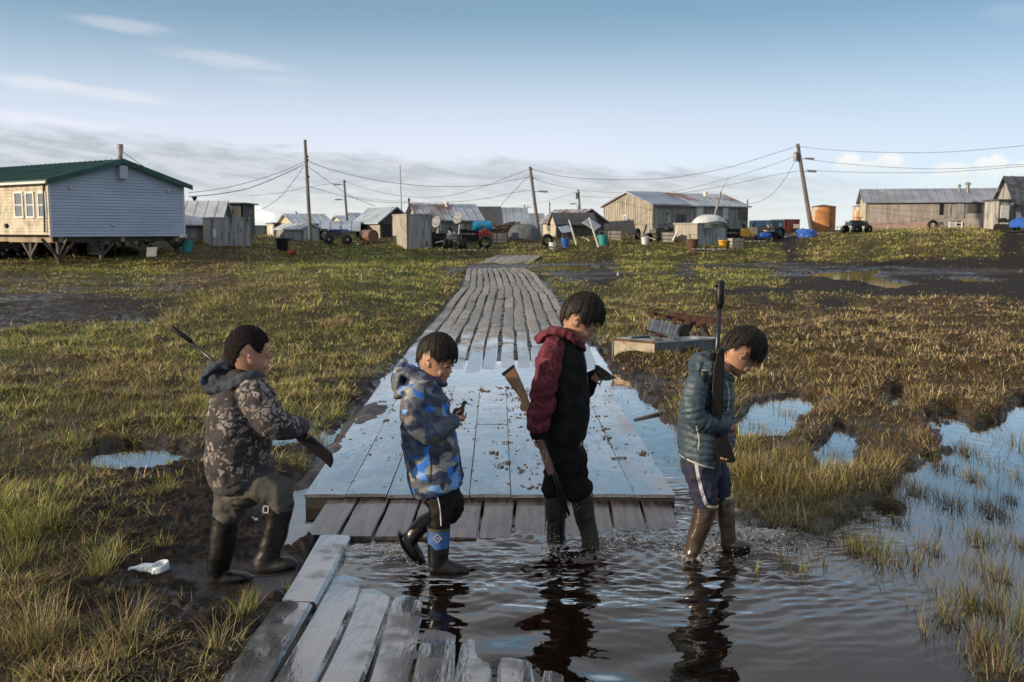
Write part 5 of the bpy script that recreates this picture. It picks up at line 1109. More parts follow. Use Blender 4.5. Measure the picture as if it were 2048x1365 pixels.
# ---------------------------------------------------------------- sunken box with rusty frame
def wreck():
    zt = .30; A, B, Cc = gr(1224, 680, zt), gr(1309, 687, zt), gr(1440, 679, zt); u = (B - A); v = (Cc - B); Dp = A + v
    R = thing('metal_box', (B.x, B.y, 0), 'half sunken cream and blue grey metal box lying in the tussocks', 'box')
    cream = mat('flaking cream metal', (.30, .26, .19), (.22, .19, .14), 5, rough=.7, c3=(.20, .08, .035), s3=4, t3=.60); blue = mat('blue grey metal', (.085, .11, .125), (.05, .065, .075), 4, rough=.55); top = mat('scuffed pale lid', (.40, .41, .40), (.26, .27, .27), 5, rough=.4, rough2=.6, c3=(.10, .10, .10), s3=3, t3=.62, coat=.3)
    dn = Vector((0, 0, -.45)); nu = Vector((u.y, -u.x, 0)).normalized(); nv = Vector((v.y, -v.x, 0)).normalized()
    for q_, e_, w_, m_ in ((A, u, -nu * .03, cream), (Dp, u, nu * .03, cream), (B + nv * -.003, v, -nv * .03, blue), (A, v, nv * .03, blue)):
        m = MB(); m.obox(q_, e_, w_, dn * (.998 if m_ is blue else 1)); m.build('side_panel', m_, R)
    m = MB(); m.obox(A + Vector((0, 0, .003)), u, v, (0, 0, .02)); m.build('lid', top, R)
    m = MB(); m.bar(A + nu * .01 + Vector((0, 0, .012)), B + nu * .01 + Vector((0, 0, .012)), .025, .03); m.build('rim', RUST, R)
    m = MB()
    for s in (.28, .55): m.bar(A + u * .55 + v * s + Vector((0, 0, .045)), A + u * 1.0 + v * (s - .22) + Vector((0, 0, .045)), .10, .03)
    m.bar(A + u * .25 + v * .12 + Vector((0, 0, .04)), A + u * .3 + v * .8 + Vector((0, 0, .04)), .09, .025); m.build('batten', blue, R)
    # frame lying on top
    D0 = (A + u * .5 + v * .3).y
    F = thing('scrap_rack', at(1340, 680, D0 + .3), 'rusty iron frame with ribbed grey plate resting on the metal box', 'scrap metal')
    P = lambda x, y, d=0: at(x, y, D0 + .25 + d)
    pl_ = mat('ribbed grey plate', (.24, .25, .26), (.18, .185, .19), 6, rough=.5, metal=.3); m = MB()
    a, b, c, d = P(1301, 637, .1), P(1365, 652, .2), P(1355, 679, -.1), P(1292, 664, -.2)
    m.hexa([d, c, b, a, d + Vector((0, .03, -.01)), c + Vector((0, .03, -.01)), b + Vector((0, .03, -.01)), a + Vector((0, .03, -.01))])
    for s in (.12, .38, .62, .86): q0, q1 = d + (c - d) * s, a + (b - a) * s; m.bar(q0 - Vector((0, .012, 0)), q1 - Vector((0, .012, 0)), .018)
    m.build('plate', pl_, F)
    m = MB(); m.bar(P(1294, 625, .2), P(1399, 648, .3), .045, .05); m.build('rail', RUST, F)
    m = MB(); m.bar(P(1335, 630, .6), P(1452, 644, .55), .06, .09); m.tube([P(1448, 643, .55), P(1450, 647, .55), P(1447, 651, .5)], .02, 5); m.build('rail', RUST, F)
    for x, y in ((1303, 626), (1328, 633), (1350, 640), (1374, 645), (1398, 647)): m = MB(); m.bar(P(x, y - 3, .2), P(x, y + 9, .2), .05, .06); m.build('bracket', RUST, F)
    m = MB(); m.bar(P(1290, 661, -.2), P(1368, 684, -.1), .02, .03); m.build('lip', RUST, F)
    m = MB()
    vs = [P(*q) for q in ((1366, 651), (1382, 648), (1378, 668), (1382, 680), (1370, 681), (1360, 676), (1358, 664))]; k = len(vs); m.add(vs + [q + Vector((0, .12, 0)) for q in vs], [tuple(range(k)), tuple(range(2 * k - 1, k - 1, -1))] + [(i, i + k, (i + 1) % k + k, (i + 1) % k)[::-1] for i in range(k)]); m.build('gusset', BLK, F)
    m = MB(); m.bar(P(1385, 644, .4), P(1374, 664, .3), .05, .05); m.build('strut', BLK, F)
    m = MB(); m.bar(P(1404, 640, .3), P(1418, 678, .3), .055, .05); m.build('strut', RUST, F)
    m = MB(); m.bar(P(1394, 652, .25), P(1412, 674, .25), .05, .06); m.bar(P(1399, 664, .3), P(1398, 678, .3), .07, .05); m.build('strut', cream, F)
    m = MB(); a = P(1330, 641, .3); m.obox(a, (.09, 0, -.02), (0, .05, 0), (0, 0, .04)); m.build('label_plate', mat('pale blue scrap', (.35, .48, .60)), F)
wreck()
# plank stranded across the channel
m = MB(); a, b = gr(1268, 838, .012), gr(1345, 816, .03); board(m, [(a, Vector((.35, .93, 0)).normalized(), .03), (a + (b - a) * .06, Vector((.3, .95, 0)).normalized(), .11), (b, Vector((.3, .95, 0)).normalized(), .10)], 0, .018)
tag(m.build('plank', mat('wet grey plank', (.13, .125, .115), rough=.5, coat=.2)), 'dark wet plank stranded in the channel right of the landing', 'plank')
# shattered white plastic housing on the mud
def plastic():
    c = gr(320, 1142, .05); R = thing('plastic_part', c, 'broken white plastic ring with a torn arm lying on the mud', 'litter'); m = MB(); s = c.y / FPX * 1.02; V = []; F = []; n = 28
    wp = mat('dirty white plastic', (.62, .70, .74), (.48, .55, .60), 18, rough=.45, sss=0)
    for i in range(n):
        a = 2 * PI * i / n; ca, sa = math.cos(a), math.sin(a); hh = .035 + .006 * sa
        for r, z in ((.047, 0.0), (.044, hh), (.040, hh + .004), (.036, hh), (.036, .004)): V.append(c + Vector((r * ca, r * sa * .95, z + .010 * ca)))
    for i in range(n):
        for j in range(4): F.append((i * 5 + j, ((i + 1) % n) * 5 + j, ((i + 1) % n) * 5 + j + 1, i * 5 + j + 1))
    m.add(V, F); m.build('ring', wp, R, True)
    m = MB(); pr = [(-.035, .028), (-.075, .030), (-.12, .024), (-.150, .020), (-.152, .012), (-.135, .013), (-.115, .010), (-.105, -.004), (-.07, -.006), (-.035, -.004)]; k = len(pr)
    m.add([c + Vector((x, -.03, z)) for x, z in pr] + [c + Vector((x, .02, z + .004)) for x, z in pr], [tuple(range(k))[::-1], tuple(range(k, 2 * k))] + [(i, (i + 1) % k, (i + 1) % k + k, i + k)[::-1] for i in range(k)]); m.build('arm', wp, R)
plastic()
# litter: crumpled scraps
def scrap(label, px, py, wd, ht, m, seed, z=None, cat='litter', name='litter'):
    g = ghit(px, py) if py < 860 and z is None else gr(px, py, z or .05); s = wd * g.y / FPX / 2; n = 9; V = []; F = []; R2 = np.random.default_rng(seed)
    for i in range(n):
        for j in range(n):
            x, y = (i / (n - 1) * 2 - 1), (j / (n - 1) * 2 - 1); r = max(abs(x), abs(y)); a = math.atan2(y, x); rr_ = r * (.7 + .5 * vn(math.cos(a) * 1.6 + seed, math.sin(a) * 1.6, seed))
            V.append((g.x + s * rr_ * math.cos(a), g.y + s * rr_ * math.sin(a) * 1.0, g.z + .09 * min(1, g.y / 12) * 0 + .012 + ht * g.y / FPX * (1 - r) * (.5 + vn(i * .9 + seed, j * .9)) + .01 * vn(i * 2., j * 2., seed)))
    for i in range(n - 1):
        for j in range(n - 1): F.append((i * n + j, (i + 1) * n + j, (i + 1) * n + j + 1, i * n + j + 1))
    k = len(V); V += [(x, y, min(z_ - .006, g.z - .02)) for x, y, z_ in V]; F += [tuple(q + k for q in f[::-1]) for f in F[:]]
    mb = MB(); mb.add(V, F); tag(mb.build(name, m), label, cat, 'scraps of litter')
WL = mat('white litter', (.62, .66, .68), (.5, .54, .56), 20, rough=.5)
for i, a in enumerate([('crumpled white plastic bag in the right hand tussocks', 1875, 713, 38, 16), ('white scrap in the grass at the far left, upright corner', 98, 748, 16, 12), ('flat white scrap left of the dark tussocks', 118, 815, 18, 5), ('white scrap in the grass above the blue jacket boy', 812, 690, 24, 7), ('white scrap right of the leftmost boy', 565, 868, 10, 6), ('pale scrap lying behind the first boy at waist height', 640, 732, 22, 4), ('pale scrap on the mud left of the landing', 735, 790, 18, 4), ('white scrap on the left bank near the pool', 416, 612, 18, 6), ('white scrap in the green grass right of the boardwalk', 1298, 570, 16, 6), ('small pale scrap beside the right edge of the boardwalk', 1150, 583, 12, 4), ('white fleck beyond the rusty frame', 1461, 645, 9, 6), ('pale scrap right of the boardwalk bend', 1236, 555, 9, 10), ('tiny white scrap at the near shore of the village field', 657, 510, 7, 3), ('second tiny white scrap in the village field', 679, 506, 5, 3), ('crumpled foil scrap behind the first boy boots', 505, 1046, 26, 8), ('white scrap before the big house plank store', 1425, 503, 12, 5), ('pale scrap under the tall grass at the left bank end', 330, 643, 16, 4), ('white scrap before the plank shed drum', 742, 491, 12, 4), ('white scrap left of the oil drum stand', 715, 491, 10, 4)]):
    scrap(*a, WL, i + 3)
scrap('orange scrap on the channel bank behind the tallest boy', 1248, 742, 6, 5, mat('orange scrap', (.6, .16, .02), rough=.5), 77, .06)

# ---------------------------------------------------------------- people
def cr(p0, p1, p2, p3, t): return tuple(.5 * (2 * b + (c - a) * t + (2 * a - 5 * b + 4 * c - d) * t * t + (3 * b - a - 3 * c + d) * t ** 3) for a, b, c, d in zip(p0, p1, p2, p3))
class Kid:
    def __init__(s, D, label):
        s.D = D; s.k = D / FPX * 1.0; s.root = None; s.label = label
    def P(s, px, py, dy=0): return at(px, py, s.D + dy * s.k)
    def limb(s, mb, pts, c0='dome', c1='dome', n=20, sub=4):
        q = []; m = len(pts)
        for i in range(m - 1):
            for k in range(sub): q.append(cr(pts[max(i - 1, 0)], pts[i], pts[i + 1], pts[min(i + 2, m - 1)], k / sub))
        q.append(pts[-1]); C = [s.P(*a[:3]) for a in q]; R = [(a[3] * s.k, a[4] * s.k) for a in q]
        if c0 == 'dome':
            t = (C[0] - C[1]).normalized(); r = min(R[0]); b = (C[0], R[0])
            for f in (.5, .85): C.insert(0, b[0] + t * r * f); R.insert(0, tuple(x * math.sqrt(1 - f * f) for x in b[1]))
        if c1 == 'dome':
            t = (C[-1] - C[-2]).normalized(); r = min(R[-1]); b = (C[-1], R[-1])
            for f in (.5, .85): C.append(b[0] + t * r * f); R.append(tuple(x * math.sqrt(1 - f * f) for x in b[1]))
        vs, fs = [], []; L = len(C); pa = None
        for i in range(L):
            t = (C[min(i + 1, L - 1)] - C[max(i - 1, 0)]).normalized(); Y = Vector((0, 1, 0)); A = Y - t * Y.dot(t)
            if A.length < .25: A = pa if pa is not None else Vector((1, 0, 0)); A = A - t * A.dot(t)
            A.normalize(); pa = A; B = t.cross(A)
            for j in range(n):
                an = 2 * PI * j / n; vs.append(C[i] + B * math.cos(an) * R[i][0] + A * math.sin(an) * R[i][1])
        for i in range(L - 1):
            for j in range(n): fs.append((i * n + j, i * n + (j + 1) % n, (i + 1) * n + (j + 1) % n, (i + 1) * n + j))
        fs.append(tuple(range(n))[::-1]); fs.append(tuple((L - 1) * n + j for j in range(n))); mb.add(vs, fs); return mb
def fuse(mb, voxel, it=3, lam=.5):
    me = bpy.data.meshes.new('tmp'); me.from_pydata(mb.v, [], mb.f); o = bpy.data.objects.new('tmp', me); scene.collection.objects.link(o)
    md = o.modifiers.new('r', 'REMESH'); md.mode = 'VOXEL'; md.voxel_size = voxel
    dg = bpy.context.evaluated_depsgraph_get(); ev = o.evaluated_get(dg).to_mesh()
    V = np.empty(len(ev.vertices) * 3); ev.vertices.foreach_get('co', V); V = V.reshape(-1, 3)
    Fl = np.empty(len(ev.polygons) * 4, np.int64); ev.loops.foreach_get('vertex_index', Fl) if len(ev.loops) == len(Fl) else None
    F = Fl.reshape(-1, 4) if len(ev.loops) == len(Fl) else np.array([list(p.vertices) + [p.vertices[-1]] * (4 - len(p.vertices)) for p in ev.polygons])
    bpy.data.objects.remove(o); bpy.data.meshes.remove(me)
    return smooth(V, F, it, lam), F
def smooth(V, F, it, lam=.5):
    E = np.concatenate([F[:, [0, 1]], F[:, [1, 2]], F[:, [2, 3]], F[:, [3, 0]]]); E = np.concatenate([E, E[:, ::-1]])
    cnt = np.bincount(E[:, 0], minlength=len(V)).clip(1)[:, None]
    for _ in range(it):
        S = np.stack([np.bincount(E[:, 0], weights=V[E[:, 1], c], minlength=len(V)) for c in range(3)], 1); V = V + lam * (S / cnt - V)
    return V
def normals(V, F):
    n = np.cross(V[F[:, 2]] - V[F[:, 0]], V[F[:, 3]] - V[F[:, 1]]); N = np.zeros_like(V)
    for i in range(4): 
        for c in range(3): N[:, c] += np.bincount(F[:, i], weights=n[:, c], minlength=len(V))
    return N / (np.linalg.norm(N, axis=1)[:, None] + 1e-12)
def wrinkle(V, F, amp=.006, seed=0, s=(11, 9, 17), fine=.3):
    N = normals(V, F); x, y, z = V.T; wx = .35 * (vn(x * 6, y * 6, z * 6 + seed) - .5)
    a = 1 - np.abs(2 * fbm((x + .5 * z) * s[0] + wx * 3 + seed, y * s[1], (z - .35 * x) * s[2] + wx * 4, 2) - 1)
    b = 1 - np.abs(2 * fbm(x * s[0] * 2.2 + 9, y * s[1] * 2, z * s[2] * 2.3 + seed, 2) - 1)
    return V + N * (amp * ((a - .72) * 2 + fine * (b - .72) * 2))[:, None]
def along(V, path):
    """distance along and away from a polyline of (Vector, radius)"""
    P = np.array([p for p, r in path]); R = np.array([r for p, r in path]); cum = np.concatenate([[0], np.cumsum(np.linalg.norm(P[1:] - P[:-1], axis=1))])
    best = np.full(len(V), 1e9); sd_ = np.zeros(len(V))
    for i in range(len(P) - 1):
        d = P[i + 1] - P[i]; t = np.clip(((V - P[i]) @ d) / (d @ d), 0, 1); q = np.linalg.norm(V - P[i] - t[:, None] * d, axis=1) / (R[i] * (1 - t) + R[i + 1] * t)
        m = q < best; best = np.where(m, q, best); sd_ = np.where(m, cum[i] + t * (cum[i + 1] - cum[i]), sd_)
    return sd_, best

SKIN = mat('skin', (.40, .225, .145), (.34, .18, .115), 9, rough=.5, sss=.12, bump=.0008, bscale=120)
LIP = mat('lip', (.30, .11, .09), rough=.45); HAIR = mat('black hair', (.012, .010, .009), (.024, .018, .014), 60, rough=.5, spec=.16)
HPROF = [(.0, .27, .06, .09), (.03, .33, -.02, .15), (.08, .355, -.10, .20), (.13, .345, -.2, .25), (.17, .355, -.27, .275), (.21, .372, -.32, .295), (.25, .362, -.36, .31), (.30, .365, -.39, .325), (.36, .355, -.42, .338), (.42, .345, -.44, .347), (.47, .352, -.455, .353), (.53, .372, -.465, .357), (.62, .375, -.465, .36), (.72, .350, -.435, .345), (.80, .31, -.395, .315), (.87, .25, -.335, .265), (.93, .16, -.26, .20), (.97, .08, -.18, .13), (.99, -.02, -.12, .06)]
def head_parts(mb, o, sc, R, far_ear=True):
    T = lambda x, y, z: o + R @ (Vector((x, y, z - .38)) * sc)
    n = 28; vs, fs = [], []
    for z, f, b, w in HPROF:
        for k in range(n):
            a = 2 * PI * k / n; c, s_ = math.cos(a), math.sin(a); cx = (f + b) / 2; e = .86
            X = math.copysign(abs(c) ** e, c) * (f - b) / 2; Y = math.copysign(abs(s_) ** e, s_) * w
            if c > 0: Y *= 1 - .16 * c
            vs.append(T(cx + X, Y, z))
    m = len(HPROF)
    for i in range(m - 1):
        for k in range(n): fs.append((i * n + k, i * n + (k + 1) % n, (i + 1) * n + (k + 1) % n, (i + 1) * n + k))
    fs.append(tuple(range(n))[::-1]); fs.append(tuple((m - 1) * n + k for k in range(n))); mb.add(vs, fs)
    def E(x, y, z, rx, ry, rz, tilt=0): 
        from mathutils import Matrix
        mb.ell(T(x, y, z), (rx * sc, ry * sc, rz * sc), 14, 10, R @ Matrix.Rotation(tilt, 3, 'Y'))
    E(.385, 0, .305, .055, .052, .035); E(.365, 0, .37, .035, .030, .09, -.25); E(.365, .045, .29, .035, .03, .028); E(.365, -.045, .29, .035, .03, .028)
    E(.362, 0, .205, .034, .075, .020); E(.352, 0, .165, .036, .065, .022); E(.31, 0, .06, .05, .09, .05)
    for s_ in (-1, 1):
        E(.255, s_ * .165, .26, .075, .09, .085); E(.315, s_ * .125, .425, .045, .06, .03); E(.33, s_ * .12, .49, .05, .09, .025)
        # ear: rim, lobe and bowl
        for a0 in np.linspace(-2.2, 1.9, 12):
            mb.ell(T(-.03 - .058 * math.cos(a0 - .4), s_ * (.375 + .02 * math.cos(a0 - .4)), .385 + .082 * math.sin(a0 - .2)), (.016 * sc,) * 3, 8, 6)
        E(-.015, s_ * .355, .385, .045, .015, .07); E(.0, s_ * .36, .315, .024, .016, .03)
    return T
def build_head_extras(kid, T, sc, R, hz, n_str, long_, off=1.0, seed=1):
    rr = random.Random(seed); m = MB()
    for s_ in (-1, 1):
        m.tube([T(.352, s_ * .055, .425), T(.372, s_ * .10, .413), T(.362, s_ * .155, .413), T(.33, s_ * .19, .425)], [.007 * sc, .011 * sc, .011 * sc, .006 * sc], 6)
    m.build('eyelashes', HAIR, kid.root)
    for s_ in (-1, 1):
        m = MB(); m.tube([T(.385, s_ * .06, .50), T(.388, s_ * .12, .522), T(.355, s_ * .19, .51)], [.009 * sc, .013 * sc, .005 * sc], 6); m.build('eyebrow', HAIR, kid.root)
    m = MB(); m.tube([T(.372, -.06, .186), T(.392, 0, .186), T(.372, .06, .186)], [.007 * sc, .013 * sc, .007 * sc], 6); m.build('lips', LIP, kid.root)
    # hair: a cap over the skull and combed locks over it
    C0 = np.array([-.035, 0, .54]); RR = np.array([.455, .392, .495])
    def zl(az):   # lower hair limit, az 0 = front
        a = abs(az); f, sfr, bk = hz
        return np.where(a < 1.15, f + (sfr - f) * sst(a, .7, 1.15), np.where(a < 2.0, sfr + .20 * np.exp(-((a - 1.66) / .30) ** 2), sfr + (bk - sfr) * sst(a, 1.9, 2.7)))
    V, F = [], []; nu, nv = 64, 44
    for i in range(nv + 1):
        th = PI * .80 * i / nv
        for j in range(nu):
            ph = 2 * PI * j / nu - PI; lim = float(zl(np.array(ph))); p = C0 + RR * np.array([math.sin(th) * math.cos(ph), math.sin(th) * math.sin(ph), math.cos(th)])
            f = off * (1 + .015 * (rr.random() - .5))
            if p[2] < lim + .075 * long_: 
                ct = max(-1, min(1, (lim + .075 * long_ - C0[2]) / RR[2])); t2 = math.acos(ct) if lim > .06 else 2.8; p = C0 + RR * np.array([math.sin(t2) * math.cos(ph), math.sin(t2) * math.sin(ph), math.cos(t2)]); f = off * (1 - .25 * min(1, (th - t2) * 3 + .02))
            V.append(tuple(T(*(C0 + (p - C0) * f))))
    for i in range(nv):
        for j in range(nu): F.append((i * nu + j, (i + 1) * nu + j, (i + 1) * nu + (j + 1) % nu, i * nu + (j + 1) % nu))
    m = MB(); m.add(V, F)
    # locks
    W = np.array([-.16, .03, 1.0]); W = W / np.linalg.norm(W); wd = np.array([-.30, .05, .95]); wd /= np.linalg.norm(wd)
    a1 = np.cross(wd, [0, 1, 0]); a1 /= np.linalg.norm(a1); a2 = np.cross(wd, a1)
    for q in range(n_str):
        ph = rr.uniform(-PI, PI); t0 = rr.uniform(.02, 1.3) if long_ > .5 else rr.uniform(.02, 2.0); cl = round(ph * 5.5) / 5.5; rad = off * (1.0 + (.018 + .028 * math.sin(cl * 31.7) ** 2 + rr.uniform(0, .022)) * (1 if long_ > .5 else .2)); pts = []; L = rr.uniform(.9, 1.7) if long_ > .5 else .12; sw = (cl - ph) * .9 + .10 * math.sin(cl * 17)
        ext = (rr.uniform(-.07, .05) + .045 * math.sin(cl * 23)) * long_
        for k in range(8 if long_ > .5 else 3):
            t = t0 + L * k / 7; d = math.cos(t) * wd + math.sin(t) * (math.cos(ph + sw * k / 7 * 3) * a1 + math.sin(ph + sw * k / 7 * 3) * a2)
            p = C0 + RR * d * (rad + (.02 if k == 0 else 0)) ; azp = math.atan2(d[1], d[0])
            if p[2] < float(zl(np.array(azp))) - ext: break
            pts.append(p)
        if len(pts) < 2: continue
        w_ = rr.uniform(.003, .0085) * (1 if long_ > .5 else .8); vs = []
        for k, p in enumerate(pts):
            d = pts[min(k + 1, len(pts) - 1)] - pts[max(k - 1, 0)]; nn = (p - C0) / RR; sd2 = np.cross(d, nn); sd2 = sd2 / (np.linalg.norm(sd2) + 1e-9); wk = w_ * (1 - .85 * (k / (len(pts) - 1)) ** 2)
            lift = nn / np.linalg.norm(nn) * w_ * .5
            vs += [T(*(p - sd2 * wk)), T(*(p + lift)), T(*(p + sd2 * wk))]
        m.add(vs, [f for k in range(len(pts) - 1) for f in ((k * 3, k * 3 + 1, k * 3 + 4, k * 3 + 3), (k * 3 + 1, k * 3 + 2, k * 3 + 5, k * 3 + 4))])
    m.build('hair', HAIR, kid.root, True) if long_ > .5 else m.build('hair', mat('cropped hair', (.008, .007, .0065), (.016, .013, .012), 120, rough=.9, spec=.1, bump=.0008, bscale=700), kid.root, True)
def hrot(pitch, yaw):
    from mathutils import Matrix
    return Matrix.Rotation(math.radians(yaw), 3, 'Z') @ Matrix.Rotation(math.radians(pitch), 3, 'Y')
def finger(kid, mb, pts, r=2.5):
    P = [kid.P(*p) for p in pts]; n = len(P); out = []
    for i in range(n - 1):
        for k in range(4): out.append(Vector(cr(P[max(i - 1, 0)], P[i], P[i + 1], P[min(i + 2, n - 1)], k / 4)))
    out.append(P[-1]); m = len(out); mb.tube(out, [r * kid.k * (1.05 - .28 * i / (m - 1)) for i in range(m)], 10); mb.ell(out[-1], (r * kid.k * .77,) * 3, 8, 6); mb.ell(out[0], (r * kid.k * 1.05,) * 3, 8, 6)
def cam_hit(V, F, px, py):
    from mathutils.bvhtree import BVHTree
    t = V if isinstance(V, BVHTree) else BVHTree.FromPolygons([tuple(v) for v in V], [tuple(f) for f in F])
    return t.ray_cast(Vector((0, 0, CAMH)), ray(px, py).normalized())
def strip(name, V, F, line, wpx, m, parent, lift=.0025, samples=24):
    """cloth tape sewn along a line on a garment"""
    from mathutils.bvhtree import BVHTree
    t = BVHTree.FromPolygons([tuple(v) for v in V], [tuple(f) for f in F]); pts = []; N = samples; tot = len(line) - 1
    for i in range(N + 1):
        u = tot * i / N; k = min(int(u), tot - 1); x, y = cr(line[max(k - 1, 0)], line[k], line[k + 1], line[min(k + 2, tot)], u - k)
        h = t.ray_cast(Vector((0, 0, CAMH)), ray(x, y).normalized())
        if h[0] is not None: pts.append((h[0], h[1]))
    if len(pts) < 3: return
    vs = []; sc = pts[0][0].y / FPX
    for i, (p, n) in enumerate(pts):
        d = (pts[min(i + 1, len(pts) - 1)][0] - pts[max(i - 1, 0)][0]).normalized(); s_ = d.cross(n).normalized() * wpx * sc / 2
        if n.dot(Vector((0, -1, 0))) < 0: n = -n
        vs += [p - s_ - n * .002, p - s_ + n * lift, p + s_ + n * lift, p + s_ - n * .002]
    f = [(k * 4 + j, k * 4 + (j + 1) % 4, (k + 1) * 4 + (j + 1) % 4, (k + 1) * 4 + j) for k in range(len(pts) - 1) for j in range(4)]; k = len(pts) - 1
    MB().add(vs, f + [(3, 2, 1, 0), (k * 4, k * 4 + 1, k * 4 + 2, k * 4 + 3)]).build(name, m, parent)
def prism(kid, mb, poly, dy, th):
    P = [kid.P(x, y, dy) for x, y in poly]; k = len(P); h = Vector((0, th / 2, 0))
    ar = sum(P[i].x * P[(i + 1) % k].z - P[(i + 1) % k].x * P[i].z for i in range(k)); 
    if ar < 0: P = P[::-1]
    mb.add([p - h for p in P] + [p + h for p in P], [tuple(range(k)), tuple(range(2 * k - 1, k - 1, -1))] + [(i, i + k, (i + 1) % k + k, (i + 1) % k) for i in range(k)]); return mb

def camo(name, cols, scale, thr, rough=.75, dist=.5, extra=None, st=(1, 1, 1)):
    m = bpy.data.materials.new(name); m.use_nodes = True; t = NT(m.node_tree); b = t.N['Principled BSDF']
    co = t.scale(t.n('ShaderNodeTexCoord').outputs['Object'], st)
    nz = t.n('ShaderNodeTexNoise', {'Vector': co, 'Scale': scale * .8, 'Detail': 3}).outputs[1]
    v = t.n('ShaderNodeVectorMath', {0: co, 1: t.scale(nz, (dist / scale * 2.4,) * 3)}, operation='ADD').outputs[0]
    vo = t.n('ShaderNodeTexVoronoi', {'Vector': v, 'Scale': scale}, feature='F1'); r = t.n('ShaderNodeSeparateColor', {0: vo.outputs['Color']}).outputs[0]
    rp = t.n('ShaderNodeValToRGB', {0: r}); e = rp.color_ramp; e.interpolation = 'CONSTANT'
    while len(e.elements) < len(cols): e.elements.new(.5)
    for i, (c, p) in enumerate(zip(cols, thr)): e.elements[i].position = p; e.elements[i].color = (*c, 1)
    c = rp.outputs[0]
    if extra: c = extra(t, co, v, c)
    t.L.new(c, b.inputs['Base Color']); b.inputs['Roughness'].default_value = rough
    bn = t.n('ShaderNodeBump', {'Height': t.noise(co, 220, 3), 'Strength': .4, 'Distance': .002}); t.L.new(bn.outputs[0], b.inputs['Normal'])
    return m
def garment(name, kid, V, F, m): return npmesh(name, V, F, m, kid.root)
RUB = mat('black rubber boot', (.005, .005, .0055), (.010, .0095, .009), 6, rough=.3, rough2=.55, coat=.08, spec=.35); BRB = mat('muddy brown boot', (.036, .022, .013), (.065, .048, .034), 4, rough=.25, coat=.5, c3=(.035, .022, .014), s3=5, t3=.55)
OLB = mat('muddy olive black boot', (.012, .0115, .009), (.026, .023, .017), 5, rough=.3, rough2=.5, coat=.15, spec=.35)
def boot(kid, shaft, foot, sole, m, wet=False, sole_m=BLK, open_rim=None, name='boot'):
    b = MB(); kid.limb(b, shaft, 'flat', 'dome'); kid.limb(b, foot)
    V, F = fuse(b, .006, 4); V = wrinkle(V, F, .0035, kid.D * 3 + shaft[0][0], (6, 6, 14), .3); V = smooth(V, F, 1)
    o = npmesh(name, V, F, m, kid.root)
    if sole: b = MB(); kid.limb(b, sole, n=16); b.build('sole', sole_m, o, True)
    return o, V, F
def hand(kid, mb, palm, fingers, thumb, r=2.5):
    kid.limb(mb, palm, n=14)
    for f in fingers: finger(kid, mb, f, r)
    finger(kid, mb, thumb, r * 1.12)

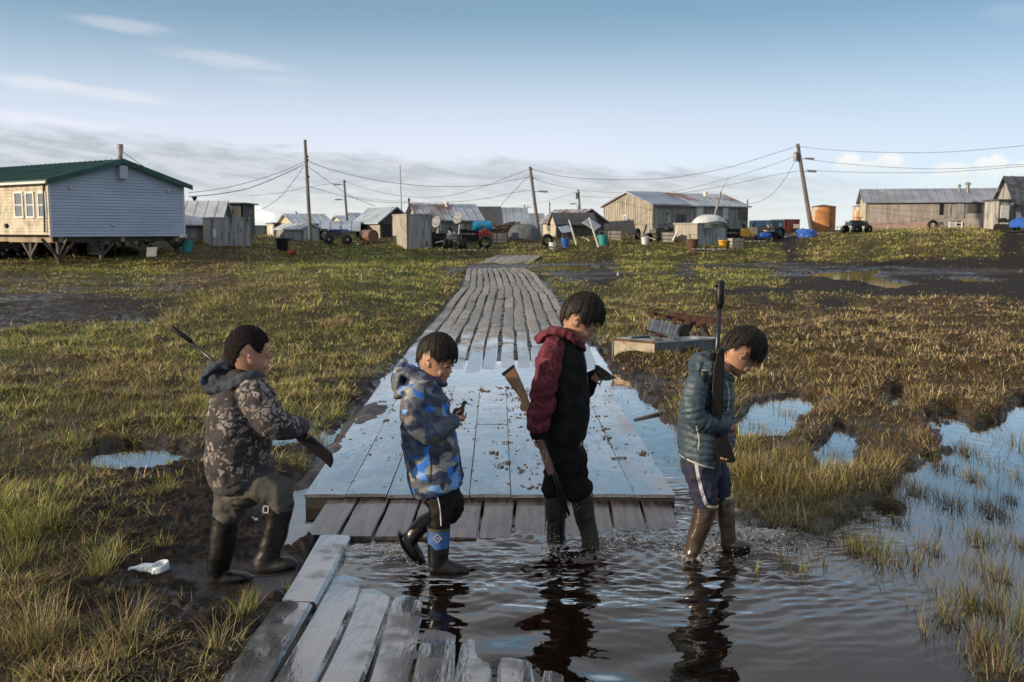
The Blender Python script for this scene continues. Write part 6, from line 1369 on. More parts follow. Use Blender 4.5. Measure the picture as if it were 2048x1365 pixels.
# ===== boy 1: patterned hoodie, stepping up onto the boards
def boy1():
    K = Kid(4.73, ''); K.root = thing('person', gr(465, 1168, .02), 'boy in grey and black patterned hoodie and tall black boots, leftmost of four', 'person', 'boys walking in a line')
    sc = 102 * K.k; R = hrot(2, 22); O = K.P(499, 717); b = MB(); T = head_parts(b, O, sc, R)
    K.limb(b, [(493, 738, 0, 19, 21), (487, 775, 0, 20, 24)]); K.limb(b, [(482, 790, 0, 30, 50), (478, 850, 0, 48, 60), (480, 930, 0, 48, 58)])
    K.limb(b, [(500, 790, -50, 16, 16), (538, 848, -72, 15, 15), (590, 856, -44, 12, 12), (604, 858, -36, 10, 9)]); K.limb(b, [(500, 790, 50, 16, 16), (545, 840, 72, 14, 14), (546, 806, 55, 11, 11), (545, 793, 48, 9, 9)])
    hand(K, b, [(543, 800, 50, 8, 9), (544, 786, 44, 9, 7)], [[(539, 783, 40), (543, 777, 34), (549, 779, 30)], [(541, 785, 38), (546, 780, 31), (551, 784, 28)], [(542, 789, 37), (548, 786, 30), (552, 790, 28)], [(543, 793, 38), (548, 792, 31), (551, 795, 30)]], [(538, 790, 42), (543, 782, 32), (549, 786, 26)], 2.9)
    hand(K, b, [(600, 857, -34, 9, 8), (611, 864, -30, 9, 7)], [[(612, 858, -34), (618, 863, -38), (615, 870, -40)], [(614, 862, -32), (620, 867, -36), (616, 874, -38)], [(614, 867, -30), (619, 872, -34), (613, 878, -36)], [(612, 871, -29), (616, 877, -32), (610, 881, -34)]], [(606, 860, -36), (613, 862, -42), (618, 868, -42)], 2.7)
    K.limb(b, [(455, 960, 34, 20, 20), (452, 1030, 40, 17, 17), (440, 1130, 40, 14, 14)]); K.limb(b, [(500, 960, -34, 22, 22), (562, 990, -40, 18, 18), (532, 1120, -40, 14, 14)]); K.limb(b, [(480, 935, 0, 46, 56), (482, 968, 0, 40, 52)])
    V, F = fuse(b, .0036, 2); npmesh('body', V, F, SKIN, K.root)
    build_head_extras(K, T, sc, R, (.71, .50, .15), 900, .1, 1.0, 3)
    def ex(t, co, v, c):
        wv = t.n('ShaderNodeTexVoronoi', {'Vector': t.scale(v, (1.2, 1, 1)), 'Scale': 19}, feature='DISTANCE_TO_EDGE').outputs[0]
        n_ = t.noise(v, 13, 4, .6); bar = t.n('ShaderNodeTexWave', {'Vector': v, 'Scale': 38, 'Distortion': 5}, bands_direction='X').outputs[1]
        c = t.mix(t.ss(wv, .11, .07), c, (.022, .02, .022)); c = t.mix(t.m('MULTIPLY', t.ss(bar, .55, .75), t.ss(n_, .50, .56)), c, (.03, .027, .03)); return t.mix(t.ss(n_, .51, .47), c, (.028, .026, .028))
    cm = camo('branch print fleece', [(.20, .172, .162), (.03, .026, .028), (.27, .235, .22), (.06, .052, .05), (.19, .163, .155)], 15, [0, .22, .4, .62, .8], .9, .6, ex)
    b = MB(); K.limb(b, [(484, 762, 0, 36, 48), (480, 795, 0, 56, 74), (480, 850, 0, 65, 80), (476, 905, 0, 65, 80), (482, 940, 0, 65, 78), (487, 956, 0, 61, 74)], 'dome', 'flat', n=32)
    K.limb(b, [(505, 785, -56, 33, 28), (522, 818, -70, 33, 27), (543, 846, -75, 29, 27), (572, 853, -58, 26, 25), (594, 854, -42, 21, 20)], 'dome', 'flat'); K.limb(b, [(505, 785, 52, 30, 26), (538, 835, 72, 24, 24), (547, 832, 66, 22, 22), (545, 806, 54, 17, 17)], 'dome', 'flat')
    V, F = fuse(b, .0065, 3); V = wrinkle(V, F, .011, 3); garment('hoodie', K, smooth(V, F, 1), F, cm)
    kn = mat('dark grey knit', (.035, .036, .042), (.05, .05, .056), 40, rough=.95, bump=.002, bscale=200); nv = mat('navy hood fleece', (.024, .030, .042), (.035, .042, .056), 30, rough=.92, bump=.0015, bscale=200)
    b = MB(); K.limb(b, [(484, 944, 0, 64, 77), (489, 958, 0, 63, 75), (493, 968, 0, 58, 70)], 'flat', 'flat', n=32); V, F = fuse(b, .006, 3); garment('hem_band', K, wrinkle(V, F, .006, 8), F, kn)
    b = MB(); K.limb(b, [(588, 853, -46, 22, 21), (602, 856, -36, 20, 19), (604, 857, -34, 17, 16)], 'flat', 'flat'); V, F = fuse(b, .005, 2); garment('cuff', K, wrinkle(V, F, .004, 1), F, kn)
    b = MB(); K.limb(b, [(420, 755, 4, 9, 36), (434, 772, -6, 13, 44), (465, 770, -30, 14, 34), (497, 756, -42, 12, 22), (518, 750, -26, 7, 14)]); K.limb(b, [(419, 748, 0, 10, 34), (432, 735, 0, 11, 40), (452, 731, 0, 9, 36), (468, 737, 0, 7, 34)])
    K.limb(b, [(437, 756, 0, 16, 44), (468, 757, 0, 16, 46), (498, 752, 0, 12, 42)]); K.limb(b, [(420, 755, 4, 9, 36), (434, 772, 10, 13, 44), (465, 770, 30, 14, 34), (497, 756, 42, 12, 22), (520, 752, 20, 7, 14)])
    V, F = fuse(b, .0055, 2); garment('hood', K, wrinkle(V, F, .011, 12, (16, 7, 16), .4), F, nv)
    tr = mat('faded olive jeans', (.056, .054, .047), (.034, .034, .031), 5, rough=.9, c3=(.085, .078, .062), s3=7, t3=.58, bump=.001, bscale=200)
    b = MB(); K.limb(b, [(485, 945, 0, 54, 66), (486, 972, 0, 46, 60)]); K.limb(b, [(468, 952, 34, 34, 38), (463, 1000, 38, 37, 36), (455, 1038, 40, 27, 28)], 'dome', 'flat'); K.limb(b, [(497, 968, -30, 34, 36), (533, 974, -36, 31, 34), (560, 988, -40, 28, 33), (561, 1008, -40, 26, 29)])
    V, F = fuse(b, .0065, 3); garment('trousers', K, smooth(wrinkle(V, F, .012, 21, (10, 8, 14)), F, 1), F, tr)
    o, V, F = boot(K, [(452, 1028, 40, 30, 28), (447, 1080, 40, 29, 26), (438, 1122, 40, 25, 24), (436, 1148, 40, 24, 24)], [(430, 1154, 40, 15, 21), (460, 1157, 38, 15, 22), (488, 1155, 36, 11, 20), (500, 1157, 35, 7, 13)], [(422, 1166, 40, 4.5, 21), (462, 1167, 38, 4, 23), (500, 1164, 35, 3.5, 15)], RUB)
    m = MB(); m.bar(K.P(421, 1030, 36), K.P(419, 1052, 36), .012, .02); m.bar(K.P(414, 1046, 32), K.P(428, 1044, 32), .014, .03); m.build('strap', BLK, o)
    m = MB(); m.bar(K.P(452, 1095, 10), K.P(440, 1120, 10), .012, .006); 
    o, V, F = boot(K, [(561, 1000, -40, 28, 27), (552, 1060, -40, 25, 25), (537, 1108, -40, 24, 23), (530, 1128, -40, 25, 23)], [(523, 1133, -40, 14, 22), (553, 1131, -41, 14, 23), (577, 1127, -42, 13, 21), (588, 1128, -43, 8, 13)], [(512, 1145, -40, 4.5, 22), (553, 1144, -41, 4, 24), (590, 1138, -43, 3.5, 15)], RUB)
    m = MB(); a = K.P(532, 1019, -66)
    for p, q in (((527, 1013), (537, 1013)), ((537, 1013), (536, 1026)), ((536, 1026), (526, 1025)), ((526, 1025), (527, 1013))): m.bar(K.P(*p, -64), K.P(*q, -64), .005)
    m.build('buckle', mat('pale buckle', (.5, .48, .42), rough=.4), o)
    # rifle slung across the chest
    G = Kid(K.D, ''); rt = thing('rifle', K.P(600, 862, -36), 'black rifle held low across the first boy, barrel rising behind his hood', 'rifle'); gm = mat('black stock', (.005, .005, .0055), rough=.5, spec=.25); st = mat('blued steel', (.030, .033, .040), rough=.3, metal=.7)
    m = MB(); prism(K, m, [(590, 862), (606, 858), (640, 886), (664, 907), (667, 924), (662, 936), (648, 922), (620, 899), (594, 880)], -30, .034); V, F = fuse(m, .004, 3); npmesh('stock', V, F, gm, rt)
    m = MB(); m.tube([K.P(596, 868, -28), K.P(560, 838, 10), K.P(520, 802, 62)], [.016, .018, .017], 12); m.build('receiver', gm, rt, True)
    m = MB(); m.tube([K.P(530, 812, 52), K.P(437, 731, 98), K.P(380, 682, 108)], [.009, .0075, .0072], 12); m.build('barrel', st, rt, True)
    m = MB(); m.tube([K.P(384, 685, 107), K.P(382, 683, 107), K.P(345, 656, 112), K.P(343, 654, 112)], [.007, .0125, .0125, .009], 14); m.build('muzzle_sleeve', gm, rt, True)
boy1()

# ===== boy 2: blue camouflage parka, holding a small wader
def boy2():
    K = Kid(4.93, ''); K.root = thing('person', gr(895, 1150), 'boy in blue grey camouflage parka looking down at a small bird in his hands', 'person', 'boys walking in a line')
    sc = 90 * K.k; R = hrot(18, -24); O = K.P(873, 725); b = MB(); T = head_parts(b, O, sc, R)
    K.limb(b, [(864, 742, 0, 17, 18), (855, 775, 0, 19, 22)]); K.limb(b, [(850, 790, 0, 28, 44), (860, 860, 0, 40, 50), (870, 960, 0, 38, 46)])
    K.limb(b, [(840, 800, -46, 13, 13), (838, 862, -60, 13, 13), (900, 846, -32, 10, 10), (911, 840, -20, 8, 8)]); K.limb(b, [(850, 800, 46, 13, 13), (872, 856, 56, 13, 13), (905, 838, 20, 9, 9), (911, 832, 12, 8, 8)])
    hand(K, b, [(908, 838, -18, 7, 7), (918, 836, -14, 6, 8)], [[(917, 838, -18), (925, 838, -17), (931, 832, -15), (932, 826, -13)], [(917, 839, -13), (926, 840, -12), (932, 834, -10)], [(916, 840, -8), (925, 841, -7), (930, 836, -5)], [(915, 841, -3), (922, 842, -3), (927, 838, 0)]], [(910, 834, -20), (914, 826, -20), (920, 822, -18)], 2.5)
    hand(K, b, [(907, 833, 10, 7, 7), (913, 826, 8, 6, 8)], [[(914, 826, 12), (921, 831, 14), (928, 830, 14)], [(914, 829, 10), (921, 834, 11), (929, 833, 10)], [(914, 831, 7), (920, 836, 8), (927, 836, 7)], [(913, 833, 5), (918, 838, 5), (924, 839, 4)]], [(907, 828, 6), (909, 820, 2), (914, 817, -2)], 2.5)
    K.limb(b, [(870, 940, 0, 38, 46), (874, 985, 0, 36, 42)]); K.limb(b, [(880, 980, -28, 18, 18), (878, 1060, -28, 14, 14), (876, 1125, -28, 12, 12)]); K.limb(b, [(888, 980, 28, 18, 18), (905, 1015, 28, 15, 15), (858, 1042, 28, 13, 13), (822, 1078, 28, 11, 11)])
    V, F = fuse(b, .0036, 2); npmesh('body', V, F, SKIN, K.root)
    build_head_extras(K, T, sc, R, (.53, .42, .16), 2600, 1.0, 1.0, 5)
    cm = camo('blue camouflage nylon', [(.014, .021, .050), (.010, .13, .50), (.075, .09, .11), (.020, .036, .085), (.20, .21, .21), (.045, .058, .078), (.10, .24, .48), (.095, .088, .085)], 19, [0, .13, .26, .42, .58, .70, .82, .90], .55, .55, None, (1, 1, 1.25))
    b = MB(); K.limb(b, [(850, 768, 0, 28, 44), (848, 800, 0, 46, 62), (854, 850, 0, 52, 66), (862, 905, 0, 55, 66), (872, 955, 0, 55, 65), (879, 979, 0, 53, 62)], 'dome', 'flat', n=32)
    K.limb(b, [(832, 790, -50, 25, 24), (829, 832, -62, 27, 25), (842, 864, -62, 24, 24), (872, 863, -52, 22, 22), (898, 848, -34, 18, 17), (911, 841, -24, 16, 15)], 'dome', 'flat'); K.limb(b, [(850, 790, 48, 24, 24), (868, 840, 60, 23, 23), (884, 852, 50, 20, 20), (905, 838, 22, 15, 15)], 'dome', 'flat')
    V, F = fuse(b, .0065, 3); V = wrinkle(V, F, .013, 5, (9, 7, 13), .25); V = smooth(V, F, 2); garment('parka', K, V, F, cm)
    dk = mat('black zip', (.012, .013, .018), rough=.6); strip('zip', V, F, [(884, 772), (895, 800), (904, 822)], 5, dk, K.root); strip('zip', V, F, [(915, 862), (918, 900), (922, 935), (932, 962)], 5, dk, K.root)
    strip('pocket_seam', V, F, [(858, 905), (862, 935), (859, 965)], 2.0, dk, K.root)
    b = MB(); K.limb(b, [(807, 727, 0, 9, 26), (799, 750, 0, 14, 38), (799, 773, 0, 13, 40), (809, 786, -4, 9, 32)]); K.limb(b, [(806, 782, -10, 10, 34), (830, 768, -34, 13, 22), (860, 762, -38, 10, 16), (882, 768, -16, 7, 12)]); K.limb(b, [(812, 742, 0, 14, 40), (834, 752, 0, 14, 42), (852, 758, 0, 13, 38)]); K.limb(b, [(806, 782, 10, 10, 34), (830, 768, 34, 13, 22), (860, 762, 38, 10, 16), (884, 769, 12, 7, 12)])
    V, F = fuse(b, .0055, 2); garment('hood', K, smooth(wrinkle(V, F, .010, 15, (14, 7, 14), .3), F, 1), F, cm)
    tr = mat('black track trousers', (.007, .007, .0075), (.013, .012, .011), 5, rough=.7, spec=.15)
    b = MB(); K.limb(b, [(876, 955, 0, 42, 50), (880, 985, 0, 40, 46)]); K.limb(b, [(880, 975, -28, 29, 29), (883, 1012, -28, 25, 27), (879, 1045, -28, 21, 23), (878, 1060, -28, 19, 20)]); K.limb(b, [(892, 978, 28, 30, 30), (907, 1008, 28, 22, 25), (896, 1030, 28, 21, 21), (870, 1038, 28, 17, 17)])
    V, F = fuse(b, .006, 3); V = smooth(wrinkle(V, F, .009, 24), F, 1); garment('trousers', K, V, F, tr); strip('piping', V, F, [(875, 994), (880, 1020), (882, 1052)], 2.2, mat('white piping', (.6, .6, .62)), K.root)
    o, V, F = boot(K, [(877, 1055, -28, 23, 22), (877, 1090, -28, 22, 21), (876, 1110, -28, 21, 20), (875, 1128, -28, 19, 19)], [(868, 1136, -28, 12, 18), (893, 1134, -28, 14, 19), (917, 1138, -28, 11, 18), (934, 1141, -28, 6, 11)], [(862, 1148, -28, 3.5, 18), (900, 1149, -28, 3.5, 20), (936, 1146, -28, 3, 12)], RUB)
    bl = mat('blue neoprene', (.022, .085, .26), (.016, .06, .18), 7, rough=.7); b = MB(); K.limb(b, [(877, 1058, -28, 23.6, 22.6), (877, 1080, -28, 23.2, 22.2), (877, 1096, -28, 22, 21)], 'flat', 'flat', n=32); V, F = fuse(b, .005, 2); bo = npmesh('upper', V, F, bl, o)
    b = MB(); K.limb(b, [(877, 1054, -28, 24.2, 23.2), (877, 1059, -28, 24.4, 23.4)], 'flat', 'flat', n=32); b.build('rim', mat('olive rim', (.045, .045, .03), rough=.8), o, True)
    pale = mat('badge', (.40, .38, .28), rough=.7)
    for p, q in (((875, 1070), (883, 1077)), ((883, 1077), (875, 1085)), ((875, 1085), (867, 1077)), ((867, 1077), (875, 1070))): strip('badge', V, F, [p, q, ], 1.3, pale, bo, samples=4) if False else None
    m = MB(); h = [cam_hit(V, F, *p)[0] for p in ((875, 1069), (884, 1077), (875, 1086), (866, 1077))]
    if all(x is not None for x in h):
        nrm = Vector((0, -.002, 0)); 
        for i in range(4): m.bar(h[i] + nrm, h[(i + 1) % 4] + nrm, .003, .003, up=(0, 1, 0))
        cc = sum(h, Vector()) / 4
        # short line of lettering inside the diamond
        def seg(ax, az, bx, bz): m.bar(cc + Vector((ax, -.002, az)) * 1, cc + Vector((bx, -.002, bz)), .0016, .002, up=(0, 1, 0))
        for x0, ss in ((-.011, 'M'), (-.0015, 'U'), (.0065, 'C')):
            w_, h_ = .007, .0045
            if ss == 'M': seg(x0, -h_, x0, h_); seg(x0, h_, x0 + w_ / 2, 0); seg(x0 + w_ / 2, 0, x0 + w_, h_); seg(x0 + w_, h_, x0 + w_, -h_)
            if ss == 'U': seg(x0, h_, x0, -h_); seg(x0, -h_, x0 + w_ * .8, -h_); seg(x0 + w_ * .8, -h_, x0 + w_ * .8, h_)
            if ss == 'C': seg(x0 + w_ * .7, h_, x0, h_); seg(x0, h_, x0, -h_); seg(x0, -h_, x0 + w_ * .7, -h_)
        m.build('badge', pale, bo)
    o, V, F = boot(K, [(872, 1036, 28, 19, 20), (848, 1048, 28, 18, 18), (830, 1066, 28, 17, 17), (820, 1080, 28, 17, 17)], [(811, 1077, 28, 14, 17), (825, 1098, 28, 14, 18), (840, 1115, 28, 10, 16), (848, 1124, 28, 6, 10)], [(797, 1066, 28, 3.5, 16), (806, 1090, 28, 3.5, 18), (824, 1114, 28, 3.5, 18), (842, 1128, 28, 3, 11)], RUB, sole_m=mat('dark blue sole', (.015, .022, .04), rough=.5))
    # bird
    B = thing('bird', K.P(918, 826, -2), 'small dark long billed bird cupped in the hands of the boy in blue', 'bird'); fe = mat('dark feathers', (.022, .018, .020), (.060, .048, .045), 90, rough=.7, bump=.001, bscale=150)
    m = MB(); K.limb(m, [(908, 831, -4, 2.5, 3), (914, 826, -4, 7, 7), (921, 822, -4, 8.5, 8), (925, 816, -4, 4.6, 4.6), (927, 810, -4, 3.4, 3.4), (929.5, 805.5, -4, 4.6, 4.3), (932, 806.5, -4, 3, 3)], n=14); V, F = fuse(m, .0022, 2); npmesh('body', V, F, fe, B)
    m = MB(); K.limb(m, [(910, 829, -12, 3, 1.5), (917, 824, -13, 5, 2), (922, 821, -12, 3, 1.5)], n=12); m.build('wing', fe, B, True)
    m = MB(); m.tube([K.P(933, 806.5, -4), K.P(939, 809, -4), K.P(945, 812, -4)], [.0030, .0019, .0010], 6); m.build('bill', BLK, B)
boy2()

# ===== boy 3: tallest, black and maroon hoodie, rifle hanging from the near hand
def boy3():
    K = Kid(5.43, ''); K.root = thing('person', gr(1150, 1090), 'tallest boy in black hoodie with maroon sleeves wading with a wooden stocked rifle', 'person', 'boys walking in a line')
    sc = 93 * K.k; R = hrot(32, -15); O = K.P(1160, 645); b = MB(); T = head_parts(b, O, sc, R)
    K.limb(b, [(1150, 655, 0, 17, 18), (1136, 668, 0, 17, 19), (1122, 692, 0, 20, 22)]); K.limb(b, [(1125, 715, 0, 30, 44), (1130, 790, 0, 36, 46), (1130, 870, 0, 34, 42)])
    K.limb(b, [(1108, 712, -46, 12, 12), (1088, 800, -60, 12, 12), (1079, 860, -50, 9, 9), (1078, 880, -50, 8, 8)]); K.limb(b, [(1130, 715, 44, 12, 12), (1160, 790, 50, 11, 11), (1180, 764, 28, 8, 8), (1184, 757, 24, 7.5, 7.5)])
    hand(K, b, [(1078, 878, -50, 8, 7), (1075, 886, -50, 6, 7)], [[(1072, 882, -54), (1069, 887, -60), (1075, 891, -64)], [(1074, 886, -54), (1072, 892, -60), (1078, 894, -63)], [(1077, 888, -54), (1076, 895, -59), (1081, 896, -62)], [(1080, 888, -53), (1080, 896, -57), (1084, 897, -60)]], [(1082, 880, -54), (1088, 886, -60), (1086, 893, -62)], 2.5)
    hand(K, b, [(1184, 756, 22, 8, 8), (1193, 755, 18, 9, 9)], [[(1195, 748, 16), (1202, 748, 10), (1205, 755, 6)], [(1196, 753, 14), (1203, 754, 8), (1204, 761, 5)], [(1195, 759, 13), (1202, 761, 8), (1202, 766, 5)], [(1192, 764, 13), (1198, 768, 9), (1200, 771, 7)]], [(1190, 748, 14), (1196, 743, 8), (1203, 745, 4)], 2.6)
    K.limb(b, [(1130, 870, 0, 36, 44), (1130, 910, 0, 36, 42)]); K.limb(b, [(1140, 910, -24, 18, 18), (1163, 1000, -26, 14, 14), (1182, 1092, -26, 11, 11)]); K.limb(b, [(1116, 910, 24, 18, 18), (1112, 1000, 26, 14, 14), (1112, 1085, 26, 11, 11)])
    V, F = fuse(b, .0038, 2); npmesh('body', V, F, SKIN, K.root)
    build_head_extras(K, T, sc, R, (.56, .34, .13), 3600, 1.0, 1.01, 9)
    bk = mat('washed black cotton', (.008, .0085, .009), (.014, .0145, .0145), 8, spec=.12, rough=.9, bump=.001, bscale=220)
    mr = bpy.data.materials.new('maroon printed sleeve'); mr.use_nodes = True; t = NT(mr.node_tree); bb = t.N['Principled BSDF']; co = t.n('ShaderNodeTexCoord').outputs['Object']
    nz = t.n('ShaderNodeTexNoise', {'Vector': co, 'Scale': 9.0}).outputs[1]; v = t.n('ShaderNodeVectorMath', {0: co, 1: t.scale(nz, (.06,) * 3)}, operation='ADD').outputs[0]
    e = t.n('ShaderNodeTexVoronoi', {'Vector': t.scale(v, (1, 1, .8)), 'Scale': 24}, feature='DISTANCE_TO_EDGE').outputs[0]
    t.L.new(t.mix(t.m('MULTIPLY', t.ss(e, .05, .02), t.ss(t.noise(co, 5, 2), .42, .55)), (.075, .006, .015), (.20, .04, .052)), bb.inputs['Base Color']); bb.inputs['Roughness'].default_value = .85
    b = MB(); K.limb(b, [(1128, 686, 0, 30, 40), (1129, 722, 0, 43, 57), (1131, 780, 0, 47, 60), (1131, 835, 0, 47, 58), (1130, 868, 0, 41, 54), (1130, 882, 0, 37, 52)], 'dome', 'flat', n=32); K.limb(b, [(1132, 710, 48, 24, 22), (1155, 775, 56, 20, 20), (1170, 782, 46, 17, 17), (1180, 765, 30, 13, 13)], 'dome', 'flat')
    V, F = fuse(b, .0065, 3); V = smooth(wrinkle(V, F, .011, 33, (9, 7, 9)), F, 1); garment('hoodie', K, V, F, bk)
    strip('zip', V, F, [(1166, 700), (1172, 730), (1175, 770)], 2.5, mat('zip metal', (.25, .25, .26), rough=.4, metal=.6), K.root)
    b = MB(); K.limb(b, [(1112, 690, -26, 20, 20), (1100, 712, -48, 25, 22), (1092, 755, -60, 25, 23), (1085, 805, -60, 26, 23), (1077, 842, -55, 23, 21), (1078, 860, -51, 20, 19)], 'dome', 'flat'); V, F = fuse(b, .006, 3); garment('sleeve', K, smooth(wrinkle(V, F, .013, 37, (10, 8, 15)), F, 1), F, mr)
    b = MB(); K.limb(b, [(1078, 857, -51, 18, 17), (1079, 868, -50, 19, 18), (1080, 877, -50, 16, 15)], 'flat', 'flat'); V, F = fuse(b, .005, 2); garment('cuff', K, wrinkle(V, F, .004, 2), F, bk)
    b = MB(); K.limb(b, [(1181, 772, 30, 13, 13), (1184, 750, 27, 13, 13), (1182, 742, 28, 11, 11)], 'flat', 'flat'); V, F = fuse(b, .005, 2); garment('cuff', K, V, F, bk)
    b = MB(); K.limb(b, [(1090, 671, 0, 9, 30), (1104, 664, -18, 9, 24), (1128, 665, -36, 8, 12), (1148, 679, -34, 8, 11), (1162, 692, -14, 7, 11), (1166, 696, 0, 6, 10)]); K.limb(b, [(1090, 671, 0, 9, 30), (1104, 664, 18, 9, 24), (1128, 665, 36, 8, 12), (1148, 679, 34, 8, 11), (1166, 696, 6, 6, 10)]); K.limb(b, [(1092, 675, 0, 9, 34), (1112, 678, 0, 11, 42), (1130, 684, 0, 12, 42)])
    V, F = fuse(b, .005, 2); garment('hood', K, wrinkle(V, F, .008, 41, (15, 9, 15), .4), F, mr)
    tr = mat('black cargo trousers', (.006, .006, .0065), (.011, .0105, .010), 6, rough=.85, spec=.12)
    b = MB(); K.limb(b, [(1128, 868, 0, 38, 50), (1130, 920, 0, 42, 50)]); K.limb(b, [(1138, 915, -22, 35, 32), (1148, 955, -26, 30, 30), (1157, 980, -26, 30, 30), (1163, 992, -26, 24, 26)], 'dome', 'flat'); K.limb(b, [(1114, 915, 24, 26, 28), (1112, 955, 26, 25, 28), (1110, 975, 26, 27, 26), (1114, 988, 26, 23, 24)], 'dome', 'flat')
    V, F = fuse(b, .0065, 3); garment('trousers', K, smooth(wrinkle(V, F, .014, 45, (9, 8, 11)), F, 1), F, tr)
    o, V, F = boot(K, [(1163, 988, -26, 23, 22), (1169, 1030, -26, 21, 20), (1178, 1064, -26, 18, 18), (1182, 1092, -26, 18, 18), (1183, 1114, -26, 18, 18)], [(1180, 1116, -26, 12, 18), (1205, 1112, -26, 13, 19), (1230, 1110, -26, 9, 16)], [(1175, 1128, -26, 4, 17), (1228, 1120, -26, 4, 17)], OLB)
    m = MB(); h = [cam_hit(V, F, *p)[0] for p in ((1153, 1008), (1160, 1014), (1154, 1021), (1147, 1014))]
    if all(x is not None for x in h): m.add([x + Vector((0, -.0025, 0)) for x in h] + [x + Vector((0, .003, 0)) for x in h], [(3, 2, 1, 0), (4, 5, 6, 7), (0, 1, 5, 4), (1, 2, 6, 5), (2, 3, 7, 6), (3, 0, 4, 7)]); m.build('badge', mat('dull badge', (.13, .12, .10), rough=.7), o)
    boot(K, [(1114, 980, 26, 25, 22), (1112, 1022, 26, 22, 20), (1112, 1050, 26, 19, 18), (1112, 1082, 26, 20, 18), (1112, 1100, 26, 19, 18)], [(1112, 1098, 26, 13, 18), (1135, 1096, 26, 13, 18), (1156, 1097, 26, 9, 15)], [(1105, 1112, 26, 4, 17), (1158, 1106, 26, 4, 15)], OLB)
    # rifle with walnut stock
    rt = thing('rifle', K.P(1078, 880, -52), 'wooden stocked rifle hanging muzzle down from the tallest boy hand', 'rifle'); wd = mat('walnut stock', (.30, .17, .085), (.19, .10, .05), 3, (4, 4, 1), .35, coat=.4); wd2 = mat('red brown fore end', (.16, .065, .035), (.10, .042, .024), 3, (4, 4, 1), .35, coat=.4); st = mat('blued steel', (.030, .033, .040), rough=.3, metal=.7)
    m = MB(); prism(K, m, [(1006, 749), (1028, 732), (1036, 748), (1046, 770), (1054, 790), (1060, 808), (1072, 836), (1062, 842), (1054, 822), (1043, 822), (1039, 815), (1043, 802), (1034, 788), (1019, 768)], -52, .036); V, F = fuse(m, .004, 4); npmesh('stock', V, F, wd, rt)
    m = MB(); prism(K, m, [(1003, 748), (1027, 730), (1030, 734), (1007, 752)], -52, .036); m.build('butt_plate', BLK, rt)
    m = MB(); m.tube([K.P(1058, 815, -52), K.P(1080, 874, -56)], .014, 12); m.build('receiver', st, rt, True)
    m = MB(); prism(K, m, [(1073, 880), (1085, 878), (1098, 912), (1109, 947), (1096, 951), (1083, 915)], -62, .030); V, F = fuse(m, .0035, 3); npmesh('fore_end', V, F, wd2, rt)
    strip('checkering', V, F, [(1086, 900), (1093, 908), (1093, 926), (1085, 915), (1086, 900)], 1.4, mat('pale inlay', (.32, .24, .18)), rt, .0015)
    m = MB(); m.tube([K.P(1083, 872, -60), K.P(1112, 952, -63), K.P(1138, 1030, -64)], [.0095, .0085, .008], 12); m.build('barrel', st, rt, True); m = MB(); m.tube([K.P(1090, 900, -62), K.P(1133, 1036, -64)], .006, 10); m.build('magazine_tube', st, rt, True)
    m = MB(); m.bar(K.P(1135, 1022, -64), K.P(1139, 1034, -64), .006, .010); m.build('sight', mat('copper sight', (.35, .10, .04), rough=.5), rt)
    B = thing('bird', K.P(1205, 750, 4), 'limp dark bird with folded wings held out by the tallest boy', 'bird'); fe = mat('dark feathers', (.022, .018, .020))
    m = MB(); K.limb(m, [(1192, 736, 4, 3, 3), (1200, 745, 4, 8, 8), (1210, 753, 4, 9, 8), (1216, 756, 4, 6, 6), (1226, 755, 4, 3.5, 3.5), (1230, 756, 4, 2.2, 2.2)], n=14); V, F = fuse(m, .0024, 2); npmesh('body', V, F, fe, B)
    for k, (dy, pts) in enumerate(((-4, [(1188, 730), (1197, 731), (1212, 741), (1224, 751), (1217, 752), (1206, 748), (1196, 739)]), (12, [(1192, 734), (1203, 735), (1214, 743), (1222, 750), (1212, 754), (1200, 746)]))):
        m = MB(); prism(K, m, pts, dy, .010); V, F = fuse(m, .002, 2); npmesh('wing', V, F, mat('barred wing', (.05, .042, .04), (.018, .015, .014), 60, (3, 1, 1), .8), B)
    m = MB(); m.tube([K.P(1230, 756, 4), K.P(1233, 761, 4)], [.002, .0008], 6); m.build('bill', BLK, B)
boy3()

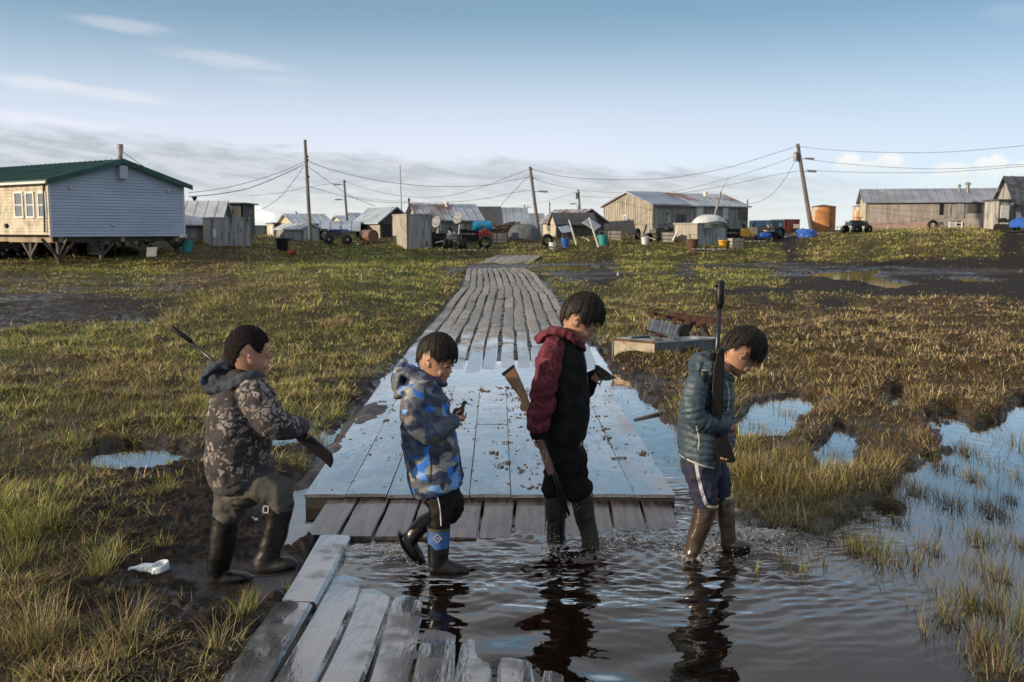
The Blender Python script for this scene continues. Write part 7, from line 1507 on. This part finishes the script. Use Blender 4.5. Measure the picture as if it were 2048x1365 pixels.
# ===== boy 4: quilted teal jacket, air rifle upright against the chest
def boy4():
    K = Kid(5.25, ''); K.root = thing('person', gr(1400, 1100), 'boy in teal quilted jacket and brown boots hugging a black air rifle, head bowed', 'person', 'boys walking in a line')
    sc = 93 * K.k; R = hrot(46, 4); O = K.P(1479, 710); b = MB(); T = head_parts(b, O, sc, R)
    K.limb(b, [(1466, 718, 0, 17, 18), (1450, 730, 0, 17, 19), (1430, 752, 0, 19, 22)]); K.limb(b, [(1420, 768, 0, 30, 42), (1412, 830, 0, 38, 46), (1400, 900, 0, 34, 42)])
    K.limb(b, [(1395, 775, -48, 12, 12), (1392, 836, -60, 12, 12), (1450, 853, -42, 9, 9), (1460, 856, -38, 8, 8)]); K.limb(b, [(1430, 775, 44, 12, 12), (1452, 840, 56, 11, 11), (1452, 905, 10, 9, 9), (1448, 915, -12, 8, 8)])
    hand(K, b, [(1459, 856, -38, 7, 7), (1466, 858, -36, 7, 7)], [[(1468, 853, -36), (1473, 855, -42), (1470, 860, -46)], [(1469, 857, -35), (1474, 860, -41), (1470, 864, -45)], [(1468, 861, -34), (1472, 865, -40), (1467, 868, -44)], [(1465, 864, -34), (1468, 869, -39), (1463, 870, -43)]], [(1461, 852, -40), (1466, 849, -45), (1471, 851, -47)], 2.4)
    hand(K, b, [(1446, 916, -14, 7, 8), (1450, 921, -34, 6, 8)], [[(1440, 922, -40), (1440, 921, -52), (1442, 916, -60)], [(1446, 923, -40), (1446, 922, -53), (1447, 917, -61)], [(1452, 924, -40), (1452, 923, -53), (1453, 918, -61)], [(1458, 924, -38), (1458, 923, -50), (1458, 918, -58)]], [(1440, 914, -18), (1436, 912, -32), (1436, 914, -44)], 2.5)
    K.limb(b, [(1400, 895, 0, 34, 42), (1405, 930, 0, 36, 42)]); K.limb(b, [(1402, 930, -22, 18, 18), (1412, 1008, -24, 14, 14), (1384, 1110, -24, 11, 11)]); K.limb(b, [(1428, 930, 22, 18, 18), (1448, 995, 22, 14, 14), (1456, 1080, 22, 11, 11)])
    V, F = fuse(b, .0038, 2); npmesh('body', V, F, SKIN, K.root)
    build_head_extras(K, T, sc, R, (.53, .36, .10), 2800, 1.0, 1.01, 14)
    pf = mat('teal quilted nylon', (.034, .060, .082), (.022, .040, .056), 5, rough=.5, rough2=.68, bump=.003, bscale=60)
    tp = [(1410, 735, 0, 30, 44), (1418, 770, 0, 47, 58), (1412, 822, 0, 53, 61), (1405, 870, 0, 50, 59), (1398, 905, 0, 42, 55), (1395, 919, 0, 39, 53)]
    ap = [(1395, 768, -52, 25, 24), (1386, 808, -62, 25, 24), (1394, 838, -62, 22, 22), (1425, 847, -54, 20, 20), (1454, 853, -42, 17, 16)]; fp = [(1432, 770, 48, 24, 24), (1452, 830, 58, 20, 20), (1455, 880, 40, 16, 16), (1449, 905, 8, 13, 13)]
    b = MB(); K.limb(b, tp, 'dome', 'flat', n=32); K.limb(b, ap, 'dome', 'flat'); K.limb(b, fp, 'dome', 'flat')
    V, F = fuse(b, .0055, 3); V0 = V.copy(); N = normals(V, F); q = lambda L: [(np.array(K.P(*a[:3])), max(a[3], a[4]) * K.k) for a in L]
    sa, da = along(V, q(ap)); sf, df = along(V, q(fp)); st_, dt = along(V, q(tp)); z = V[:, 2] + .12 * (V[:, 0]) * 0
    s_ = np.where(da < np.minimum(dt, df), sa, np.where(df < dt, sf, z * 1.0 + .10 * V[:, 0])) + .010 * (vn(V[:, 0] * 9, V[:, 1] * 9, V[:, 2] * 9) - .5); ph = np.abs(np.sin(PI * s_ / .036)) ** .55
    V = V + N * (  .0058 * (ph - .75) + .004 * (fbm(V[:, 0] * 30, V[:, 1] * 30, V[:, 2] * 30, 2) - .5))[:, None]; V = wrinkle(V, F, .006, 51, (10, 8, 12), .5); garment('jacket', K, V, F, pf)
    grey = mat('pale zip tape', (.34, .33, .30), rough=.7); strip('zip', V, F, [(1393, 853), (1398, 880), (1396, 900)], 3, grey, K.root); strip('zip', V, F, [(1452, 762), (1458, 790), (1455, 822)], 3, grey, K.root)
    b = MB(); K.limb(b, [(1396, 918, 0, 40, 54.5), (1395, 921, 0, 39.5, 54)], 'flat', 'flat', n=40); b.build('hem_trim', grey, K.root, True)
    b = MB(); K.limb(b, [(1413, 713, 0, 9, 26), (1397, 722, 0, 14, 38), (1389, 740, 0, 10, 42), (1392, 757, 0, 8, 44)]); K.limb(b, [(1410, 722, -10, 10, 28), (1430, 738, -34, 9, 14), (1450, 752, -30, 8, 11), (1460, 757, -8, 7, 9)]); K.limb(b, [(1400, 735, 0, 14, 44), (1425, 748, 0, 14, 44), (1440, 756, 0, 10, 38)]); K.limb(b, [(1410, 722, 10, 10, 28), (1430, 738, 34, 9, 14), (1450, 752, 30, 8, 11), (1461, 758, 6, 7, 9)])
    V, F = fuse(b, .005, 2); N = normals(V, F); ph = np.abs(np.sin(PI * (V[:, 2] - .5 * V[:, 0]) / .028)) ** .6; V = V + N * (.005 * (ph - .7))[:, None]; garment('hood', K, wrinkle(V, F, .006, 57, (14, 8, 14), .4), F, pf)
    tr = mat('navy track trousers', (.006, .009, .028), (.010, .013, .036), 6, rough=.8)
    b = MB(); K.limb(b, [(1397, 900, 0, 36, 48), (1404, 935, 0, 40, 46)]); K.limb(b, [(1398, 925, -22, 31, 30), (1404, 965, -24, 30, 28), (1410, 998, -24, 25, 25), (1412, 1012, -24, 22, 22)]); K.limb(b, [(1430, 930, 22, 24, 28), (1440, 965, 22, 22, 25), (1446, 992, 22, 18, 21)])
    V, F = fuse(b, .006, 3); V = smooth(wrinkle(V, F, .010, 61), F, 1); garment('trousers', K, V, F, tr); strip('stripe', V, F, [(1392, 926), (1397, 955), (1404, 985), (1413, 1010)], 7, mat('grey white stripe', (.42, .42, .44), (.28, .28, .32), 120, rough=.8), K.root)
    cr_ = mat('cream rubber rim', (.34, .29, .17), rough=.6)
    o, V, F = boot(K, [(1412, 1008, -24, 24, 23), (1403, 1045, -24, 21, 21), (1391, 1080, -24, 18, 18), (1384, 1108, -24, 17, 17), (1380, 1132, -24, 18, 18)], [(1378, 1134, -24, 12, 17), (1400, 1132, -24, 13, 18), (1424, 1130, -24, 9, 15)], [(1374, 1146, -24, 4, 17), (1424, 1140, -24, 4, 15)], BRB)
    b = MB(); K.limb(b, [(1413, 1005, -24, 25, 24), (1412, 1009, -24, 25.2, 24.2)], 'flat', 'flat', n=32); b.build('rim', cr_, o, True)
    o, V, F = boot(K, [(1447, 994, 22, 20, 20), (1451, 1030, 22, 19, 19), (1455, 1062, 22, 17, 17), (1457, 1090, 22, 17, 17)], [(1456, 1092, 22, 12, 16), (1478, 1090, 22, 12, 16), (1496, 1090, 22, 8, 13)], [(1452, 1104, 22, 4, 16), (1496, 1098, 22, 4, 13)], BRB)
    b = MB(); K.limb(b, [(1447, 991, 22, 21, 21), (1447.5, 995, 22, 21.2, 21.2)], 'flat', 'flat', n=32); b.build('rim', cr_, o, True)
    # air rifle with telescopic sight
    rt = thing('air_rifle', K.P(1440, 850, -60), 'black air rifle with fat muzzle and scope held upright by the last boy', 'rifle'); gm = mat('black stock', (.016, .016, .017)); st = mat('blued steel', (.05, .055, .065)); pl = mat('matt black polymer', (.006, .006, .0065), (.011, .0105, .010), 20, rough=.45, spec=.25)
    d = -64
    m = MB(); m.tube([K.P(1441, 561, d), K.P(1441, 563, d), K.P(1440, 606, d), K.P(1439, 617, d)], [.017, .022, .0215, .014], 16); m.build('muzzle_sleeve', pl, rt, True)
    m = MB(); m.tube([K.P(1440, 612, d), K.P(1434, 700, d), K.P(1426, 740, d)], [.0125, .0115, .012], 14); m.build('barrel', st, rt, True)
    m = MB(); m.lathe(K.P(1431, 572, d), [(.004, 0), (.008, .004), (.008, .016), (.004, .02)], 10, (0, -1, 0)); m.bar(K.P(1434, 572, d), K.P(1430, 570, d), .006); m.build('sight', BLK, rt)
    m = MB(); prism(K, m, [(1437, 695), (1448, 697), (1448, 740), (1446, 775), (1445, 812), (1442, 838), (1430, 850), (1420, 846), (1420, 812), (1423, 770), (1426, 730), (1432, 705)], d, .040); V, F = fuse(m, .004, 4); npmesh('stock', V, F, pl, rt)
    m = MB(); prism(K, m, [(1422, 862), (1450, 862), (1460, 890), (1471, 920), (1466, 925), (1434, 921), (1428, 890)], -52, .036); V, F = fuse(m, .004, 3); npmesh('butt', V, F, pl, rt)
    m = MB(); m.tube([K.P(1432, 842, d), K.P(1432, 872, -56)], .020, 12); m.build('grip', pl, rt, True)
    m = MB(); m.tube([K.P(1408, 742, d - 4), K.P(1408, 744, d - 4), K.P(1408, 757, d - 4), K.P(1407, 768, d - 4), K.P(1407, 790, d - 4), K.P(1410, 806, d - 4), K.P(1412, 818, d - 4)], [.017, .0215, .020, .0135, .0125, .0125, .016], 16); sc_ = m.build('scope', pl, rt, True)
    m = MB(); m.lathe(K.P(1408, 741.5, d - 4), [(.016, 0), (.015, .001)], 16, (0, -.3, 1)); m.build('lens', GLASS, sc_)
    m = MB(); m.bar(K.P(1407, 780, d), K.P(1422, 784, d), .02, .016); m.bar(K.P(1409, 800, d), K.P(1422, 804, d), .02, .016); m.build('scope_mount', BLK, rt)
    m = MB(); m.tube([K.P(1444 + 8 * math.cos(a), 815 + 9 * math.sin(a), d) for a in np.linspace(-2, 2.2, 14)], .003, 6); m.build('trigger_guard', BLK, rt)
    m = MB(); m.bar(K.P(1426, 706, d - 6), K.P(1422, 722, d - 6), .014, .016); m.build('rear_sight', BLK, rt)
boy4()

# ---------------------------------------------------------------- grass and sedge
def blades(name, X, Y, Z, hgt, wid, az_, lean, curl, col, near, label, cat='grass'):
    n = len(X); t = np.array([0, .38, .72, 1.0]) if near else np.array([0, .5, 1.0]); wv = np.array([1, .85, .5]) if near else np.array([1, .7]); m = len(t)
    # arc in the plane of az: angle grows from lean to lean+curl
    ang = lean[:, None] + curl[:, None] * t[None]; dt = np.diff(t)
    mid = (ang[:, 1:] + ang[:, :-1]) / 2
    hx = np.concatenate([np.zeros((n, 1)), np.cumsum(np.sin(mid) * dt, 1)], 1) * hgt[:, None]; hz = np.concatenate([np.zeros((n, 1)), np.cumsum(np.cos(mid) * dt, 1)], 1) * hgt[:, None]
    cx, cy = np.cos(az_), np.sin(az_); tw = az_ + PI / 2 + RNG.normal(0, .5, n); sx, sy = np.cos(tw), np.sin(tw)
    px = X[:, None] + hx * cx[:, None]; py = Y[:, None] + hx * cy[:, None]; pz = Z[:, None] + np.maximum(hz, -.01)
    nv = 2 * (m - 1) + 1; V = np.zeros((n, nv, 3), np.float32)
    for i in range(m - 1):
        w_ = wid * wv[i] / 2
        V[:, 2 * i] = np.stack([px[:, i] - sx * w_, py[:, i] - sy * w_, pz[:, i]], 1); V[:, 2 * i + 1] = np.stack([px[:, i] + sx * w_, py[:, i] + sy * w_, pz[:, i]], 1)
    V[:, -1] = np.stack([px[:, -1], py[:, -1], pz[:, -1]], 1)
    tr = []
    for i in range(m - 2): a = 2 * i; tr += [(a, a + 1, a + 3), (a, a + 3, a + 2)]
    a = 2 * (m - 2); tr.append((a, a + 1, nv - 1))
    F = (np.arange(n)[:, None, None] * nv + np.array(tr)[None]).reshape(-1, 3)
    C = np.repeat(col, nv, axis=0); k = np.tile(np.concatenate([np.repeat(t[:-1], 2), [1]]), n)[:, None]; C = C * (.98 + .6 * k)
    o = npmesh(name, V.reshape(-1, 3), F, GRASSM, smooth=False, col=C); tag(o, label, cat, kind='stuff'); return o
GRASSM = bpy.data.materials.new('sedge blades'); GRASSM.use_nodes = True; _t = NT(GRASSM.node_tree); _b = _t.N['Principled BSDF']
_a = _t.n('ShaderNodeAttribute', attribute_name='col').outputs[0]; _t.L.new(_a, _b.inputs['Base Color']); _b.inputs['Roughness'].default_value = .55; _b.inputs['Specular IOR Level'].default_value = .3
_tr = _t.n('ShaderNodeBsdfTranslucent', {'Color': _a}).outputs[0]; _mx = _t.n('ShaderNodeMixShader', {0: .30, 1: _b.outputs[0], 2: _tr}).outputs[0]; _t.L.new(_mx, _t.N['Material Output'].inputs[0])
def palette(n, g, s, r):
    u = RNG.random((n, 1)); G = np.array([.070, .100, .020]) * (1 - u) + np.array([.285, .295, .068]) * u; S = np.array([.20, .145, .07]) * (1 - u) + np.array([.46, .36, .20]) * u; Rr = np.array([.055, .032, .018]) * (1 - u) + np.array([.17, .10, .05]) * u
    tot = g + s + r + .02; q = RNG.random(n) * tot; return np.where((q < g)[:, None], G, np.where((q < g + s)[:, None], S, Rr))
def field():
    def centres(n, ya, yb, uni=False):
        iy = RNG.uniform(1 / yb, 1 / ya, n); Yc = 1 / iy if not uni else RNG.uniform(ya, yb, n); u = RNG.uniform(-.86, .80, n); return u * Yc, Yc
    A = [centres(27000, 2.9, 9), centres(31000, 9, 60), centres(21000, 40, 74, True), centres(6500, 12, 60, True)]
    Xc = np.concatenate([a[0] for a in A]); Yc = np.concatenate([a[1] for a in A])
    z = zone(Xc, Yc); sd = water_sd(Xc, Yc); patch = fbm(Xc * 1.4 / np.clip(Yc / 8, 1, 4), Yc * 1.4 / np.clip(Yc / 8, 1, 4), 60, 4)
    tn = fbm(Xc * 2.1, Yc * 2.1, 7, 3); tf = fbm(Xc * .75, Yc * .5, 65, 3); nf = sst(Yc, 14, 24); tn = tn * (1 - nf) + tf * nf; tn = sst(tn, .36, .56)
    keep = RNG.random(len(Xc)) < z[:, 3] * (.22 + .25 * sst(Xc, 1, 2.5) + .75 * sst(patch, .40, .56) + .75 * tn) * np.clip(1 - .4 * z[:, 4], 0, 1)
    keep &= (sd > np.maximum(.03 * np.clip(Yc / 8, .6, 4), .03 * (Yc - 14))) & (walk_mask(Xc, Yc) < .05)
    # bare trodden ground under the leading boy
    f0 = gr(500, 1150, .02); keep &= np.hypot((Xc - f0.x) / .62, (Yc - f0.y) / .40) > 1
    Xc, Yc, z, patch, tn = Xc[keep], Yc[keep], z[keep], patch[keep], tn[keep]; n = len(Xc); per = 15
    i = np.repeat(np.arange(n), per); N = len(i); Y0 = Yc[i]; k = np.clip(Y0 / 6, .7, 5)
    rad = np.abs(RNG.normal(0, .05, N)) * k; th = RNG.uniform(0, 2 * PI, N); X = Xc[i] + rad * np.cos(th); Y = Y0 + rad * np.sin(th)
    zb = z[i]; sdb = water_sd(X, Y); ok = (sdb > .0) & (walk_mask(X, Y) < .3); X, Y, th, rad, i, zb, Y0, sdb = X[ok], Y[ok], th[ok], rad[ok], i[ok], zb[ok], Y0[ok], sdb[ok]; N = len(X)
    Z = Hfull(X, Y, sdb, zb) - .01
    g, s, r_, dn, mu = zb.T; csz = RNG.lognormal(0, .32, n)[i]
    hg = (.92 - .17 * sst(Y, 5, 9)) * (.095 + .05 * g + .03 * s - .02 * r_) * csz * RNG.uniform(.5, 1.25, N) * (1 - .35 * mu) * (1 + .4 * sst(Y, 20, 55)) * (1 - .45 * mu * sst(Y, 14, 24)) * (.75 + .25 * sst(Y, 3, 6))
    tall = (Y > 50) & (s > .5); hg = np.where(tall, hg * 1.9, hg)
    wd = np.maximum(.0032, Y * .00062) * RNG.uniform(.7, 1.3, N)
    mat_ = RNG.random(N) < (.46 + .22 * r_ + .12 * s); lean = np.where(mat_, RNG.uniform(.9, 1.5, N), np.abs(RNG.normal(.22, .2, N)) + .5 * np.clip(rad / (.08 * np.clip(Y / 6, .7, 5)), 0, 1)); curl = np.where(mat_, RNG.uniform(-.1, .7, N), RNG.uniform(.1, 1.1, N))
    azb = th + RNG.normal(0, .7, N); azb = np.where(mat_, RNG.uniform(0, 2 * PI, N), azb)
    gg = np.where(mat_, g * .45, g * 1.25); s = s * np.where(X < -.5, .7, .9); col = palette(N, gg, s * np.where(mat_, 1.3, 1), r_ * np.where(mat_, 1.6, .7)) * np.exp(RNG.normal(0, .22, n))[i][:, None] * ((.80 + .45 * RNG.random(n)) * (.62 + .62 * tn))[i][:, None]
    nr = Y < 13
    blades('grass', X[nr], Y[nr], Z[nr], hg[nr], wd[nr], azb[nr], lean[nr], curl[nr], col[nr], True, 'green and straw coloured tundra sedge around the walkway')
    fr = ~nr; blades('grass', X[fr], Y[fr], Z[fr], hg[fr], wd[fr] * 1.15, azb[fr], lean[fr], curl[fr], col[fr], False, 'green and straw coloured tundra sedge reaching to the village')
    # short moss and leaf litter between the tussocks
    n2 = 185000; iy = RNG.uniform(1 / 26, 1 / 2.9, n2); Y2 = 1 / iy; X2 = RNG.uniform(-.84, .78, n2) * Y2; z2 = zone(X2, Y2); s2 = water_sd(X2, Y2)
    ok = (s2 > .02) & (walk_mask(X2, Y2) < .2) & (RNG.random(n2) < z2[:, 3] * np.clip(1.1 - .9 * z2[:, 4], .08, 1) * (.25 + .9 * sst(fbm(X2 * 1.7, Y2 * 1.7, 66, 3), .40, .56))); X2, Y2, z2, s2 = X2[ok], Y2[ok], z2[ok], s2[ok]; m2 = len(X2)
    blades('moss', X2, Y2, Hfull(X2, Y2, s2, z2) - .005, RNG.uniform(.02, .055, m2) * np.clip(Y2 / 6, .8, 2), np.maximum(.006, Y2 * .0011) * RNG.uniform(.6, 1.4, m2), RNG.uniform(0, 2 * PI, m2), RNG.uniform(.2, 1.3, m2), RNG.uniform(0, .8, m2), palette(m2, z2[:, 0] * .9, z2[:, 1] * .5, z2[:, 2] * 1.1 + .1) * .75, False, 'low moss and leaf litter between the sedge tussocks', 'moss')
    print('blades', N, m2)
field()
def tufts():
    L = [ # photo x, y, spread px, n, height m, g, s, r, standing in water
        (1770, 1000, 34, 420, .13, .4, .4, .7), (1835, 985, 26, 260, .13, .3, .4, .7), (1735, 1035, 26, 200, .10, .3, .4, .6), (1760, 1110, 30, 300, .15, .8, .3, .2), (1715, 1095, 14, 90, .13, .8, .3, .2), (1830, 1125, 24, 130, .11, .5, .3, .5),
        (1520, 1150, 10, 26, .09, .6, .3, .4), (1565, 1125, 16, 50, .10, .6, .3, .4), (1600, 1145, 22, 70, .10, .5, .3, .5), (1640, 1120, 20, 60, .10, .5, .3, .5), (1480, 1010, 22, 150, .12, .7, .3, .3), (1545, 1040, 30, 220, .12, .6, .4, .4), (1610, 1040, 26, 200, .12, .5, .4, .5),
        (1900, 1235, 24, 90, .16, .8, .3, .3), (1855, 1265, 10, 30, .15, .8, .3, .2), (1940, 1200, 30, 90, .13, .6, .3, .5), (1985, 1150, 34, 130, .13, .6, .3, .6), (2030, 1090, 30, 110, .13, .5, .3, .6), (2030, 1240, 40, 240, .17, .7, .3, .4), (1990, 1290, 28, 110, .13, .5, .3, .5), (2000, 1350, 46, 420, .12, .3, .4, .7),
        (1905, 1010, 26, 60, .12, .3, .3, .7), (1945, 960, 24, 70, .12, .3, .3, .7), (1990, 1030, 26, 70, .14, .4, .3, .6), (1960, 1080, 30, 70, .12, .4, .3, .6), (1890, 1060, 18, 34, .12, .4, .3, .6), (1875, 1100, 22, 34, .10, .3, .3, .6), (1935, 905, 20, 60, .12, .3, .4, .7), (1985, 925, 26, 80, .12, .4, .3, .6), (2040, 960, 26, 90, .14, .4, .3, .6), (2035, 890, 20, 80, .16, .3, .4, .7), (1870, 1180, 16, 30, .10, .5, .3, .5), (1820, 1215, 8, 14, .10, .6, .3, .3), (1960, 1010, 20, 36, .12, .4, .3, .5),
        (1520, 860, 26, 90, .10, .5, .4, .5), (1575, 830, 20, 60, .10, .5, .4, .5), (1665, 910, 20, 80, .10, .4, .4, .6), (250, 925, 40, 50, .07, .5, .4, .5), (1385, 850, 14, 80, .10, .5, .4, .4), (1345, 800, 20, 120, .10, .4, .4, .5), (1440, 950, 18, 80, .10, .6, .4, .4), (1250, 800, 14, 20, .05, .2, .2, .8), (1290, 860, 14, 16, .05, .2, .2, .8), (1330, 920, 12, 14, .05, .2, .2, .8)]
    P = {k: [] for k in 'xyzhwalcq'}
    def add(cx, cy, sp, n, h, g, s, r, z0, water):
        c = gr(cx, cy, z0); k = c.y / FPX; rx = RNG.normal(0, sp * k * .6, n); ry = RNG.normal(0, sp * k * (1.0 if not water else 1.3), n); X = c.x + rx; Y = c.y + ry
        P['x'].append(X); P['y'].append(Y); P['z'].append(np.full(n, z0 - .02) if water else Hfull(X, Y) - .01); P['h'].append(h * RNG.uniform(.45, 1.3, n)); P['w'].append(np.full(n, max(.0028, c.y * .00045)) * RNG.uniform(.7, 1.4, n)); P['a'].append(np.arctan2(ry, rx) + RNG.normal(0, .8, n)); fl = RNG.random(n) < .16 
        P['l'].append(np.where(fl, RNG.uniform(1.0, 1.5, n), np.abs(RNG.normal(.2, .25, n)))); P['c'].append(RNG.uniform(.0, 1.0, n)); P['q'].append(palette(n, g, s, r) * (.62 if water else .85))
    L += [(x + RNG.uniform(-8, 8), y + RNG.uniform(-6, 6), RNG.uniform(9, 22), int(RNG.uniform(50, 170)), RNG.uniform(.07, .13), .35, .35, .7) for x, y in ((1905, 1010), (1950, 955), (1990, 1030), (1960, 1085), (2000, 1160), (1935, 1210), (1900, 1245), (1860, 1105), (2040, 1090), (1935, 905), (1500, 1045), (1660, 1030), (1700, 1100), (1650, 1075), (1580, 1085), (1790, 1050), (1960, 1290), (1880, 940), (2020, 1000), (1915, 1130), (1980, 1220))]
    for t in L: add(*t, 0.0, True)
    for t in [(1500, 960, 30, 420, .15, .6, .5, .5), (1560, 980, 34, 460, .15, .5, .5, .6), (1640, 985, 34, 420, .15, .5, .5, .6), (1700, 960, 30, 340, .14, .4, .5, .7), (1780, 930, 26, 260, .13, .3, .5, .7), (1490, 900, 26, 260, .14, .5, .5, .5), (1590, 920, 30, 300, .14, .4, .5, .6), (1840, 880, 24, 260, .13, .3, .5, .7), (1950, 860, 34, 360, .14, .3, .5, .7)]: add(*t, .05, False)
    for t in [(675, 668, 26, 700, .15, .2, 1., .2), (345, 650, 22, 160, .28, .3, 1., .1), (420, 630, 26, 160, .24, .3, 1., .1), (500, 590, 30, 160, .26, .3, 1., .1), (560, 575, 26, 120, .24, .3, 1., .1), (480, 1240, 12, 60, .13, .8, .3, .2), (500, 1215, 10, 60, .12, .9, .3, .1), (650, 1095, 8, 40, .07, .9, .3, .2), (570, 1170, 6, 24, .06, .8, .3, .2), (500, 1230, 14, 50, .12, .9, .4, .1), (430, 1310, 20, 70, .16, .4, .7, .3), (250, 1300, 40, 160, .20, .4, .8, .3), (80, 1300, 40, 300, .20, .4, .8, .3), (60, 1090, 36, 300, .15, 1., .1, .4), (25, 1150, 30, 180, .15, 1., .1, .4), (200, 1160, 24, 140, .15, .9, .2, .1), (330, 1000, 22, 150, .12, .9, .3, .1), (330, 1110, 14, 60, .11, .9, .3, .1), (160, 900, 24, 160, .14, .9, .3, .1), (640, 880, 22, 260, .13, .9, .3, .1), (600, 940, 18, 160, .12, .8, .3, .1), (680, 970, 8, 60, .07, .9, .5, .1), (1255, 700, 26, 200, .13, .3, .5, .7), (1315, 722, 26, 260, .12, .3, .5, .7), (1370, 720, 26, 220, .12, .3, .6, .6), (1430, 700, 24, 160, .12, .3, .5, .6)]: add(*t, .03, False)
    A = {k: np.concatenate(v) for k, v in P.items()}
    blades('marsh_grass', A['x'], A['y'], A['z'], A['h'], A['w'], A['a'], A['l'], A['c'], A['q'], True, 'tufts of sedge standing in the dark pool and along its banks')
tufts()
